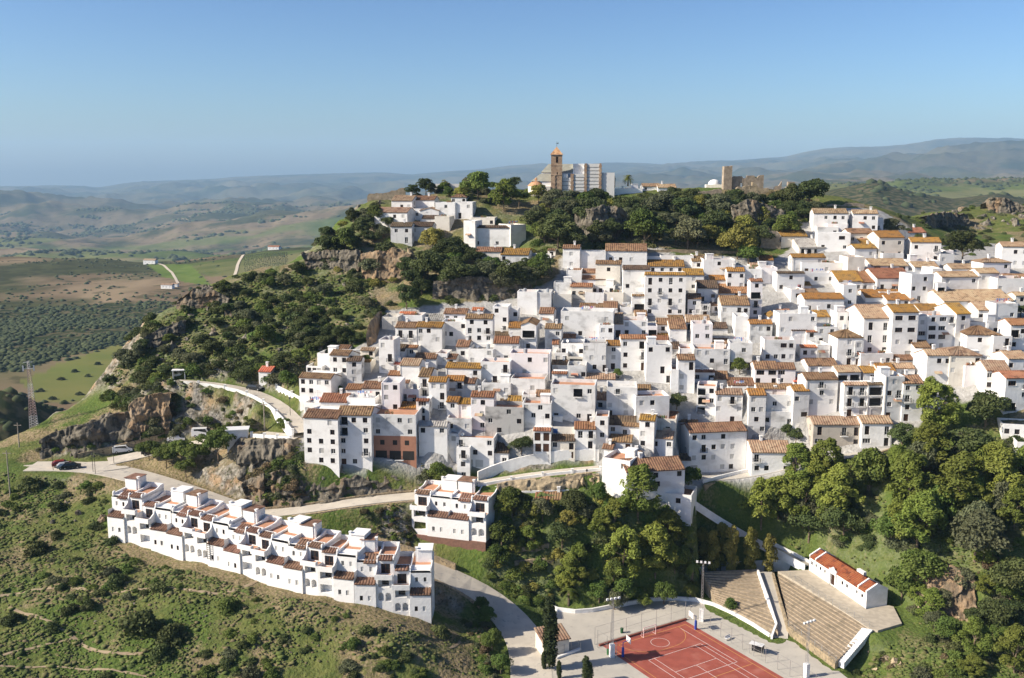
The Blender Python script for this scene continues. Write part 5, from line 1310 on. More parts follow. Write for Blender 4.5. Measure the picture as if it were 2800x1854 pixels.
# ------------------------------------------------------------------ amphitheatre
M_RUBBLE = mat('rubble_paving', (.345, .275, .195), (.265, .21, .145), 1.6, (.19, .155, .11), .6, rough=.95, bump=.05, bscale=3, thr3=(.55, .7))
def steps(root, A, B, Cc, Dd, n, m, name='step', sub=2.0):
    """terraces rising from the front edge A-B to the back edge D-C"""
    for i in range(n):
        a, b = A.lerp(Dd, i / n), B.lerp(Cc, i / n); d, c = A.lerp(Dd, (i + 1) / n), B.lerp(Cc, (i + 1) / n)
        z = lambda p, q: max(p.z, q.z) if False else q.z
        mb = MB(); za, zb_ = d.z, c.z
        mb.prism([(a.x, a.y, za - sub), (b.x, b.y, zb_ - sub), (c.x, c.y, zb_ - sub), (d.x, d.y, za - sub)], [(a.x, a.y, za), (b.x, b.y, zb_), (c.x, c.y, zb_), (d.x, d.y, za)]); mb.build(name, m, root)
amp1 = thing('amphitheatre_block', 'left block of rubble stone seating steps shaded by trees', 'amphitheatre')
steps(amp1, plane('d', 1657, 1393, PZ + .9), plane('d', 1799, 1464, PZ + .9), plane('d', 1750, 1316, hutz - .4), plane('d', 1622, 1322, hutz - .4), 13, M_RUBBLE, sub=6.0)
amp2 = thing('amphitheatre_block', 'right block of rubble stone seating steps below the long white hut', 'amphitheatre')
steps(amp2, plane('J', 408, 1200, PZ + 1.6), plane('J', 750, 1448, PZ + 1.5), plane('J', 985, 1215, hutz - .3), plane('J', 330, 825, hutz - .3), 12, M_RUBBLE, sub=6.0)
tb = MB(); tpts = [plane('J', x, y, hutz - .15) for x, y in ((330,810),(560,800),(960,1080),(1110,1050),(1150,1060),(1210,1180),(1040,1230),(975,1215),(620,980))]
tb.prism([(p.x, p.y, p.z - 6.0) for p in tpts], [tuple(p) for p in tpts]); struct(tb.build('hut_terrace', mat('terrace_paving', (.46, .40, .31), (.38, .33, .26), .9, rough=.95)), label='paved terrace between the right seating block and the long white hut', cat='terrace')
cor = [plane('J', x, y, z) for x, y, z in ((190, 812, hutz - .6), (290, 815, hutz - .6), (345, 1000, PZ + 2.9), (408, 1200, PZ + 1.0), (400, 1290, PZ + .03), (285, 1290, PZ + .03), (325, 1200, PZ + .8), (255, 1000, PZ + 2.9))]
ramp = MB(); ramp.quad(*[tuple(cor[k]) for k in (0, 7, 2, 1)]); ramp.quad(*[tuple(cor[k]) for k in (7, 6, 3, 2)]); ramp.quad(*[tuple(cor[k]) for k in (6, 5, 4, 3)]); struct(ramp.build('ramp', M_PLAZA), label='concrete ramp between the two seating blocks', cat='ramp')
wall('ramp_wall', [plane('J', 188, 815, hutz - .3), plane('J', 255, 1000, PZ + 3.1), plane('J', 318, 1195, PZ + 1.1), plane('J', 285, 1285, PZ + .3)], .5, .4, M_WHITE, 'white stepped wall down the right edge of the left seating block', down=1.5)
wall('ramp_wall', [plane('J', 295, 825, hutz - .3), plane('J', 345, 1010, PZ + 3.2), plane('J', 403, 1200, PZ + 1.6), plane('J', 745, 1452, PZ + 1.5)], .12, .5, M_STONE, 'rubble stone wall along the front of the right seating block', down=2.0)
fence([plane('J', 405, 1198, PZ + 1.7), plane('J', 742, 1450, PZ + 1.6)], 1.1, 'dark iron railing along the front of the right seating block', 2.0, 'railing')
fence([plane('J', 415, 850, hutz - .1), plane('J', 620, 985, hutz - .1), plane('J', 980, 1205, hutz - .1)], 1.1, 'dark iron railing along the hut terrace', 2.2, 'railing')
stt = thing('white_staircase', 'white staircase descending at the right end of the seating blocks', 'stairs')
sa, sb, sc_, sd_ = plane('J', 740, 1440, PZ + 1.3), plane('J', 800, 1465, PZ + 1.3), plane('J', 1005, 1225, hutz - .15), plane('J', 930, 1210, hutz - .15)
steps(stt, sa, sb, sc_, sd_, 20, M_WHITE, 'step', 1.2)
# long white hut
p0 = plane('J', 955, 1066, hutz); p1 = plane('J', 550, 797, hutz); p2 = plane('J', 1100, 1042, hutz)
ax = (p0 - p1); LH = ax.length; rz = math.atan2(ax.y, ax.x); DH = min(max((p2 - p0).length, 4.5), 7)
hut = thing('long_hut', 'long white hut with bright red-tiled roof and stepped gable walls beside the amphitheatre', 'hut', (p0 + p1) / 2, rz)
hH = 3.1; rs = 1.25; mb = MB()
wx = [-.45, -.37, -.29, -.21, .10, .18, .26, .34, .43]
holes = [(LH * x, 1.5, .62, .75) for x in wx] + [(-.06 * LH, 0.03, 1.5, 2.4)]
rec = facade(mb, LH, -1.5, hH, holes, .2)
for (xa, xb, za, zt) in rec[:-1]: opening('w', hut, (xa + xb) / 2, za, xb - xa, zt - za)
opening('d', hut, (rec[-1][0] + rec[-1][1]) / 2, rec[-1][2], rec[-1][1] - rec[-1][0], 2.35)
h2 = LH / 2
for x, s in ((h2, 1), (-h2, -1)):
    mb.poly([(x, 0, -1.5), (x, DH, -1.5), (x, DH, hH), (x, DH / 2, hH + rs), (x, 0, hH)])
mb.quad((h2, DH, -1.5), (-h2, DH, -1.5), (-h2, DH, hH), (h2, DH, hH)); mb.build('wall', M_WHITE, hut)
gp = MB()
for x in (-h2 - .02, -h2 + LH * .11, h2 - LH * .15, h2 - .33):
    gp = MB(); gp.prism([(x, -.06, hH - .1), (x, DH / 2, hH + rs - .1), (x, DH + .06, hH - .1), (x, DH + .06, hH + .32), (x, DH / 2, hH + rs + .36), (x, -.06, hH + .32)], [(x + .35, -.06, hH - .1), (x + .35, DH / 2, hH + rs - .1), (x + .35, DH + .06, hH - .1), (x + .35, DH + .06, hH + .32), (x + .35, DH / 2, hH + rs + .36), (x + .35, -.06, hH + .32)]); gp.build('gable_wall', M_WHITE, hut)
gp = MB(); gp.extr([(-.06 * LH - 1.3, 0.0), (-.06 * LH - .82, 0.0), (-.06 * LH - .82, 2.5), (-.06 * LH + .82, 2.5), (-.06 * LH + .82, 0), (-.06 * LH + 1.3, 0), (-.06 * LH + 1.3, 3.4), (-.06 * LH + .6, 3.6), (-.06 * LH, 4.1), (-.06 * LH - .6, 3.6), (-.06 * LH - 1.3, 3.4)], -.25, -.004); gp.build('door_surround', M_WHITE, hut); gp = MB()
gp.box(h2 * .25, h2 * .25 + 2.2, DH * .6, DH * .75, hH + rs * .6, hH + rs + .5); gp.build('chimney', M_WHITE, hut)
rf = MB()
for a_, b_2 in ((-h2 + .35, -h2 + LH * .11 - .02), (-h2 + LH * .11 + .37, h2 - LH * .15 - .02), (h2 - LH * .15 + .37, h2 - .35)):
    sheet(rf, (a_, -.25, hH - .06), (b_2, -.25, hH - .06), (b_2, DH / 2, hH + rs + .05), (a_, DH / 2, hH + rs + .05)); sheet(rf, (b_2, DH + .2, hH - .06), (a_, DH + .2, hH - .06), (a_, DH / 2, hH + rs + .05), (b_2, DH / 2, hH + rs + .05))
rf.build('roof', roof_mat('bright_red_tiles', (.27, .088, .036), (.32, .125, .05), (.15, .055, .03)), hut)
put('d', 'door', hut, (h2 + .04, DH * .45, 0), (1.0, 1, 2.1), rz=R(90))
nb = plane('J', 1025, 825, hutz - .3); nk = thing('shrine_niche', 'small white niche post on the grass behind the long hut', 'niche', nb); f = MB(); f.box(-.7, .7, -.4, .5, -.6, .5); f.box(-.7, -.45, -.4, .5, .5, 1.9); f.box(.45, .7, -.4, .5, .5, 1.9); f.box(-.45, .45, .3, .5, .5, 1.9); f.build('wall', M_WHITE, nk); f = MB(); f.extr([(-.8, 1.9), (.8, 1.9), (0, 2.4)], -.5, .6); f.build('roof', M_WHITE, nk)
# ------------------------------------------------------------------ terraced row and condominium
M_RTILE = roof_mat('row_tiles', (.175, .100, .065), (.23, .140, .095), (.11, .065, .045))
M_ROWW = wall_mat('row_whitewash', (.80, .785, .76), (.60, .57, .52), .25, .02)
def unit(root, x0, w, mir, PL=1.0, fl=2.75, arch=True, ladder=False):
    """one dwelling of the row: a balcony bay and a lower tiled bay, roof terrace and stair tower; local x from x0 to x0+w"""
    X = (lambda x: x0 + w - x) if mir else (lambda x: x0 + x)
    class FB(MB):
        def addbox(s, a, b, *r): s.box(min(X(a), X(b)), max(X(a), X(b)), *r)
    bw = w * .44; z1 = PL + fl; z2 = z1 + fl; z3 = z2 + fl; D = 9.0; t = .24
    m = FB(); cxb = X(bw / 2); dx = lambda a, b: (min(X(a), X(b)), max(X(a), X(b)))
    def fac(a, b, za, zb, holes, y, deep=.18):
        lo, hi = dx(a, b); c = (lo + hi) / 2; sub = MB(); rec = facade(sub, hi - lo, za, zb, [(X(h[0]) - c, *h[1:]) for h in holes], deep, y)
        k = len(m.v); m.v += [(v[0] + c, v[1], v[2]) for v in sub.v]; m.f += [tuple(i + k for i in f) for f in sub.f]; m.mi += sub.mi
        return [(r[0] + c, r[1] + c, r[2], r[3]) for r in rec]
    # balcony bay: two loggias one above the other, set-back door on the third level
    hs = [(bw * .28, PL + .75, bw * .34, fl - 1.05), (bw * .72, PL + .75, bw * .34, fl - 1.05)] if arch else [(bw * .5, PL + .75, bw * .74, fl - 1.05)]
    fac(0, bw, -4, z2, hs + [(bw * .5, z1 + .8, bw * .74, fl - 1.05)], 0.0, 1.25)
    m.addbox(.05, bw - .05, 1.25, 1.3, PL, z2 - .05)                      # back wall of the loggias
    if arch:
        for c in (bw * .28, bw * .72):                                    # round heads
            r = bw * .17; zt = PL + .75 + fl - 1.05; o = []
            for sgn_ in (-1, 1):
                pts = [(X(c + sgn_ * r), zt - r)] + [(X(c + sgn_ * r * math.cos(R(a))), zt - r + r * math.sin(R(a))) for a in (22, 45, 67, 90)] + [(X(c + sgn_ * r), zt)]
                m.extr(pts, .012, .3)
    fac(0, bw, z2, z3 + .1, [(bw * .5, z2 + .12, bw * .55, 2.0)], 1.7, .2)
    m.addbox(0, bw, 0, 1.7, z2 - .12, z2 - .004)
    # lower bay
    rec = fac(bw, w, -4, z1 + fl * .55, [(bw + (w - bw) * .3, PL + .9, .6, 1.0), (bw + (w - bw) * .68, PL + .9, .6, 1.0)], -.35, .18)
    lo, hi = dx(bw, w); zt = z1 + fl * .55
    for xx in (lo, hi): m.poly([(xx, -.35, -4), (xx, 1.9, -4), (xx, 1.9, zt + .5), (xx, -.35, zt)])
    rec += fac(bw, w, zt - .2, z3 - .35, [(bw + (w - bw) * .3, z2 + .55, .55, .95), (bw + (w - bw) * .7, z2 + .55, .55, .95)], 1.4, .18)
    for r_ in rec: opening('w' if rng.random() < .7 else 's', root, (r_[0] + r_[1]) / 2, r_[2], r_[1] - r_[0], r_[3] - r_[2], y=-.35 if r_[2] < z2 else 1.4)
    wo = put('td', 'window', root, (cxb, 1.7, z2 + .12), (bw * .55, 1, 2.0)); put('tp', 'pane', wo, (0, 0, 0))
    wo = put('td', 'window', root, (cxb, 1.1, z1 + .1), (bw * .4, 1, 2.0)); put('tp', 'pane', wo, (0, 0, 0))
    # flanks, back, roof slab
    for xx in (X(0), X(w)): m.poly([(xx, 0, -4), (xx, D, -4), (xx, D, z3), (xx, 1.7, z3), (xx, 1.7, z2), (xx, 0, z2)])
    lo, hi = dx(0, w); m.quad((hi, D, -4), (lo, D, -4), (lo, D, z3), (hi, D, z3)); m.quad((lo, 1.7, z3 - .02), (hi, 1.7, z3 - .02), (hi, D, z3 - .02), (lo, D, z3 - .02))
    # party-wall parapets with a swept top
    for c in (0, w - t, bw - t / 2):
        a, b = dx(c, c + t); pr = [(1.7, z3 - .3), (D, z3 - .3), (D, z3 + 1.0)] + [(D - .6 - 2.2 * i / 5, z3 + 1.0 - .55 * smooth(np.array(i / 5)).item()) for i in range(6)] + [(2.4, z3 + .35), (2.3, z3 + .75), (1.9, z3 + .75), (1.7, z3 + .5)]
        m.prism([(a, y, z) for y, z in pr], [(b, y, z) for y, z in pr])
    m.addbox(t, w - t, D - t, D, z3, z3 + 1.0); m.addbox(t, bw - t, 3.3, 3.3 + t, z3 - .1, z3 + .55)
    # party fin beside the balcony
    a, b = dx(bw - t * .5, bw + t * .5); pr = [(.0, z2 - .3), (1.69, z2 - .3), (1.69, z3 + .2), (1.0, z2 + 1.5), (.0, z2 + .9)]; m.prism([(a, y, z) for y, z in pr], [(b, y, z) for y, z in pr])
    m.build('wall', M_ROWW, root)
    # balcony parapet
    bp = FB(); bp.addbox(-.08, bw + .08, -.85, -.65, z2 - .15, z2 + .85); bp.addbox(-.08, .1, -.65, -.01, z2 - .15, z2 + .85); bp.addbox(bw - .1, bw + .08, -.65, -.01, z2 - .15, z2 + .85); bp.addbox(.1, bw - .1, -.65, -.01, z2 - .15, z2 - .03)
    bp.build('balcony', M_ROWW, root)
    for bx_ in ((t, bw - t / 2, 3.6, D - t, z3 - .01, z3 + .02), (bw + t / 2, w - t, 4.6, D - t, z3 - .01, z3 + .02), (.1, bw - .1, -.65, 1.65, z2 - .025, z2 + .01)): te = FB(); te.addbox(*bx_); te.build('terrace', TERR['r'], root)
    def tiled(a, b, y0, za, y1, zb):
        r_ = MB(); lo, hi = dx(a, b); sheet(r_, (lo, y0, za), (hi, y0, za), (hi, y1, zb), (lo, y1, zb)); r_.build('tiled_roof', M_RTILE, root)
    tiled(bw + .05, w - .05, -.55, zt - .05, 1.38, zt + .65)
    if mir: tiled(bw + .15, bw + (w - bw) * .62, 1.0, z3 - .4, 3.6, z3 + .55)
    tiled(.3, bw - .3, 1.35, z3 + .12, 2.9, z3 + .62)
    # stair tower
    ta, tb_ = w * .60, w * .98; th = 2.5
    tw = FB(); tw.addbox(ta, tb_, D - 3.3, D + .06, z3, z3 + th); twr = tw.build('stair_tower', M_ROWW, root)
    tr = FB(); tr.addbox(ta - .12, tb_ + .12, D - 3.5, D + .2, z3 + th + .002, z3 + th + .12); tr.build('tower_roof', M_RTILE if mir else M_ROWW, twr)
    xd = X(ta) + (.045 if mir else -.045)
    dn = put('d', 'door', twr, (xd, D - 2.0, z3), (.85, 1, 1.95), rz=R(90 if mir else -90))
    cf = FB(); cf.addbox(ta - .45, ta - .01, D - 3.1, D - 2.5, z3 - .2, z3 + th + .35); cf.addbox(ta - .52, ta + .06, D - 3.18, D - 2.42, z3 + th + .35, z3 + th + .45); cf.build('chimney', M_ROWW, root)
    if ladder:
        ld = FB()
        for i in range(9): ld.addbox(bw + .3, bw + 1.1, -.8 + i * .02, -.74 + i * .02, PL + 1.2 + i * .45, PL + 1.28 + i * .45)
        ld.addbox(bw + .28, bw + .36, -.8, -.7, PL + 1, PL + 5.4); ld.addbox(bw + 1.04, bw + 1.12, -.8, -.7, PL + 1, PL + 5.4); ld.build('iron_ladder', M_IRON, root)
base_px = [(300, 1470), (454, 1513), (550, 1539), (612, 1555), (700, 1589), (828, 1624), (972, 1651), (1180, 1704)]
bl = [cast(*p) for p in base_px]; rl_ = relax(resample(bl, 1.0), 30)
tot = [0]
for a, b in zip(rl_[:-1], rl_[1:]): tot.append(tot[-1] + (b - a).length)
def along(s):
    for i in range(len(tot) - 1):
        if tot[i + 1] >= s: return rl_[i].lerp(rl_[i + 1], (s - tot[i]) / max(tot[i + 1] - tot[i], 1e-6))
    return rl_[-1]
NU = 10; UL = tot[-1] / NU
PLACE = ['leftmost', 'second from the left', 'third from the left', 'fourth from the left', 'fifth from the left', 'fifth from the right', 'fourth from the right', 'third from the right', 'second from the right', 'rightmost']
for i in range(NU):
    a, b = along(i * UL), along((i + 1) * UL); z = min(a.z, b.z) - .1
    d = b - a; rz = math.atan2(d.y, d.x); wv = math.hypot(d.x, d.y)
    r = thing('terraced_house', f'{PLACE[i]} white terraced house in the long row' + (' with a black iron ladder' if i == 3 else ' ending in a tall side wall' if i == 9 else ' beside the open grass slope' if i == 0 else ', brown tiles and balcony'), 'terraced house', (a.x, a.y, z), rz, 'terraced houses in the long white row')
    unit(r, .004, wv - .008, i % 2 == 0 if i != 0 else True, PL=1.0 if 0 < i < 8 else 1.8, arch=(i % 3 != 1), ladder=(i == 3))
c0 = cast(*src('M', 455, 1305)); c1 = cast(*src('M', 1650, 1480)); zc = min(c0.z, c1.z); c1 = Vector((c1.x, c1.y, zc)); c0 = Vector((c0.x, c0.y, zc))
c0 = plane('M', 455, 1305, zc + .5); c1 = plane('M', 1650, 1470, zc + .2)
d = c1 - c0; d.z = 0; rz = math.atan2(d.y, d.x); wv = d.length
cd = thing('apartment_house', 'white apartment house on a brown brick base with tiled canopies and roof terraces', 'apartment house', (c0.x, c0.y, zc), rz)
unit(cd, 0, wv / 2 - .004, False, PL=1.9, arch=False); unit(cd, wv / 2 + .004, wv / 2, True, PL=1.9, arch=True)
f = MB(); f.box(-.02, wv + .02, -.37, 9.05, -5, 1.5); f.build('brick_base', mat('brown_brick', (.22, .12, .085), (.17, .095, .07), 2.0, rough=.95), cd)
# ------------------------------------------------------------------ church on the hilltop; local metres from photo tile Q
M_CHBRICK = mat('weathered_brick', (.34, .235, .155), (.27, .185, .125), 1.2, (.42, .31, .21), .5, rough=.95, bump=.03, bscale=4)
M_CHPLAS = wall_mat('church_plaster', (.68, .67, .64), (.50, .48, .44), .4)
M_CHROOF = mat('grey_green_roof', (.30, .30, .25), (.25, .245, .205), .6, rough=.9)
M_APSE = roof_mat('apse_tiles', (.46, .24, .13), (.50, .30, .17), (.30, .16, .09))
cb0 = at(*src('Q', 890, 1285), 366.0); QS = 320 / 2367 / (FPX / (cb0.y * CP - (cb0.z - CAMZ) * SP))
ch = thing('church', 'hilltop church with brown brick bell tower, grey-striped side wall and round apse', 'church', cb0, -R(4))
qx = lambda x: (x - 890) * QS
qz = lambda y: (1285 - y) * QS
f = MB(); x0, x1 = qx(785), qx(1005); tw = x1 - x0; ty0, ty1 = -.0, tw
hole = [((qx(905) - (x0 + x1) / 2), qz(495), .85, qz(375) - qz(495)), ((qx(912) - (x0 + x1) / 2), qz(730), .4, qz(680) - qz(730))]
def shiftm(dst, sub, dx, dy=0):
    k = len(dst.v); dst.v += [(v[0] + dx, v[1] + dy, v[2]) for v in sub.v]; dst.f += [tuple(i + k for i in g) for g in sub.f]; dst.mi += sub.mi
s_ = MB(); facade(s_, tw, -6, qz(340), hole, .9); shiftm(f, s_, (x0 + x1) / 2)
zt = qz(340); f.quad((x1, 0, -6), (x1, tw, -6), (x1, tw, zt), (x1, 0, zt)); f.quad((x0, tw, -6), (x0, 0, -6), (x0, 0, zt), (x0, tw, zt)); f.quad((x1, tw, -6), (x0, tw, -6), (x0, tw, zt), (x1, tw, zt)); f.quad((x0, 0, zt), (x1, 0, zt), (x1, tw, zt), (x0, tw, zt))
for y in (345, 545, 735): z = qz(y); f.box(x0 - .12, x1 + .12, -.12, tw + .12, z - .12, z + .12)
f.box((x0 + x1) / 2 - .6, (x0 + x1) / 2 + 1.2, .9, 1.0, qz(740), qz(370))
f.build('bell_tower', M_CHBRICK, ch)
f = MB(); cx = (x0 + x1) / 2; e = tw / 2 + .35; zr = zt + .14; za = qz(172)
for a, b in (((-e, -e), (e, -e)), ((e, -e), (e, e)), ((e, e), (-e, e)), ((-e, e), (-e, -e))):
    f.poly([(cx + a[0], tw / 2 + a[1], zr), (cx + b[0], tw / 2 + b[1], zr), (cx, tw / 2, za)])
f.poly([(cx - e, tw / 2 - e, zr), (cx - e, tw / 2 + e, zr), (cx + e, tw / 2 + e, zr), (cx + e, tw / 2 - e, zr)])
tr = f.build('tower_roof', M_APSE, ch)
f = MB(); f.tube((cx, tw / 2, za - .1), (cx, tw / 2, qz(70)), .05); f.tube((cx - .4, tw / 2, qz(115)), (cx + .5, tw / 2, qz(115)), .045); f.poly([(cx + .05, tw / 2, qz(110)), (cx + .6, tw / 2, qz(120)), (cx + .55, tw / 2, qz(85))]); f.build('weather_vane', M_IRON, ch)
f = MB(); bx = qx(905); f.tube((bx, .45, qz(470)), (bx, .45, qz(435)), .32, .18, n=10); f.tube((bx, .45, qz(435)), (bx, .45, qz(395)), .05); f.build('bell', M_IRON, ch)
# striped side wall: pale panels between brick piers
def panel(xa, xb, ya, yb, n, y, nm='side_wall'):
    f = MB(); f.box(qx(xa), qx(xb), y, y + 9, -6, qz(ya)); f.build(nm, M_CHPLAS, ch)
    g = MB()
    for i in range(1, n): z = qz(ya) + (qz(yb) - qz(ya)) * i / n; g.box(qx(xa) - .02, qx(xb) + .02, y - .07, y - .002, z - .09, z + .09)
    g.build('brick_course', mat('grey_course', (.20, .19, .165), rough=.95), ch)
panel(1008, 1180, 790, 1250, 6, .8); panel(1180, 1460, 712, 1250, 8, .6); panel(1460, 1800, 512, 1200, 10, .9)
def pier(x, wd, ya, y):
    f = MB(); z = -6; i = 0
    while z < qz(ya) - .01:
        h = min(.75, qz(ya) - z); k = .35 * (i % 2); f.box(qx(x) - wd / 2 - k * .5, qx(x) + wd / 2 + k * .5, y - .16, y + .5, z, z + h - .002); z += h; i += 1
    f.build('brick_pier', M_CHBRICK, ch)
pier(985, .5, 790, .7); pier(1210, .9, 712, .5); pier(1478, .8, 505, .7); pier(1775, .7, 505, .75); pier(860, .3, 740, -.02)
f = MB(); f.box(qx(1790), qx(2062), 1.2, 11.0, -6, qz(690)); f.build('plain_annexe', M_CHPLAS, ch)
f = MB(); f.box(qx(1225), qx(1450), 2.5, 9, qz(720), qz(512)); f.box(qx(1010), qx(1115), .6, 6, qz(795), qz(715)); f.build('upper_wall', M_WHITE, ch)
# nave with grey roofs to the left and behind the tower
nx0, nx1 = qx(585), qx(1225)
f = MB(); f.box(nx0, nx1, 5.2, 16, -4, qz(680)); f.box(qx(600), qx(790), 1.5, 5.2, -4, qz(862)); f.build('nave_wall', M_WHITE, ch)
f = MB(); f.prism([(nx0 - .3, 4.9, qz(682)), (nx1, 4.9, qz(682)), (nx1, 16.2, qz(682)), (nx0 - .3, 16.2, qz(682))], [(qx(720), 9.5, qz(512)), (nx1, 9.5, qz(512)), (nx1, 11.5, qz(512)), (qx(720), 11.5, qz(512))]); f.build('nave_roof', M_CHROOF, ch)
f = MB(); f.prism([(qx(372), 1.2, qz(860)), (qx(790), 1.2, qz(860)), (qx(790), 5.18, qz(860)), (qx(372), 5.18, qz(860))], [(qx(560), 5.0, qz(712)), (qx(790), 5.0, qz(712)), (qx(790), 5.18, qz(712)), (qx(560), 5.18, qz(712))]); f.build('aisle_roof', M_CHROOF, ch)
ac = (qx(478), 2.6); ar = (qx(640) - qx(315)) / 2; ring = lambda r, z: [(ac[0] + r * math.cos(2 * math.pi * i / 20), ac[1] + r * math.sin(2 * math.pi * i / 20), z) for i in range(20)]
f = MB(); f.prism(ring(ar, -5), ring(ar, qz(955))); f.build('apse_wall', WALL['c'], ch)
f = MB(); f.prism(ring(ar + .25, qz(955) + .01), ring(.05, qz(790))); f.build('apse_roof', M_APSE, ch)
f = MB(); f.box(qx(650), qx(775), -.3, 1.49, -4, qz(965)); f.build('porch_wall', WALL['c'], ch)
f = MB(); f.extr([(qx(722), qz(1175)), (qx(755), qz(1175)), (qx(755), qz(1060)), (qx(738), qz(1030)), (qx(722), qz(1060))], -.34, -.305); f.build('arched_door', M_WOOD, ch)
# ------------------------------------------------------------------ castle ruins, tile S
M_RUIN = mat('ruin_masonry', (.36, .29, .21), (.25, .20, .145), 1.0, (.46, .37, .29), .5, rough=1, bump=.12, bscale=2.5, thr3=(.56, .7))
def ruin(name, label, tile, Y, outline, thick, m=M_RUIN, cat='ruin', holes=(), rz=0.0, down=3.0):
    """a ragged wall: its outline read in photo pixels, set at its real distance, given real thickness"""
    xs = [p[0] for p in outline]; ys = [p[1] for p in outline]; a = src(tile, (min(xs) + max(xs)) / 2, max(ys)); o = at(*a, Y)
    s = TILES[tile][2] / (FPX / (o.y * CP - (o.z - CAMZ) * SP)); xm = (min(xs) + max(xs)) / 2; ym = max(ys)
    r = thing(name, label, cat, o, rz); cols = sorted(set(xs)); top = lambda x: np.interp(x, xs, ys)
    mb = MB(); n = max(6, int((max(xs) - min(xs)) * s / .5)); rr = random.Random(int(xm * 7))
    X_ = [min(xs) + (max(xs) - min(xs)) * i / n for i in range(n + 1)]; Zt = [(ym - top(x)) * s + rr.uniform(-.10, .06) for x in X_]
    L = [(x - xm) * s for x in X_]
    for i in range(n):
        y0 = rr.uniform(-.015, .015); z = min(Zt[i], Zt[i + 1]) if abs(Zt[i] - Zt[i + 1]) > 1.2 else None
        za, zb_ = (z, z) if z is not None else (Zt[i], Zt[i + 1]); zbot = -down
        hh = [h for h in holes if h[0] < (X_[i] + X_[i + 1]) / 2 < h[1]]
        parts = [(zbot, None)]
        if hh:
            h0, h1 = (ym - hh[0][3]) * s, (ym - hh[0][2]) * s
            mb.prism([(L[i], y0, zbot), (L[i + 1], y0, zbot), (L[i + 1], y0 + thick, zbot), (L[i], y0 + thick, zbot)], [(L[i], y0, h0), (L[i + 1], y0, h0), (L[i + 1], y0 + thick, h0), (L[i], y0 + thick, h0)]); zbot = h1
        mb.prism([(L[i], y0, zbot), (L[i + 1], y0, zbot), (L[i + 1], y0 + thick, zbot), (L[i], y0 + thick, zbot)], [(L[i], y0, za), (L[i + 1], y0, zb_), (L[i + 1], y0 + thick, zb_), (L[i], y0 + thick, za)])
    mb.build('masonry', m, r); return r
ruin('castle_tower', 'tall broken stone castle tower on the hilltop right of the church', 'S', 372, [(462,215),(500,208),(575,208),(592,195),(615,198),(618,260),(600,380),(600,560),(601,575)], 3.4)
ruin('castle_wall', 'ruined castle wall with a small arch and broken battlements beside the tower', 'S', 373, [(600,400),(622,368),(765,368),(775,400),(820,402),(832,358),(960,358),(975,400),(1010,400),(1030,350),(1100,352),(1128,340),(1130,560)], 1.2, holes=[(725, 785, 480, 545)])
ruin('castle_wall', 'pale ruined lower wall with a round bastion below the castle tower', 'S', 366, [(540,600),(660,590),(680,540),(760,545),(820,520),(905,520),(910,465),(950,465),(960,490),(1000,500),(1010,540),(1060,570),(1200,560),(1210,640),(1210,745)], 1.5, m=M_PALEROCK)
ruin('castle_wall', 'long grey ruined wall left of the castle tower under the white dome', 'S', 364, [(55,620),(70,610),(150,610),(250,600),(330,580),(455,565),(456,760)], 1.2)
ruin('castle_wall', 'thin leaning ruin pillar right of the castle', 'S', 374, [(1280,560),(1300,530),(1370,520),(1385,455),(1412,452),(1425,560),(1426,580)], .9)
ruin('castle_wall', 'square stump of ruined masonry right of the castle', 'S', 375, [(1480,540),(1495,460),(1560,456),(1630,462),(1636,550),(1637,575)], 1.6)
ruin('castle_wall', 'weathered ruined wall behind the highest right-hand houses', 'F', 352, [(930,560),(990,545),(1060,560),(1085,540),(1180,542),(1222,550),(1223,660)], 1.0)
ruin('castle_wall', 'ruined stone house wall at the foot of the castle cliff', 'S', 322, [(1065,1290),(1080,1255),(1220,1250),(1300,1255),(1390,1300),(1395,1430)], 1.0)
ruin('crest_wall', 'dark battlement wall along the left crest of the hill', 'D', 366, [(720,440),(730,425),(760,425),(775,422),(815,424),(860,415),(880,405),(910,404),(930,390),(975,388),(976,440)], 1.0)
ruin('cliff_wall', 'old stone terrace wall above the ochre cliff on the left', 'D', 318, [(330,820),(420,835),(520,830),(600,815),(690,795),(691,890)], 1.0)
ruin('cliff_wall', 'broken stone wall beside the roofless ruin', 'D', 316, [(1270,845),(1300,838),(1370,840),(1440,850),(1442,905)], 1.0, m=M_STONE)
dm0 = at(*src('S', 318, 608), 378.0); SS = TILES['S'][2] / (FPX / dm0.y / 1.0)
dm = thing('domed_chapel', 'small chapel with a white dome between the church and castle', 'chapel', dm0, R(-8))
f = MB(); f.box(-3.1, 3.1, 0, 6.2, -3, 2.5); f.build('wall', WALL['c'], dm)
f = MB(); f.box(-3.4, -3.105, .4, 6.0, -3, 2.45); f.build('porch', M_WHITE, dm)
f = MB(); pr = [(2.35 * math.cos(R(a)), 2.504 + 1.9 * math.sin(R(a))) for a in range(0, 91, 15)]
for (r0, z0), (r1, z1) in zip(pr[:-1], pr[1:]):
    for i in range(24):
        a0, a1 = R(15 * i), R(15 * i + 15); P = lambda r, a, z: (r * math.cos(a), 3.1 + r * math.sin(a), z)
        f.quad(P(r0, a0, z0), P(r0, a1, z0), P(r1, a1, z1), P(r1, a0, z1))
f.build('dome', M_WHITE, dm, smooth=True)
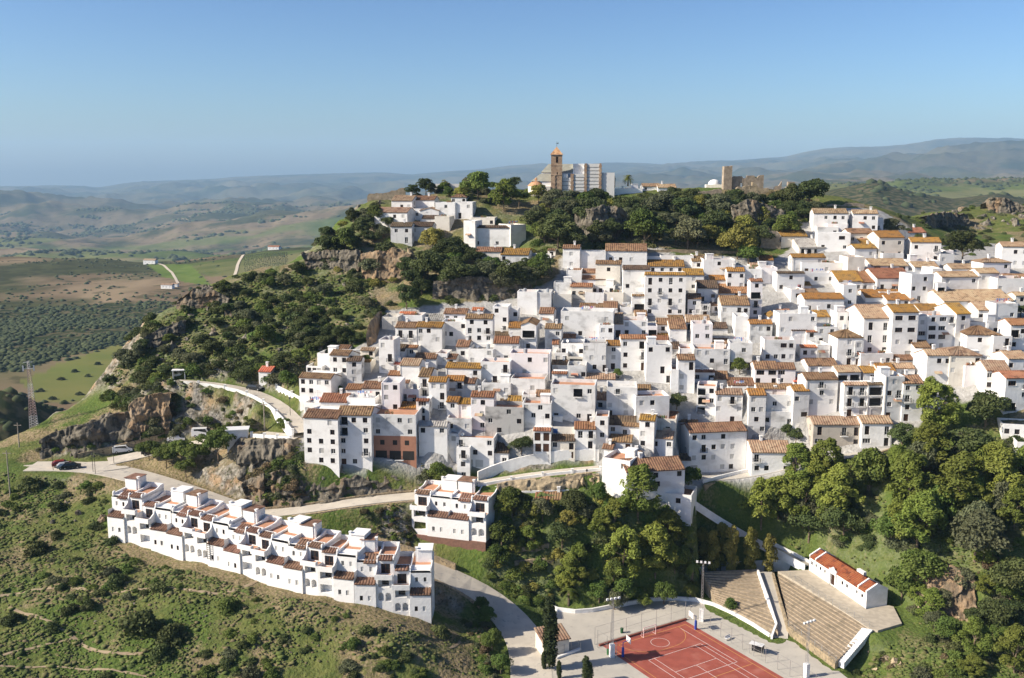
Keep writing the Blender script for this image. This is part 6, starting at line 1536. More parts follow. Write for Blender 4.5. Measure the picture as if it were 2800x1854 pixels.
# low houses on the plateau behind the church
H('E',845,960,378,405,'m',360,'w.w',rc='t',lab='low house with pale tan roof on the hilltop behind the trees',base=None,yaw=0)
H('E',945,1065,386,408,'m',364,'',rc='t',lab='second low tan-roofed hilltop house, nearer the castle',yaw=0)
H('E',662,845,392,425,'f',0,'',lab='long white cemetery-like wall house right of the church',yaw=0,dep=5)
H('D',1155,1345,362,385,'f',0,'',lab='long flat white building among the trees left of the church',yaw=0,dep=5)
for h in HOUSES[-4:]: h['o']['label'] = h['lab']; h['o']['group'] = 'low houses on the hilltop'
H('d',325,368,603,612,'m',600,'',rc='t',lab='tmp') if False else None
# far farmhouses in the valley
def farm(dx, dy, w, h, label, rc='t'):
    p = fcast(dx, dy); r = thing('farmhouse', label, 'farmhouse', p, R(-10)); f = MB(); f.box(-w / 2, w / 2, 0, w * .45, -2, h); f.build('wall', M_WHITE, r)
    f = MB(); f.prism([(-w / 2 - .4, -.4, h + .01), (w / 2 + .4, -.4, h + .01), (w / 2 + .4, w * .45 + .4, h + .01), (-w / 2 - .4, w * .45 + .4, h + .01)], [(-w / 2 - .4, w * .2, h + w * .12), (w / 2 + .4, w * .2, h + w * .12), (w / 2 + .4, w * .25, h + w * .12), (-w / 2 - .4, w * .25, h + w * .12)]); f.build('roof', ROOF[rc], r)
    for x in (-.3, 0, .3): put('wd', 'window', r, (w * x, -.2, h * .4), (1.2, 1, 1.4))
farm(345, 611, 22, 6.5, 'white farmhouse with tan roof beside the bright green field far below'); farm(385, 668, 16, 5.0, 'small white farm building at the end of the valley track'); farm(403, 664, 9, 4, 'tiny white shed beside the small farm building in the valley')
farm(632, 578, 20, 5, 'long farm building on the ridge above the olive rows', 'r')
def track(pts, w, lab):
    q = relax(resample([fcast(*p) for p in pts], 14), 2); mb = MB(); L = []
    for i, p in enumerate(q): s = side_of(q, i) * w / 2; L.append([(v.x, v.y, farz(v.x, v.y) + .7) for v in (p - s, p + s)])
    for u, v in zip(L[:-1], L[1:]): mb.quad(u[0], v[0], v[1], u[1])
    struct(mb.build('track', mat('track_dust', (.50, .43, .33), rough=1)), label=lab, cat='track')
track([(365,609),(385,620),(398,632),(406,645),(412,657)], 4.0, 'pale dirt track curving past the bright green valley field')
track([(542,641),(547,627),(550,612),(556,600),(563,590)], 4.5, 'pale dirt track climbing beside the olive rows')
track([(345,607),(355,607),(368,610)], 4, 'short farm drive')
# ------------------------------------------------------------------ masts, poles, lamps
M_RW = mat('red_white_mast', (.46, .33, .30), (.6, .56, .54), .25, rough=.6, stretch=(.01, .01, 1), thr=(.49, .51))
pm0 = at(*src('K', 215, 745), 249.0); pm0.z = gz(pm0.x, pm0.y) - .5
mh = at(*src('K', 175, 325), 249.0).z - pm0.z
pm = thing('lattice_mast', 'tall thin red and white lattice mast at the left edge', 'mast', pm0, R(12)); f = MB()
for k in range(3):
    a = R(120 * k); b = R(120 * k + 120); n = 26
    P = lambda a, z: ((1.3 - 1.0 * z / mh) * math.cos(a), (1.3 - 1.0 * z / mh) * math.sin(a), z)
    f.tube(P(a, 0), P(a, mh), .085, .05, n=4)
    for i in range(n): z0, z1 = mh * i / n, mh * (i + 1) / n; f.tube(P(a, z0), P(b, z1), .035, n=3); f.tube(P(b, z1), P(a, z1), .03, n=3)
f.build('lattice', M_RW, pm); f = MB(); f.tube((-1.4, 0, mh - 2), (1.4, 0, mh - 2), .07); f.tube((-1.1, 0, mh - .3), (1.1, 0, mh - .3), .06)
for x in (-1.3, 1.3): f.box(x - .15, x + .15, -.15, .15, mh - 2.6, mh - 1.2)
f.build('antenna', M_DISH, pm)
M_POLE = mat('pole_wood', (.36, .31, .25), (.28, .24, .19), 2.0, rough=.9)
def pole(t, x, y0, y1, Y, lab):
    p = at(*src(t, x, y1), Y); p.z = gz(p.x, p.y); h = at(*src(t, x, y0), Y).z - p.z
    r = thing('utility_pole', lab, 'pole', p); f = MB(); f.tube((0, 0, -.5), (0, 0, h), .17, .11, n=8); f.build('post', M_POLE, r); f = MB(); f.box(-.9, .9, -.06, .06, h - .7, h - .55); f.build('crossarm', M_POLE, r)
pole('K', 125, 725, 880, 238, 'short utility pole below the lattice mast'); pole('K', 62, 905, 1145, 214, 'grey utility pole at the left edge beside the big shrub'); pole('K', 1715, 590, 790, 232, 'thin pole on the slope below the promenade')
def lamp(p, h, lab):
    r = thing('street_lamp', lab, 'street lamp', p); f = MB(); f.tube((0, 0, -.3), (0, 0, h), .07, .05); f.build('post', M_IRON, r)
    f = MB(); f.tube((0, 0, h), (0, 0, h + .12), .2, .26, n=8); f.tube((0, 0, h + .12), (0, 0, h + .5), .26, .1, n=8); f.build('lantern', M_IRON, r)
for t, x, y, lab in (('K',345,1035,'street lamp beside the red car in the car park'),('K',603,1045,'left of two street lamps at the inner road edge'),('K',618,1058,'right of two street lamps at the inner road edge'),('K',738,990,'street lamp on the bank opposite the white van'),('H',1195,410,'street lamp in front of the pale rocks'),('K',1880,680,'street lamp on the promenade bend')):
    lamp(cast(*src(t, x, y)), 4.2, lab)
# ------------------------------------------------------------------ vehicles
M_TYRE = mat('tyre', (.02, .02, .02), rough=.9); M_CARGL = mat('car_glass', (.02, .025, .03), rough=.08, spec=.6); M_HL = mat('headlamp_glass', (.6, .6, .58), rough=.15)
def car(p, rz, paint, label, L=4.3, Wd=1.75, Hh=1.48, van=False, name='parked_car'):
    r = thing(name, label, 'van' if van else 'car', p, rz, 'vehicles parked by the road'); f = MB(); h2 = L / 2; y = Wd / 2
    if van: body = [(-h2, .35), (h2, .35), (h2, .95), (h2 - .75, 1.15), (h2 - 1.35, Hh), (-h2 + .12, Hh), (-h2, Hh - .25)]
    else: body = [(-h2, .35), (h2, .35), (h2, .78), (h2 - .9, .95), (h2 - 1.6, Hh), (-h2 + .75, Hh), (-h2 + .1, 1.0), (-h2, .9)]
    n = len(body); ins = [(x, -y + (.14 if z > 1.0 else 0), z) for x, z in body]; f.prism(ins, [(x, -yy, z) for x, yy, z in ins]); f.build('body', paint, r)
    g = MB()
    for s in (-1, 1):
        o = [(h2 - 1.05, 1.0), (h2 - 1.62, Hh - .1), (-h2 + (.7 if van else .85), Hh - .1), (-h2 + (.5 if van else .35), 1.02)]; yy = s * (y - .11); g.poly([(x, yy + s * .012, z) for x, z in o])
    g.build('side_window', M_CARGL, r)
    k = 3 if not van else 3; a, b = body[3], body[4]; g = MB(); dy = y - .22; nx, nz = (b[1] - a[1]), -(b[0] - a[0]); ln = math.hypot(nx, nz); off = (nx / ln * .012, nz / ln * .012)
    q = [(a[0] * .9 + b[0] * .1 + off[0], a[1] * .9 + b[1] * .1 + off[1]), (a[0] * .12 + b[0] * .88 + off[0], a[1] * .12 + b[1] * .88 + off[1])]
    g.quad((q[0][0], -dy, q[0][1]), (q[0][0], dy, q[0][1]), (q[1][0], dy, q[1][1]), (q[1][0], -dy, q[1][1])); g.build('windscreen', M_CARGL, r)
    for sx in (-1, 1):
        for sy in (-1, 1):
            g = MB(); g.tube((sx * h2 * .63, sy * (y - .2), .32), (sx * h2 * .63, sy * (y + .01), .32), .32, n=14); wl = g.build('wheel', M_TYRE, r)
            g = MB(); g.tube((sx * h2 * .63, sy * (y + .005), .32), (sx * h2 * .63, sy * (y + .025), .32), .18, n=10); g.build('rim', M_STEEL, wl)
        g = MB(); g.box(h2 - .02, h2 + .015, sx * (y - .35) - .18, sx * (y - .35) + .18, .62, .78); g.build('headlight', M_HL, r)
P_WHITE = mat('white_car_paint', (.72, .72, .71), rough=.25, spec=.5); P_RED = mat('dark_red_car_paint', (.20, .025, .02), rough=.25, spec=.5); P_DARK = mat('black_car_paint', (.02, .024, .028), rough=.2, spec=.5); P_GRN = mat('teal_car_paint', (.03, .09, .10), rough=.25, spec=.5); P_SIL = mat('silver_car_paint', (.45, .46, .47), rough=.3, metal=.3, spec=.5)
pkz = zz + .006
car(plane('K', 400, 1005, pkz), R(24), P_RED, 'dark red car parked leftmost in the car park')
car(plane('K', 432, 1020, pkz), R(24), P_SIL, 'silver car parked between the red car and the black car')
car(plane('K', 462, 1020, pkz), R(22), P_DARK, 'black car parked rightmost of the three in the car park')
vp = castd(282, 1042); car(castd(283, 1047) + Vector((0, 0, .12)), R(26), P_WHITE, 'white van with dark windows parked beside the tan wall', 4.6, 1.85, 1.85, True, 'parked_van')
car(castd(348, 1051) + Vector((0, 0, .1)), R(22), P_DARK, 'dark car parked alone on the inner road bend')
car(castd(408, 1021) + Vector((0, 0, .12)), R(12), P_WHITE, 'white car half hidden behind the round pines')
car(castd(468, 1010) + Vector((0, 0, .1)), R(8), P_WHITE, 'white camper van behind the round pines', 5.0, 1.9, 2.2, True, 'parked_van')
car(castd(510, 1012) + Vector((0, 0, .1)), R(8), P_SIL, 'silver car beside the camper van behind the pines')
car(castd(660, 896) if False else castd(590, 902) + Vector((0, 0, .05)), R(-20), P_DARK, 'dark car in tree shade on the promenade')
kb = thing('kiosk', 'white open kiosk at the far end of the promenade', 'kiosk', castd(414, 879), R(10)); f = MB(); f.box(-1.6, 1.6, 1.6, 1.8, -.5, 2.5); f.box(-1.6, -1.4, 0, 1.6, -.5, 2.5); f.box(1.4, 1.6, 0, 1.6, -.5, 2.5); f.build('wall', M_WHITE, kb); f = MB(); f.box(-1.8, 1.8, -.2, 2.0, 2.503, 2.7); f.build('roof', M_WHITE, kb)
sb_ = thing('substation_hut', 'small white flat-roofed hut beside the round pines', 'hut', castd(549, 1020) , R(10)); f = MB(); f.box(-2.4, 2.4, 0, 3, -4, 2.6); f.build('wall', M_WHITE, sb_); f = MB(); f.box(-2.7, 2.7, -.3, 3.2, 2.603, 2.8); f.build('roof', M_DISH, sb_); put('d', 'door', sb_, (-.8, -.04, 0), (1.1, 1, 2.1))
gh = castd(1270, 1158)
H('H',780,882,485,520,'m',430,'',rc='r',lab='low shed with red-striped tiled roof under the upper road',yaw=6); H('H',872,990,488,550,'m',428,'.w',rc='b',lab='low white shed with brown roof under the upper road',yaw=6)
for h in HOUSES[-2:]: h['o']['label'] = h['lab']; h['o']['group'] = 'sheds under the upper road'
# ------------------------------------------------------------------ plants
def leaf_mat(name, c1, c2, c3): return mat(name, c1, c2, .9, c3, .45, rough=.75, coord='obj', rnd=.28, rnd_hue=.018, transl=.25, spec=.2, thr=(.35, .65), thr3=(.5, .68))
L_PINE = leaf_mat('pine_needles', (.185, .215, .040), (.135, .175, .034), (.235, .245, .055))
L_DARK = leaf_mat('dark_evergreen_leaves', (.070, .092, .030), (.092, .112, .036), (.120, .125, .048))
L_OLIVE = leaf_mat('grey_olive_leaves', (.115, .125, .062), (.145, .150, .080), (.085, .098, .045))
L_LUSH = leaf_mat('fresh_green_leaves', (.100, .145, .030), (.145, .180, .040), (.075, .110, .026))
L_YEL = leaf_mat('autumn_leaves', (.23, .225, .052), (.26, .235, .055), (.17, .18, .044))
L_DRY = leaf_mat('dry_brown_brush', (.155, .120, .062), (.19, .15, .08), (.11, .092, .046))
L_CYP = leaf_mat('cypress_leaves', (.042, .058, .020), (.058, .075, .026), (.085, .085, .032))
M_BARK = mat('bark', (.20, .15, .10), (.12, .09, .06), 3.0, rough=1)
def leaves(cent, rad, n, size, rs, up=.25, flat=.75, aspect=1.7, thr=0.0):
    """leaf faces spread through puffs around the given centres"""
    cent = np.asarray(cent, float); rad = np.asarray(rad, float); k = rs.randint(0, len(cent), n)
    d = rs.normal(size=(n, 3)); d /= np.linalg.norm(d, axis=1)[:, None]; d[:, 2] = np.where(d[:, 2] < -.45, -d[:, 2], d[:, 2])
    r = rad[k] * rs.uniform(.55, 1.06, n) ** .6
    p = cent[k] + d * r[:, None] * np.array([1, 1, flat])
    nr = d * .7 + rs.normal(size=(n, 3)) * .55 + np.array([0, 0, up]); nr /= np.linalg.norm(nr, axis=1)[:, None]
    a = np.cross(nr, rs.normal(size=(n, 3))); a /= np.linalg.norm(a, axis=1)[:, None]; b = np.cross(nr, a)
    s = size * rs.uniform(.6, 1.35, n); a *= (s * aspect / 2)[:, None]; b *= (s / 2)[:, None]
    V = np.stack([p - a - b * .35, p - b, p + a + b * .15, p + b], 1).reshape(-1, 3); F = np.arange(n * 4).reshape(n, 4)
    return V, F
def mk(name, V, F, m): return np_mesh(name, V, F, m)
def crown_mesh(kind, seed):
    rs = np.random.RandomState(seed)
    if kind == 'pine':          # upright, made of many upswept tufts with gaps, radius about 1, height 0..2
        n = 46; t = rs.uniform(0, 1, n) ** .85; ang = rs.uniform(0, 6.28, n); env = np.clip(.30 + 2.6 * t, 0, 1) * (1 - .74 * t ** 1.6); rr = np.sqrt(rs.uniform(.10, 1, n)) * env
        c = np.stack([rr * np.cos(ang), rr * np.sin(ang), .15 + 1.75 * t], 1); V, F = leaves(c, rs.uniform(.16, .30, n), 7000, .062, rs, .55, 1.0, 2.2)
        return mk('crown', V, F, L_PINE)
    if kind == 'umbrella':
        n = 24; ang = rs.uniform(0, 6.28, n); rr = np.sqrt(rs.uniform(0, 1, n)) * .8
        c = np.stack([rr * np.cos(ang), rr * np.sin(ang), .55 + .75 * np.sqrt(1 - rr ** 2) * rs.uniform(.4, 1, n)], 1); V, F = leaves(c, rs.uniform(.24, .36, n), 5000, .075, rs, .6, .7, 1.6); return mk('crown', V, F, L_LUSH)
    if kind in ('broad', 'dark', 'olive', 'yellow'):
        n = 22; d = rs.normal(size=(n, 3)); d /= np.linalg.norm(d, axis=1)[:, None]; d[:, 2] = np.abs(d[:, 2]) * 1.2 - .15
        c = d * rs.uniform(.45, .82, n)[:, None] + np.array([0, 0, .75]); c = np.vstack([c, [[0, 0, .8], [.2, .1, .6], [-.2, -.1, .9]]])
        V, F = leaves(c, rs.uniform(.26, .42, len(c)), 4600, .085, rs, .2, .9, 1.4); return mk('crown', V, F, {'broad': L_LUSH, 'dark': L_DARK, 'olive': L_OLIVE, 'yellow': L_YEL}[kind])
    if kind == 'poplar':
        n = 26; t = rs.uniform(0, 1, n); ang = rs.uniform(0, 6.28, n); rr = rs.uniform(.1, .55, n) * np.sin(np.pi * (.15 + .8 * t)); c = np.stack([rr * np.cos(ang), rr * np.sin(ang), .3 + 2.3 * t], 1)
        V, F = leaves(c, rs.uniform(.18, .34, n), 5200, .075, rs, .2, 1, 1.4); return mk('crown', V, F, L_YEL)
    if kind == 'cypress':
        n = 44; t = np.linspace(0, 1, n); c = np.stack([rs.uniform(-.04, .04, n), rs.uniform(-.04, .04, n), t * 1.0], 1); r = .115 * np.sin(np.pi * (.10 + .86 * t)) ** .6 * rs.uniform(.8, 1.1, n)
        V, F = leaves(c, np.maximum(r, .02), 5200, .022, rs, .1, 1.3, 2.2); V = V.copy(); return mk('crown', V, F, L_CYP)
    if kind.startswith('shrub'):
        n = 15; d = rs.normal(size=(n, 3)); d /= np.linalg.norm(d, axis=1)[:, None]; d[:, 2] = np.abs(d[:, 2]); c = d * rs.uniform(.3, .72, n)[:, None] * np.array([1, 1, .75]); c = np.vstack([c, [[0, 0, .25]]])
        V, F = leaves(c, rs.uniform(.28, .45, len(c)), 2200, .11, rs, .2, .85, 1.4); return mk('shrub', V, F, {'shrubd': L_DARK, 'shrubo': L_OLIVE, 'shrubl': L_LUSH, 'shruby': L_YEL, 'shrubb': L_DRY}[kind])
CM = {k: [crown_mesh(k, 100 + 13 * i + len(k)) for i in range(n)] for k, n in (('pine', 4), ('umbrella', 2), ('broad', 3), ('dark', 3), ('olive', 2), ('yellow', 2), ('poplar', 2), ('cypress', 2), ('shrubd', 3), ('shrubo', 3), ('shrubl', 3), ('shruby', 2), ('shrubb', 2))}
def trunk_mesh(h, r, seed, limbs=5):
    rs = random.Random(seed); f = MB(); f.tube((0, 0, -1.2 / 6), (0, 0, h * .6), r, r * .7, n=7); f.tube((0, 0, h * .6), (rs.uniform(-.1, .1), rs.uniform(-.1, .1), h), r * .7, r * .3, n=6)
    for i in range(limbs): a = i * 2.4 + rs.random(); z = h * rs.uniform(.42, .85); f.tube((0, 0, z), (.5 * math.cos(a), .5 * math.sin(a), z + h * rs.uniform(.15, .4)), r * .4, r * .12, n=5)
    o = f.build('trunk', M_BARK); me = o.data; bpy.data.objects.remove(o); return me
TM = {'pine': trunk_mesh(1.6, .06, 1, 7), 'umbrella': trunk_mesh(1.0, .06, 2), 'broad': trunk_mesh(1.0, .07, 3), 'dark': trunk_mesh(1.0, .07, 4), 'olive': trunk_mesh(.9, .09, 5), 'yellow': trunk_mesh(1.0, .06, 6), 'poplar': trunk_mesh(2.2, .045, 7, 8), 'cypress': trunk_mesh(.5, .02, 8, 0)}
TOPS = {'pine': 2.15, 'umbrella': 1.45, 'broad': 1.75, 'dark': 1.75, 'olive': 1.75, 'yellow': 1.75, 'poplar': 2.75, 'cypress': 1.05}
prs = random.Random(77)
NAMES = {'pine': 'pine_tree', 'umbrella': 'round_pine', 'broad': 'broadleaf_tree', 'dark': 'evergreen_tree', 'olive': 'olive_tree', 'yellow': 'autumn_tree', 'poplar': 'poplar_tree', 'cypress': 'cypress_tree'}
LEAVED = {'L': None}
def tree(kind, p, rad, height, label, group=None, lift=0.0):
    """crown radius and total height in metres"""
    r = thing(NAMES[kind], label, 'tree', p, prs.uniform(0, 6.28), group); top = TOPS[kind]; ch_ = height - lift; sz = ch_ / top
    if kind == 'cypress': sx = rad / .12; c = link('crown', prs.choice(CM[kind]), r, (0, 0, lift), None, (sx, sx, ch_))
    else: c = link('crown', prs.choice(CM[kind]), r, (0, 0, lift), None, (rad * prs.uniform(.92, 1.08), rad * prs.uniform(.92, 1.08), sz))
    th = lift + (1.2 if kind in ('pine', 'poplar') else .7) * sz; tm = TM[kind]; hz_ = {'pine': 1.6, 'poplar': 2.2, 'cypress': .5, 'olive': .9}.get(kind, 1.0)
    link('trunk', tm, r, (0, 0, 0), None, (max(rad * .8, .5), max(rad * .8, .5), th / hz_ if kind != 'cypress' else height * .6))
    return r
def tcrown(kind, dx, dy, rpx, label, group=None, hk=None, lift=0.0, gap=0.0):
    """place a tree so that its crown is centred on display pixel (dx,dy) with radius rpx display pixels; its foot is on the ground below"""
    hk = hk or {'pine': 1.25, 'umbrella': .95, 'broad': .95, 'dark': .95, 'olive': .9, 'yellow': 1.0, 'poplar': 2.2, 'cypress': 5}[kind]
    foot_ = castd(dx, dy + rpx * (hk * .75 + gap)); s = FPX / (foot_.y * CP - (foot_.z - CAMZ) * SP) / K
    rad = rpx / s; top = at(dx * K, (dy - rpx * hk) * K, foot_.y).z; h = max(top - foot_.z, rad)
    return tree(kind, Vector((foot_.x, foot_.y, gz(foot_.x, foot_.y) - .1)), rad, h, label, group, lift if lift else (h * (.16 if kind in ('pine', 'poplar') else .08)))
BIG = [
 ('pine',2160,948,62,'big bright pine crown in front of the lowest right-hand houses'),('pine',2150,1040,58,'pine just below the biggest pine beside the beige house'),('dark',2278,950,52,'dark autumn-tinted tree below the modern white house'),
 ('pine',2100,1120,68,'broad pine right of the beige house, lower one'),('pine',1838,1078,46,'pine in front of the pale red-roofed house'),('pine',1908,1065,46,'pine just right of the pale red-roofed house'),
 ('dark',2085,1010,34,'dark tree behind the broad pines beside the house steps'),('dark',2255,1040,62,'dark olive-green tree beneath the modern white house'),('pine',2305,1110,64,'tall pine at the right edge below the terraced house'),('pine',2345,1180,46,'yellow-green pine touching the right edge'),
 ('pine',2215,1130,70,'broad pine in the middle of the right-hand slope'),('pine',2120,1215,62,'pine above the long white hut, furthest down the slope'),('pine',1760,1165,52,'pine left of the pale red-roofed house'),('pine',1800,1150,44,'pine immediately below the pale red-roofed house'),
 ('pine',1858,1160,54,'pine in the clump left of the dark hollow'),('pine',1935,1140,56,'pine in the clump right of the dark hollow'),('dark',2010,1110,46,'grey-green tree above the dark hollow'),('broad',2060,1230,46,'leafy tree with a bare pale trunk behind the long hut'),
 ('olive',2255,1250,72,'large grey-green olive tree on the pale crag'),('broad',2120,1325,58,'dense green tree right of the long white hut'),('broad',2085,1355,42,'dense green bush-like tree touching the hut gable'),('dark',2335,1350,58,'dark tree at the right edge below the olive'),
 ('dark',2310,1430,52,'dark tree on the lower right crag'),('pine',2250,1480,46,'pine on the lower right slope beside the grass strip'),('pine',2345,1510,52,'pine in the bottom right corner'),('olive',2160,1440,30,'small grey bush-like tree by the grass strip'),('dark',1950,1210,50,'dark tree in the shaded hollow above the hut'),('dark',1870,1215,46,'dark tree in the shaded hollow beside the walkway'),
 ('pine',1475,1145,58,'tall open pine in front of the long-roofed house'),('umbrella',1592,1112,33,'pine with a long bare trunk and round head beside the long-roofed house'),
 ('pine',1440,1295,62,'large dark pine in the middle garden'),('pine',1515,1275,56,'large pine right of the darkest garden pine'),('pine',1545,1225,40,'pine above the two large garden pines'),('pine',1318,1320,36,'young yellow-green pine above the palm'),('dark',1325,1165,34,'dark tree beside the low sheds'),
 ('yellow',1245,1180,24,'yellow-leaved shrub-tree below the red-striped shed'),('dark',1300,1240,36,'dark garden tree under the yellow shrubs'),('yellow',1312,1205,24,'yellow and green tree in the middle of the garden'),('broad',1185,1165,40,'leafy tree right of the apartment house'),('broad',1152,1290,30,'ivy-covered column of leaves beside the apartment house'),('broad',1160,1240,34,'dark leafy mass behind the ivy column'),
 ('broad',1535,1375,32,'rounded pepper tree on the plaza edge'),('broad',1490,1392,19,'small tree left of the pepper tree on the plaza'),('broad',1440,1372,38,'tree behind the curved white plaza wall'),('olive',1420,1390,30,'grey-green bush behind the curved plaza wall'),('broad',1385,1370,30,'leafy bush right of the palm'),('broad',1560,1300,30,'leafy tree left of the amphitheatre'),('broad',1690,1402,18,'small green bush on the lower left seating steps'),
 ('umbrella',505,1035,46,'largest of the round pines beside the small white hut'),('umbrella',455,1058,34,'round pine second from the white hut'),('umbrella',420,1050,34,'round pine in the middle of the roadside clump'),('umbrella',385,1060,32,'round pine near the left end of the clump'),('umbrella',345,1045,28,'leftmost round pine above the inner road bend'),('umbrella',430,1085,26,'low round pine in front of the clump'),
 ('broad',610,778,28,'bright green tree alone on the left hillside'),('dark',560,868,27,'dark tree above the promenade left of the red-roofed hut'),('dark',655,842,30,'dark tree right of the red-roofed hut'),('broad',665,880,24,'green round tree beside the villa drive'),('broad',655,985,22,'small tree on the viewpoint terrace'),
 ('dark',335,1425,60,'largest dark bush-tree on the lower left slope'),('dark',395,1455,46,'dark bush-tree adjoining the largest one'),('dark',370,1500,36,'dark bush at the foot of the largest bush-tree'),('broad',530,1390,36,'single round bush-tree on the slope under the terraced row'),('dark',1020,1452,30,'round green bush at the right end of the terraced row'),
 ('dark',65,1110,32,'dark bush at the left edge under the utility pole'),('dark',140,1162,22,'dark bush above the big boulders on the left'),('dark',268,1330,34,'dark bush beside the footpath below the terraced row'),('dark',90,1255,36,'grey dark bush left of the terraced row'),('dark',205,1390,22,'dark bush below the footpath'),('dark',160,1400,24,'dark bush left of the footpath branch'),('dark',30,1420,30,'dark bush at the far lower left edge'),('dark',120,1440,26,'dark bush above the winding path'),
 ('broad',1122,1425,24,'tree beside the plaza road, upper of three'),('broad',1138,1485,28,'tree beside the plaza road, middle of three'),('broad',1158,1538,28,'tree beside the plaza road, lowest of three'),('broad',1115,1400,20,'small tree at the edge of the plaza road'),
 ('broad',1105,433,38,'dense round-headed tree on the hilltop left of the church'),('dark',985,432,24,'dark tree on the crest near the battlements'),('dark',955,440,18,'small dark tree beside the battlements'),('pine',1165,455,36,'leafy tree in front of the round-headed hilltop tree'),('umbrella',1200,462,26,'pine right below the church apse'),('yellow',1245,450,24,'autumn tree against the church apse'),('olive',1310,470,22,'thin brown-green tree against the church wall'),('dark',1190,425,18,'dark tree behind the apse roof'),
 ('dark',1740,398,18,'tree standing inside the castle wall'),('dark',1700,462,17,'dark tree against the foot of the castle tower'),('olive',1728,468,17,'olive-toned tree below the castle arch'),('dark',1760,465,18,'dark tree below the broken castle battlements'),('dark',1790,462,18,'dark tree right of the castle wall'),('dark',1870,450,46,'large dark tree on the right shoulder of the castle rock'),('dark',1825,460,36,'dark tree left of the large one on the castle rock'),
 ('yellow',1705,565,46,'wide brown-green tree at the foot of the castle cliff'),('broad',1820,530,36,'bright leafy tree beside the ruined house'),('broad',1730,590,30,'green tree behind the upper white houses'),('broad',1490,535,50,'broad grey-green tree above the mossy wall'),('olive',1590,545,44,'olive-toned tree at the foot of the cliff, middle'),('dark',1650,520,44,'dark tree on the cliff below the castle'),('dark',1370,500,46,'big dark tree on the cliff directly below the church'),('dark',1290,540,48,'dark ivy-clad tree left on the church cliff'),('dark',1440,480,36,'dark tree at the church wall foot'),('olive',1530,480,40,'olive-toned tree on top of the cliff edge'),('dark',1240,520,36,'dark tree right of the blank-walled house'),('olive',1660,480,36,'olive-toned tree under the grey ruined wall'),('dark',1580,490,36,'dark tree on the cliff between church and castle'),('dark',1330,560,34,'dark tree at the cliff foot behind the alone house'),
 ('broad',800,560,36,'green tree on the left shoulder under the hilltop houses'),('dark',760,570,34,'dark tree at the left shoulder edge'),('dark',840,530,30,'dark tree below the crest battlements'),('broad',870,500,26,'green tree left of the tan-roofed hilltop house'),('yellow',1000,560,34,'yellow-green creeper tree over the ochre cliff'),('dark',1040,575,36,'dark tree right of the yellow creeper tree'),('dark',990,620,44,'dark tree on the cliff below the creeper'),('dark',1060,640,46,'dark tree in the hollow below the cliff-edge house'),('olive',1130,630,34,'olive tree under the cliff-edge house'),('dark',1180,640,40,'dark tree right of the hollow'),('olive',1215,655,26,'olive tree beside the village top wall'),('dark',1250,620,34,'dark creeper-covered tree left of the upper houses'),('dark',940,690,34,'dark tree above the left village rooftops'),('olive',860,620,30,'olive bush-tree on the ochre cliff'),
 ('dark',2225,575,44,'large dark tree left of the far right house'),('olive',2060,530,28,'brown bush-tree right of the cube-shaped house'),('dark',1565,930,24,'dark garden tree between the middle houses'),('broad',1430,865,14,'small tree in a courtyard among the middle houses'),('broad',1710,850,22,'hanging garden shrub-tree among the right houses'),('dark',1205,1030,26,'dark tree beside the stained lower houses'),('broad',1015,1100,34,'green tree beside the slim corner house'),('dark',2360,720,20,'dark tree at the right edge among rooftops'),('broad',850,835,16,'small green tree beside the villa'),('broad',785,905,16,'small shrub-tree in the villa court'),('dark',1840,1010,20,'tree beside the beige house'),('dark',1820,995,16,'small tree left of the beige house'),
]
for b in BIG:
    if 'bush' in b[4] and b[0] in ('dark', 'broad', 'olive') and b[1] < 1100 and b[2] > 1050:      # low domes of leaves down to the ground
        p_ = castd(b[1], b[2] + b[3] * .55); s_ = FPX / (p_.y * CP - (p_.z - CAMZ) * SP) / K; r_ = b[3] / s_
        tag(link('large_bush', prs.choice(CM['shrubd' if b[0] == 'dark' else 'shrubl']), None, (p_.x, p_.y, gz(p_.x, p_.y) - .2), prs.uniform(0, 6.28), (r_ * 1.05, r_ * 1.0, r_ * 1.05)), b[4], 'bush')
    else: tcrown(*b)
for dx, dy, h_, r_, lab in ((1648, 1297, 12.5, 3.0, 'yellow-green poplar at the top left corner of the amphitheatre'), (1692, 1296, 13.5, 3.1, 'second poplar along the amphitheatre top wall'), (1735, 1297, 13.0, 3.0, 'third poplar along the amphitheatre top wall'), (1778, 1292, 11.5, 2.8, 'poplar beside the foot of the stepped walkway'), (1668, 1268, 13.0, 3.1, 'poplar in the second row above the amphitheatre'), (1625, 1275, 12.0, 3.0, 'poplar left of the amphitheatre corner')):
    q = atd(dx, dy, 206.5 if dy > 1280 else 209.5); tree('poplar', Vector((q.x, q.y, gz(q.x, q.y) - .1)), r_, h_, lab, None, 1.6)
def grove(poly, n, kinds, rad, label, group, hk=(1.3, 1.9)):
    P = poly; xs = [p[0] for p in P]; ys = [p[1] for p in P]; k = 0; t_ = 0
    while k < n and t_ < 4000:
        t_ += 1; x = prs.uniform(min(xs), max(xs)); y = prs.uniform(min(ys), max(ys))
        if not in_poly(np.array([x]), np.array([y]), P)[0]: continue
        x, y = castd(x, y)[:2]
        if _bil(calm, GX0, GY0, GS, np.array([x]), np.array([y]))[0] > .2: continue
        r_ = prs.uniform(*rad); kd_ = prs.choice(kinds); h = r_ * prs.uniform(*hk); tree(kd_, Vector((x, y, gz(x, y) - .2)), r_, h, label, group, h * .06); k += 1
grove(((1225,478),(1300,472),(1600,462),(1700,470),(1870,460),(1895,490),(1825,552),(1770,578),(1480,568),(1290,580),(1225,545)), 150, ['dark', 'olive', 'dark', 'olive', 'dark', 'broad', 'yellow'], (2.4, 4.4), 'evergreen tree in the wood covering the cliff between church and castle', 'trees on the church cliff')
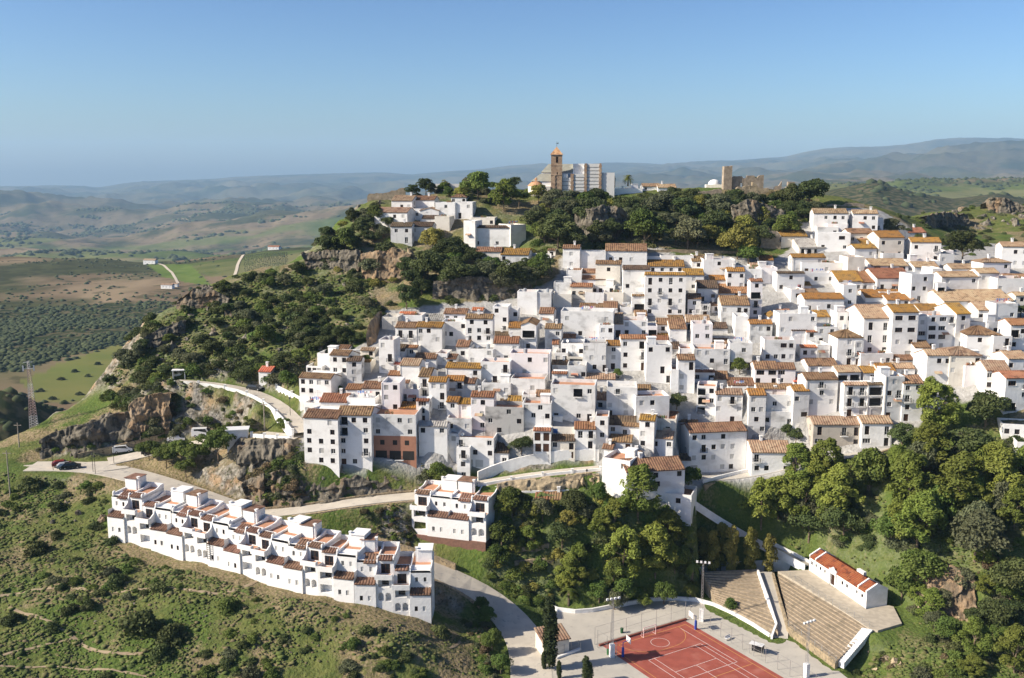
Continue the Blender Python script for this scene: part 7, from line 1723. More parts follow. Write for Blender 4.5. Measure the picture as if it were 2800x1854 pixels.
grove(((235,890),(320,785),(480,680),(600,640),(760,600),(860,660),(880,715),(850,780),(700,850),(660,870),(560,880),(400,870),(300,940)), 62, ['dark', 'dark', 'olive', 'dark', 'broad'], (1.6, 3.2), 'bushy evergreen tree standing among the shrubs of the left hillside', 'bushy trees on the left hillside', (1.1, 1.6))
grove(((960,590),(1090,600),(1250,600),(1285,640),(1180,680),(940,690),(900,660)), 34, ['dark', 'dark', 'olive', 'broad'], (2.0, 4.0), 'evergreen tree in the hollow below the cliff-edge houses', 'trees in the hollow')
grove(((735,572),(830,490),(900,480),(900,540),(850,590),(740,600)), 20, ['dark', 'broad', 'dark', 'olive'], (1.8, 3.4), 'bushy tree on the left shoulder of the hill', 'trees on the left shoulder')
grove(((950,445),(1060,432),(1240,440),(1240,462),(1090,470)), 16, ['dark', 'olive', 'broad', 'yellow'], (1.6, 3.0), 'bushy tree on the hilltop between houses and church', 'trees on the hilltop')
grove(((1660,1190),(1850,1130),(2060,1070),(2368,1030),(2400,1240),(2080,1270),(1880,1270),(1740,1230)), 24, ['pine', 'pine', 'pine', 'broad', 'olive'], (2.8, 5.0), 'tree in the wood on the right-hand slope', 'trees in the right-hand wood', (2.0, 2.7))
grove(((2080,1300),(2368,1270),(2400,1568),(2200,1560),(2100,1420)), 22, ['dark', 'pine', 'olive', 'broad'], (1.8, 3.6), 'tree on the lower right crag', 'trees on the lower right crag')
grove(((1140,1160),(1390,1160),(1560,1190),(1630,1220),(1600,1320),(1550,1370),(1310,1400),(1200,1340)), 18, ['broad', 'broad', 'pine', 'olive', 'pine'], (1.8, 3.4), 'leafy tree in the garden hollow above the plaza', 'trees in the garden hollow', (1.6, 2.4))
tcrown('cypress', 1272, 1478, 17, 'tall dark cypress in front of the changing hut', hk=5.5)
for dx, dy, r_, lab in ((1258, 1530, 6, 'small cypress at the foot of the tall cypress'), (1293, 1552, 6, 'small cypress right of the tall cypress'), (1355, 1553, 9, 'young cypress at the bottom edge beside the court'), (1364, 1560, 7, 'second young cypress at the bottom edge beside the court')): tcrown('cypress', dx, dy, r_, lab, hk=4.0)
tcrown('cypress', 1418, 405, 4.5, 'dark cypress beside the plain church annexe', hk=5.0); tcrown('cypress', 1165, 445, 5, 'dark cypress on the hilltop near the apse', hk=4)
# palms
def palm(dx, dy, h, lab):
    p = castd(dx, dy); r = thing('palm_tree', lab, 'palm', p); f = MB(); f.tube((0, 0, -.4), (.1, 0, h), .28, .22, n=8); f.tube((.1, 0, h - 1.0), (.1, 0, h + .1), .5, .3, n=8); f.build('trunk', M_BARK, r)
    V = []; F = []; rs = np.random.RandomState(int(dx))
    for i in range(34):
        a = rs.uniform(0, 6.28); e = rs.uniform(-.7, 1.2); L = rs.uniform(1.8, 2.5); pts = []
        for k in range(7):
            t = k / 6; x = L * t * math.cos(e * (1 - .3 * t)); z = h + .1 + L * t * math.sin(e) - 1.5 * t * t; pts.append(np.array([.1 + x * math.cos(a), x * math.sin(a), z]))
        sd_ = np.array([-math.sin(a), math.cos(a), 0])
        for k in range(6):
            for q in range(4):
                for sg in (-1, 1):
                    t0 = pts[k] + (pts[k + 1] - pts[k]) * (q / 4); t1 = pts[k] + (pts[k + 1] - pts[k]) * (q / 4 + .14); ln = .55 * (1 - abs(k / 6 - .4)); tip = t0 + sd_ * sg * ln + (pts[k + 1] - pts[k]) * .6 + np.array([0, 0, -.18])
                    b_ = len(V); V += [t0, t1, tip, tip]; F.append([b_, b_ + 1, b_ + 2, b_ + 3])
    V = np.array(V); V[3::4] += .02; link('fronds', np_mesh('fronds', V, np.array(F), L_PINE), r)
palm(1315, 1398, 3.2, 'short palm tree behind the curved plaza wall'); palm(1600, 1345, 4.2, 'palm tree at the left corner of the amphitheatre'); palm(1596, 1375, 2.2, 'low palm below the taller one at the amphitheatre corner'); palm(1452, 428, 3.0, 'palm tree right of the church annexe')
# ------------------------------------------------------------------ shrubs over the slopes (each one an object; the label holds for all of its group)
def scatter(poly, n, kinds, size, label, group, name='shrub', avoid=1.5, clump=None):
    P = poly; xs = [p[0] for p in P]; ys = [p[1] for p in P]; k = 0; tries = 0
    while k < n and tries < n * 60:
        tries += 1; x = prs.uniform(min(xs), max(xs)); y = prs.uniform(min(ys), max(ys))
        if not in_poly(np.array([x]), np.array([y]), P)[0]: continue
        x, y = castd(x, y)[:2]
        if _bil(calm, GX0, GY0, GS, np.array([x]), np.array([y]))[0] > .25: continue
        if clump and fbm(np.array([x / clump]), np.array([y / clump]), 2, 55)[0] < prs.uniform(-.25, .25): continue
        kd_ = prs.choice(kinds); s = prs.uniform(*size) * (1.25 if prs.random() < .2 else 1)
        o = link(name, prs.choice(CM[kd_]), None, (x, y, gz(x, y) - .15 * s), prs.uniform(0, 6.28), (s * prs.uniform(.85, 1.2), s * prs.uniform(.85, 1.2), s * prs.uniform(.75, 1.1))); tag(o, label, 'shrub', group); k += 1
HL = ((380,1000),(190,900),(250,800),(350,728),(450,668),(600,615),(700,600),(760,600),(860,660),(880,720),(850,790),(700,860),(680,880),(560,885),(400,880),(390,960))
scatter(HL, 295, ['shrubd', 'shrubo', 'shrubd', 'shrubl', 'shrubd'], (1.2, 3.2), 'rounded dark green shrub among rocks on the left hillside', 'shrubs on the left hillside', 'hillside_shrub', clump=9)
scatter(((700,600),(740,545),(840,460),(900,470),(880,560),(980,560),(1080,600),(1250,560),(1290,600),(1180,690),(900,710),(860,660)), 75, ['shrubd', 'shrubd', 'shrubo', 'shrubl', 'shruby'], (1.4, 3.2), 'dense dark shrub on the steep slope below the hilltop houses', 'shrubs below the hilltop houses', 'cliff_shrub')
scatter(((1220,490),(1300,470),(1600,452),(1880,450),(1900,480),(1830,555),(1780,580),(1480,570),(1290,585)), 90, ['shrubd', 'shrubo', 'shrubd', 'shrubb', 'shrubl'], (1.5, 3.4), 'dark shrub clinging to the cliff between church and castle', 'shrubs on the church cliff', 'ivy_shrub')
scatter(((900,455),(1000,435),(1250,430),(1260,460),(1090,470),(1000,450)), 22, ['shrubd', 'shrubl', 'shrubo'], (1.2, 2.6), 'dark shrub on the hilltop left of the church', 'shrubs on the hilltop', 'hilltop_shrub')
scatter(((2040,500),(2160,488),(2368,460),(2440,480),(2440,560),(2330,560),(2230,600),(2100,545)), 90, ['shrubd', 'shrubo', 'shrubd', 'shrubl'], (1.2, 2.8), 'low dark shrub on the rocky hill behind the right-hand houses', 'shrubs on the rocky hill', 'rock_shrub')
scatter(((60,1050),(200,1005),(390,960),(680,985),(690,1000),(520,1000),(380,1010),(250,1040)), 45, ['shrubd', 'shrubo', 'shrubl'], (.8, 2.0), 'green shrub on the rocky bank between road and promenade', 'shrubs on the rocky bank', 'bank_shrub')
scatter(((400,900),(560,905),(640,950),(670,985),(520,990),(395,1000)), 30, ['shrubl', 'shrubd', 'shrubb'], (.7, 1.6), 'low green shrub on the slope under the promenade wall', 'shrubs under the promenade', 'slope_shrub')
scatter(((560,1060),(690,1030),(720,1088),(850,1100),(1040,1085),(1060,1110),(940,1135),(720,1165),(600,1180)), 95, ['shrubl', 'shrubd', 'shrubb', 'shrubl', 'shrubo'], (.8, 2.3), 'green shrub on the bank above the climbing road', 'shrubs above the climbing road', 'roadside_shrub')
scatter(((0,1110),(240,1120),(250,1240),(300,1290),(600,1370),(980,1470),(1100,1480),(1130,1568),(0,1568)), 130, ['shrubd', 'shrubo', 'shrubl', 'shrubl', 'shrubd'], (.4, 2.0), 'low scrubby bush on the grass slope below the terraced row', 'bushes on the lower left slope', 'scrub_bush', clump=12)
scatter(((650,1215),(720,1190),(940,1170),(950,1255),(1090,1310),(1000,1310),(800,1265)), 40, ['shrubl', 'shrubb', 'shrubo'], (.5, 1.2), 'small green bush on the bank between the two roads', 'bushes between the roads', 'bank_bush')
scatter(((1125,1150),(1390,1150),(1560,1180),(1640,1200),(1610,1320),(1560,1380),(1300,1405),(1170,1350),(1120,1300)), 95, ['shrubl', 'shrubd', 'shrubl', 'shrubd', 'shruby'], (.9, 2.4), 'dense green shrub in the garden hollow above the plaza', 'shrubs in the garden hollow', 'garden_shrub')
scatter(((1110,1310),(1180,1355),(1290,1400),(1275,1408),(1150,1372),(1105,1335)), 26, ['shrubl'], (1.0, 1.7), 'ivy mound along the bank above the plaza road', 'ivy along the plaza road', 'ivy_mound')
scatter(((1640,1180),(1850,1110),(2060,1045),(2368,1000),(2400,1200),(2368,1260),(2080,1270),(1880,1270),(1740,1230)), 120, ['shrubd', 'shrubl', 'shrubd', 'shrubo'], (1.2, 2.8), 'dark undergrowth shrub among the right-hand pines', 'shrubs among the right-hand pines', 'pinewood_shrub')
scatter(((2060,1290),(2368,1280),(2400,1568),(1960,1568),(2010,1470),(2080,1420)), 85, ['shrubd', 'shrubl', 'shrubo', 'shrubb'], (.7, 2.2), 'shrub on the lower right crag beside the grass strip', 'shrubs on the lower right crag', 'crag_shrub')
scatter(((1060,1440),(1190,1400),(1200,1568),(1120,1568)), 26, ['shrubl', 'shrubo', 'shrubb'], (.6, 1.4), 'low bush along the edge of the plaza road', 'bushes along the plaza road', 'verge_bush')
# ------------------------------------------------------------------ grass tufts and weeds: nobody could count them
BLOB = np.array([(0, 0, .9), (1, 0, .3), (.3, .95, .35), (-.8, .6, .3), (-.8, -.6, .32), (.3, -.95, .3), (.75, .5, -.3), (-.3, .9, -.3), (-1, 0, -.3), (-.3, -.9, -.3), (.8, -.5, -.3)]); BLOBT = np.array([(0, 1, 2), (0, 2, 3), (0, 3, 4), (0, 4, 5), (0, 5, 1), (1, 6, 2), (2, 7, 3), (3, 8, 4), (4, 9, 5), (5, 10, 1), (2, 6, 7), (3, 7, 8), (4, 8, 9), (5, 9, 10), (1, 10, 6)])
def tufts(name, poly, n, m, size, label, flat=.38):
    P = dpoly(*poly); xs = [p[0] for p in P]; ys = [p[1] for p in P]; rs = np.random.RandomState(n)
    x = rs.uniform(min(xs), max(xs), n * 3); y = rs.uniform(min(ys), max(ys), n * 3); k = in_poly(x, y, P) & (_bil(calm, GX0, GY0, GS, x, y) < .3)
    k &= (fbm(x / 6, y / 6, 3, 66 + n % 7) + rs.uniform(-.35, .35, len(x))) > -.02
    x = x[k][:n]; y = y[k][:n]; z = _bil(Z, GX0, GY0, GS, x, y); q = len(x); s = size * rs.uniform(.5, 1.0, q) * np.where(rs.rand(q) < .12, 2.0, 1.0)
    B = BLOB[None] * rs.uniform(.6, 1.4, (q, 11, 1)) * s[:, None, None]; a = rs.uniform(0, 6.28, q); c_, s_ = np.cos(a)[:, None], np.sin(a)[:, None]
    V = np.stack([B[..., 0] * c_ - B[..., 1] * s_ + x[:, None], B[..., 0] * s_ + B[..., 1] * c_ + y[:, None], B[..., 2] * flat + z[:, None] + .04], -1).reshape(-1, 3)
    struct(link(name, np_mesh(name, V, (BLOBT[None] + (np.arange(q) * 11)[:, None, None]).reshape(-1, 3), m)), 'stuff', label, 'grass')
G_GREEN = mat('grass_blades', (.066, .092, .022), (.100, .124, .030), .25, (.135, .125, .050), .6, rough=.95, thr3=(.50, .62)); G_DRY = mat('dry_grass_blades', (.155, .12, .065), (.12, .098, .05), .3, (.10, .105, .040), .7, rough=.95, thr3=(.5, .62))
LL = ((-40,1090),(240,1110),(250,1240),(300,1290),(600,1370),(980,1470),(1120,1440),(1190,1568),(-40,1590))
tufts('grass', LL, 9000, G_GREEN, .40, 'rough green grass on the lower left slope'); tufts('dry_grass', LL, 2600, G_DRY, .30, 'dry brown grass on the lower left slope')
tufts('grass', ((380,1000),(240,890),(320,785),(480,680),(700,615),(760,600),(860,660),(880,720),(700,860),(560,885),(390,960)), 6000, G_GREEN, .5, 'rough grass between the rocks of the left hillside')
tufts('grass', ((560,1050),(690,1020),(1060,1110),(940,1170),(960,1250),(1090,1310),(800,1265),(600,1200)), 4000, G_GREEN, .36, 'green grass on the banks of the climbing road')
tufts('weeds', ((1100,1150),(1390,1150),(1640,1180),(2368,1000),(2420,1590),(1960,1590),(2080,1420),(1880,1290),(1640,1300),(1290,1400),(1110,1320)), 9000, G_GREEN, .45, 'green weeds covering the garden and the right-hand slope')
# olive rows and scrub in the valley
ob = [fcast(*p) for p in ((563,592),(690,582),(690,612),(565,640))]
om = CM['shrubo'][0]; k = 0; P4 = [tuple(p[:2]) for p in ob]
a_, b_2 = Vector(ob[0]), Vector(ob[1])
for i in range(26):
    for j in range(14):
        u, v = (i + .5) / 26, (j + .5) / 14; q = (Vector(ob[0]).lerp(ob[1], u)).lerp(Vector(ob[3]).lerp(ob[2], u), v)
        if k < 290: o = link('orchard_olive', om, None, (q.x + prs.uniform(-1, 1), q.y + prs.uniform(-1, 1), farz(q.x, q.y) - .3), prs.uniform(0, 6), (1.7, 1.7, 1.9)); tag(o, 'small olive tree in the planted rows of the far orchard', 'tree', 'olive trees in the orchard rows'); k += 1
def farscrub(name, n, mask, smin, smax, m, label, seed):
    rs = np.random.RandomState(seed); V0 = np.array([(0, 0, .9), (1, 0, .3), (.3, .95, .35), (-.8, .6, .3), (-.8, -.6, .32), (.3, -.95, .3), (.75, .5, -.3), (-.3, .9, -.3), (-1, 0, -.3), (-.3, -.9, -.3), (.8, -.5, -.3)]); T = [(0, 1, 2), (0, 2, 3), (0, 3, 4), (0, 4, 5), (0, 5, 1), (1, 6, 2), (2, 7, 3), (3, 8, 4), (4, 9, 5), (5, 10, 1), (2, 6, 7), (3, 7, 8), (4, 8, 9), (5, 9, 10), (1, 10, 6)]
    ii = rs.choice(mask.size, n, p=(mask / mask.sum()).ravel()); X = XF.ravel()[ii] + rs.normal(size=n) * 6; Y = YF.ravel()[ii] + rs.normal(size=n) * 7
    Vs = []; 
    zz_ = np.array([farz(x, y) for x, y in zip(X, Y)]); s = rs.uniform(smin, smax, n) ** 1.0; a = rs.uniform(0, 6.28, n); jit = rs.uniform(.7, 1.3, (n, 11, 1))
    B = V0[None] * jit * s[:, None, None]; ca_, sa_ = np.cos(a)[:, None], np.sin(a)[:, None]
    VV = np.stack([B[..., 0] * ca_ - B[..., 1] * sa_ + X[:, None], B[..., 0] * sa_ + B[..., 1] * ca_ + Y[:, None], B[..., 2] * .8 + zz_[:, None]], -1).reshape(-1, 3)
    FF = (np.array(T)[None] + (np.arange(n) * 11)[:, None, None]).reshape(-1, 3)
    struct(link(name, np_mesh(name, VV, FF, m)), 'stuff', label, 'scrub')
M_FSCR = mat('far_scrub_leaves', (.036, .050, .020), (.060, .072, .030), .05, rough=1)
area = YF * np.gradient(Yf)[:, None]
m1 = scrub * area * (YF < 1650) * (UF < .1) * (.12 + smooth((fbm(XF / 55, YF / 55, 4, 41) + .15) / .35)); farscrub('scrubland', 5600, m1, 1.0, 4.0, M_FSCR, 'dark scrubland covering the near valley slope', 1)
m2 = np.where((YF > 600) & (YF < 1720) & (UF < .05) & (UF > -.75), 1.0, 0) * (smooth((fbm(XF / 70, YF / 70, 3, 44) + .02) / .2)) * (1 - np.clip(green * 2 + lime * 1.5, 0, 1)) * area; farscrub('scattered_scrub', 1500, m2 + 1e-9, 1.5, 3.5, M_FSCR, 'scattered dark scrub on the brown valley plateau', 2)
m3 = np.where((YF > 1300) & (YF < 4500) & (UF > .22), 1.0, 0) * smooth((fbm(XF / 150, YF / 150, 3, 46)) / .25) * area; farscrub('far_woods', 3000, m3 + 1e-9, 4, 10, M_FSCR, 'dark scrub and woods on the hills beyond the village on the right', 3)
m4 = np.where((YF > 2300) & (YF < 6500) & (UF < .0), 1.0, 0) * smooth((fbm(XF / 260, YF / 200, 4, 48) - .02) / .2) * area; farscrub('valley_woods', 5000, m4 + 1e-9, 6, 16, M_FSCR, 'dark woods and hedgerows across the wide valley', 4)
for i_, (dx, dy) in enumerate(((95, 905), (140, 880), (172, 862), (203, 872), (185, 915), (150, 935), (215, 905), (120, 925), (225, 845))):
    q = fcast(dx, dy, 560); tag(link('field_tree', CM['shrubd'][i_ % 3], None, (q.x, q.y, q.z - .3), i_, (3.4, 3.4, 3.6)), 'lone dark tree dotted on the pale green field below the hill', 'tree', 'lone trees on the pale green field')
# ------------------------------------------------------------------ rock outcrops
def rock_mesh(seed):
    rs = np.random.RandomState(seed); n, mm_ = 30, 19; V = []
    for j in range(mm_):
        for i in range(n):
            a = 2 * math.pi * (i + .5 * (j % 2)) / n; t = math.pi * j / (mm_ - 1); V.append((math.cos(a) * math.sin(t), math.sin(a) * math.sin(t), math.cos(t)))
    V = np.array(V)
    V *= (1 + .5 * (ridge(V[:, 0] * 1.9 + seed, V[:, 1] * 1.9 + V[:, 2] * 1.5, 3, seed % 50) - .5))[:, None]
    for _ in range(16):                      # split along flat joints
        nn = rs.normal(size=3); nn /= np.linalg.norm(nn); over = np.maximum(V @ nn - rs.uniform(.35, .8), 0); V -= over[:, None] * nn * .92
    V += rs.normal(size=V.shape) * .025; F = []
    V[:, 2] += .22 * (ridge(V[:, 0] * 3.1 + seed, V[:, 1] * 3.1, 2, 7) - .5)
    for j in range(mm_ - 1):
        for i in range(n): F.append((j * n + i, (j + 1) * n + i, (j + 1) * n + (i + 1) % n, j * n + (i + 1) % n))
    return np_mesh('rock', V, np.array(F), M_ROCK)
M_ROCK = mat('grey_limestone', (.215, .19, .15), (.10, .09, .07), 1.1, (.26, .185, .115), .3, rough=.95, bump=.3, bscale=2.2, thr=(.44, .56), thr3=(.54, .68), stretch=(1, 1, .6))
RM = [rock_mesh(11 + i) for i in range(6)]; RMP = []
for me in RM[:3]: c = me.copy(); c.materials.clear(); c.materials.append(M_PALEROCK); RMP.append(c)
def rocks(pts, sz, label, group, pale=False, tall=1.0):
    for dx, dy in pts:
        p = castd(dx, dy); s = prs.uniform(*sz); o = link('rock', prs.choice(RMP if pale else RM), None, (p.x, p.y + s * .4, gz(p.x, p.y) - s * .22), prs.uniform(0, 6.28), (s * prs.uniform(.8, 1.4), s * prs.uniform(.7, 1.1), s * prs.uniform(.7, 1.2) * tall)); tag(o, label, 'rock', group)
def spread_(poly, n):
    P = poly; out = []; xs = [p[0] for p in P]; ys = [p[1] for p in P]
    while len(out) < n:
        x, y = prs.uniform(min(xs), max(xs)), prs.uniform(min(ys), max(ys))
        if in_poly(np.array([x]), np.array([y]), P)[0]: out.append((x, y))
    return out
rocks(spread_(((1150,1118),(1380,1098),(1385,1118),(1160,1135)), 26), (.7, 1.5), 'pale tan rock in the outcrop under the ramp', 'pale rocks under the ramp', True)
rocks(spread_(((290,790),(480,672),(560,700),(480,800),(330,860)), 34), (1.0, 2.4), 'grey rock crag near the left edge of the hillside', 'grey crags on the left hillside')
rocks(spread_(((60,1045),(150,990),(240,950),(390,985),(380,1010),(180,1050)), 34), (1.2, 2.8), 'grey rock of the cut cliff behind the car park', 'rocks of the roadside cliff', tall=1.3)
rocks(spread_(((380,920),(400,990),(330,990),(320,930)), 8), (1.5, 2.6), 'ochre-stained rock beside the shallow cave', 'rocks of the cave', True, 1.4)
rocks(spread_(((550,1030),(640,1020),(690,1045),(640,1090),(560,1110)), 14), (1.2, 2.6), 'dark craggy rock below the viewpoint terrace', 'crags below the viewpoint', tall=1.3)
rocks(spread_(((560,1110),(650,1100),(650,1165),(590,1175)), 9), (1.0, 2.2), 'dark craggy rock beside the climbing road', 'crags beside the climbing road', tall=1.2)
rocks(spread_(((850,585),(950,580),(960,660),(860,650)), 18), (1.4, 2.8), 'ochre rock of the cliff below the hilltop houses', 'ochre cliff rocks', True, 1.6)
rocks(spread_(((820,480),(900,460),(870,520)), 6), (1.2, 2.2), 'grey rock on the left crest of the hill', 'crest rocks', tall=1.3)
rocks(spread_(((1690,480),(1790,470),(1830,540),(1740,550)), 18), (1.4, 3.0), 'grey rock of the cliff under the castle', 'castle cliff rocks', tall=1.6)
rocks(spread_(((1300,490),(1420,480),(1440,550),(1330,560)), 9), (1.4, 2.6), 'grey rock showing through the ivy below the church', 'church cliff rocks', tall=1.5)
rocks(spread_(((2140,495),(2368,465),(2420,500),(2330,540),(2160,530)), 34), (1.4, 3.4), 'grey limestone rock on the hill behind the right-hand houses', 'rocks on the right-hand hill')
rocks([(2290, 478), (2310, 474), (2335, 480), (2300, 486), (2330, 492)], (3.2, 4.6), 'big brown rock stack on the right skyline', 'skyline rock stack')
rocks(spread_(((2130,1350),(2210,1310),(2260,1350),(2230,1440),(2150,1430)), 20), (1.3, 2.8), 'pale tan rock of the crag beside the olive tree', 'rocks of the lower right crag', True, 1.2)
rocks(spread_(((1960,1540),(2020,1500),(2090,1540),(2060,1568)), 9), (.7, 1.5), 'tan rock beside the white staircase', 'rocks beside the staircase', True)
rocks(spread_(((100,1150),(250,1180),(240,1230),(120,1215)), 9), (.6, 1.5), 'grey boulder on the slope left of the terraced row', 'boulders left of the terraced row')
rocks(spread_(((0,1280),(250,1290),(700,1420),(900,1480),(600,1568),(0,1568)), 26), (.25, .7), 'small pale stone on the lower left slope', 'stones on the lower left slope')
rocks(spread_(((700,630),(860,660),(880,720),(700,850),(480,800)), 44), (.8, 1.9), 'grey rock showing between shrubs in the middle of the left hillside', 'rocks between the hillside shrubs')

rocks(spread_(((640,1080),(860,1095),(840,1150),(720,1165),(640,1175)), 22), (.8, 1.7), 'grey rock on the steep bank under the tall apartment blocks', 'rocks under the apartment blocks', tall=1.2)
# ------------------------------------------------------------------ cliffs: craggy faces with ledges, standing on the ground where the photo shows bare rock
M_CLIFF = mat('cliff_rock', (.165, .145, .112), (.075, .066, .05), .8, (.22, .15, .09), .16, rough=1, bump=.5, bscale=1.3, stretch=(1, 1, .55), thr=(.42, .58), thr3=(.52, .66))
M_OCHRE = mat('ochre_cliff_rock', (.27, .185, .11), (.14, .108, .072), .7, (.31, .24, .165), .2, rough=1, bump=.5, bscale=1.3, stretch=(1, 1, .55), thr=(.42, .6), thr3=(.54, .68))
def cliff(top, bottom, label, m, lean=.35, name='rock_cliff', amp=1.3, n=76, mrows=36):
    """top and bottom edges in display pixels, left to right; the foot stands on the ground, the face leans back"""
    def samp(P, t):
        d = [0]
        for a, b in zip(P[:-1], P[1:]): d.append(d[-1] + math.hypot(b[0] - a[0], b[1] - a[1]))
        return np.interp(t * d[-1], d, [p[0] for p in P]), np.interp(t * d[-1], d, [p[1] for p in P])
    V = np.zeros((mrows + 3, n, 3)); seed = int(top[0][0]) % 37
    for i in range(n):
        t = i / (n - 1); b = castd(*samp(bottom, t)); tx, ty = samp(top, t)
        tp = at(tx * K, ty * K, b.y); hgt = max(tp.z - b.z, .5); tp = at(tx * K, ty * K, b.y + hgt * lean)
        e = min(1, 5 * t, 5 * (1 - t))
        for j in range(mrows):
            v = j / (mrows - 1); V[j, i] = np.array(b) * (1 - v) + np.array(tp) * v
        V[mrows, i] = np.array(tp) + (0, 2.0, -.3); V[mrows + 1, i] = np.array(tp) + (0, 5.0, -1.8 * e - .8); V[mrows + 2, i] = np.array(tp) + (0, 8.0, -5.5)
    X_, Y_, Zz = V[..., 0].copy(), V[..., 1].copy(), V[..., 2].copy()
    dsp = amp * (ridge(X_ / 4.5 + seed, Zz / 6.5 + seed, 4, seed) - .55) * 1.9 + amp * .45 * (ridge(X_ / 1.5, Zz / 2.2, 3, seed + 5) - .5) + amp * .35 * (vnoise(X_ / .7, Zz / .9, seed + 3) - .5) + amp * .5 * (np.round(Zz / 2.4 + fbm(X_ / 5, Zz / 5, 2, seed)) % 2 - .5)
    V[..., 1] -= dsp; V[..., 0] += amp * .5 * fbm(X_ / 3, Zz / 3, 3, seed + 9); V[-5:, :, 2] += (amp * 1.1 * (ridge(X_[0] / 3.2, Y_[0] / 3.2, 3, seed + 2) - .6))[None, :]
    V[0, :, 2] -= 1.2
    V[..., 1] -= 0
    idx = np.arange(V.shape[0] * n).reshape(V.shape[0], n); F = np.stack([idx[:-1, :-1], idx[:-1, 1:], idx[1:, 1:], idx[1:, :-1]], -1).reshape(-1, 4)
    tag(link(name, np_mesh(name, V.reshape(-1, 3), F, m)), label, 'cliff')
cliff([(838,590),(870,580),(910,572),(950,590),(975,600)], [(835,640),(870,655),(910,650),(945,640),(975,625)], 'ochre and grey cliff face under the dark-roofed hilltop houses', M_OCHRE)
cliff([(700,585),(760,580),(830,580)], [(705,625),(760,620),(830,628)], 'grey cliff under the old terrace wall on the left shoulder', M_CLIFF)
cliff([(95,1018),(150,992),(200,975),(260,960),(320,950)], [(95,1052),(150,1050),(210,1048),(260,1044),(330,1022)], 'grey craggy cliff behind the car park and white van', M_CLIFF, amp=1.6)
cliff([(300,930),(340,915),(372,905),(395,915)], [(300,1000),(340,1005),(372,1005),(392,1000)], 'pale ochre hollow cliff of the shallow cave', M_OCHRE, lean=.15)
cliff([(548,1035),(585,1018),(640,1016),(690,1024)], [(555,1085),(585,1095),(640,1080),(688,1050)], 'dark crag below the viewpoint terrace wall', M_CLIFF)
cliff([(562,1120),(600,1095),(650,1085),(700,1105)], [(565,1165),(605,1178),(650,1172),(700,1160)], 'dark ivy-grown crag beside the climbing road', M_CLIFF)
cliff([(1330,490),(1370,478),(1420,474),(1450,490)], [(1330,545),(1370,555),(1420,555),(1450,545)], 'grey ivy-hung cliff directly below the church', M_CLIFF)
cliff([(1690,478),(1730,462),(1770,470),(1815,490)], [(1690,535),(1730,545),(1775,545),(1815,535)], 'bare grey cliff below the castle tower', M_CLIFF)
cliff([(1000,650),(1080,640),(1160,640),(1230,650)], [(1000,690),(1080,692),(1160,690),(1230,672)], 'shaded rock face above the left village rooftops', M_CLIFF)
cliff([(880,720),(860,740),(850,770)], [(882,760),(870,790),(850,800)], 'tan rock face beside the left edge of the village', M_OCHRE, n=24)
cliff([(2282,470),(2290,458),(2325,455),(2350,470),(2368,478)], [(2282,490),(2295,492),(2325,493),(2350,492),(2380,492)], 'rock stack on the right skyline', M_CLIFF)
cliff([(2140,500),(2180,490),(2240,495)], [(2140,525),(2180,528),(2240,522)], 'grey limestone ledge on the hill behind the right-hand houses', M_CLIFF)
cliff([(2115,1380),(2150,1335),(2200,1310),(2250,1330)], [(2118,1410),(2155,1430),(2205,1440),(2255,1430)], 'pale tan crag face under the large olive tree', M_OCHRE, lean=.6)
cliff([(1150,1117),(1230,1108),(1310,1100),(1385,1096)], [(1150,1134),(1230,1127),(1310,1123),(1385,1120)], 'pale tan rock ledge under the ramp wall', M_PALEROCK, amp=.9)
cliff([(410,690),(450,668),(490,670),(530,690)], [(405,715),(450,712),(490,712),(530,715)], 'grey rock crest on the left hillside skyline', M_CLIFF, amp=1.1)
cliff([(320,790),(370,760),(430,740)], [(320,815),(370,800),(430,775)], 'grey rock ledge near the left edge of the hillside', M_CLIFF, amp=1.1)
cliff([(690,1086),(760,1094),(860,1100),(940,1088),(1000,1086)], [(700,1168),(770,1160),(860,1148),(940,1136),(1000,1128)], 'steep rocky bank under the tall apartment blocks', M_CLIFF, lean=.5)
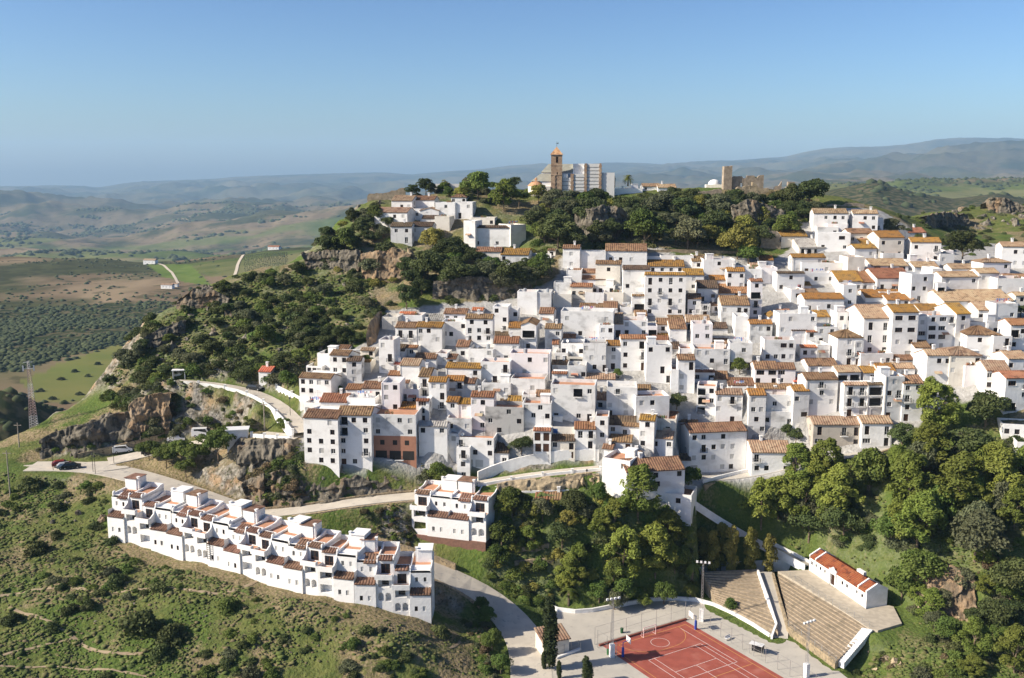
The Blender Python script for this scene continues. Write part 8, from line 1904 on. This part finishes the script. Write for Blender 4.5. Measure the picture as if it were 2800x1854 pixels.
# ------------------------------------------------------------------ air, sun, sky, camera
hz = MB(); hz.box(-17500, 17500, -60, 19600, -420, 690)
m, n, l = new_mat('haze_air'); o_ = n.new('ShaderNodeOutputMaterial'); pv = n.new('ShaderNodeVolumePrincipled')
pv.inputs['Color'].default_value = (.46, .71, 1.0, 1); pv.inputs['Density'].default_value = 4.9e-5; pv.inputs['Anisotropy'].default_value = 0
l.new(pv.outputs[0], o_.inputs['Volume'])
haze = struct(hz.build('haze', m), 'stuff', 'thin blue haze hanging over the valley', 'haze')
SUN_EL, SUN_AZ = R(33), R(-14)      # from the left (-X), a little towards the camera side
sd = Vector((-math.cos(SUN_EL) * math.cos(SUN_AZ), math.cos(SUN_EL) * math.sin(SUN_AZ), math.sin(SUN_EL)))   # towards the sun
sl = bpy.data.lights.new('sun', 'SUN'); sl.energy = 3.95; sl.angle = R(.53); sl.color = (1, .90, .75)
so = bpy.data.objects.new('sun', sl); C.objects.link(so); so.rotation_euler = (-sd).to_track_quat('-Z', 'Y').to_euler(); so.location = (-300, 0, 400)
w = bpy.data.worlds.new('World'); bpy.context.scene.world = w; w.use_nodes = True
nt = w.node_tree; bg = nt.nodes['Background']; sk = nt.nodes.new('ShaderNodeTexSky'); sk.sky_type = 'NISHITA'; sk.sun_disc = False
sk.sun_elevation = SUN_EL; sk.sun_rotation = math.atan2(sd.x, sd.y)
sk.altitude = 400; sk.air_density = .9; sk.dust_density = 1.6; sk.ozone_density = 3.5
g1 = nt.nodes.new('ShaderNodeVectorMath'); g1.operation = 'SCALE'; g1.inputs['Scale'].default_value = .10; gm = nt.nodes.new('ShaderNodeGamma'); gm.inputs['Gamma'].default_value = 1.45
nt.links.new(sk.outputs[0], g1.inputs[0]); nt.links.new(g1.outputs[0], gm.inputs['Color']); nt.links.new(gm.outputs[0], bg.inputs['Color']); bg.inputs['Strength'].default_value = 1.0
cam = bpy.data.cameras.new('camera'); co = bpy.data.objects.new('camera', cam); C.objects.link(co)
co.location = (0, 0, CAMZ); co.rotation_euler = (R(90) - PITCH, 0, 0)
cam.sensor_width = 36; cam.sensor_fit = 'HORIZONTAL'; cam.lens = 36 * FPX / 2800; cam.clip_start = 1; cam.clip_end = 60000
sc = bpy.context.scene; sc.camera = co
sc.view_settings.view_transform = 'Standard'; sc.view_settings.look = 'None'; sc.view_settings.exposure = 1.0; sc.view_settings.gamma = 1
sc.render.engine = 'CYCLES'; sc.cycles.use_denoising = True
sc.cycles.max_bounces = 5; sc.cycles.diffuse_bounces = 3; sc.cycles.volume_bounces = 2; sc.cycles.transparent_max_bounces = 6
sc.render.film_transparent = False
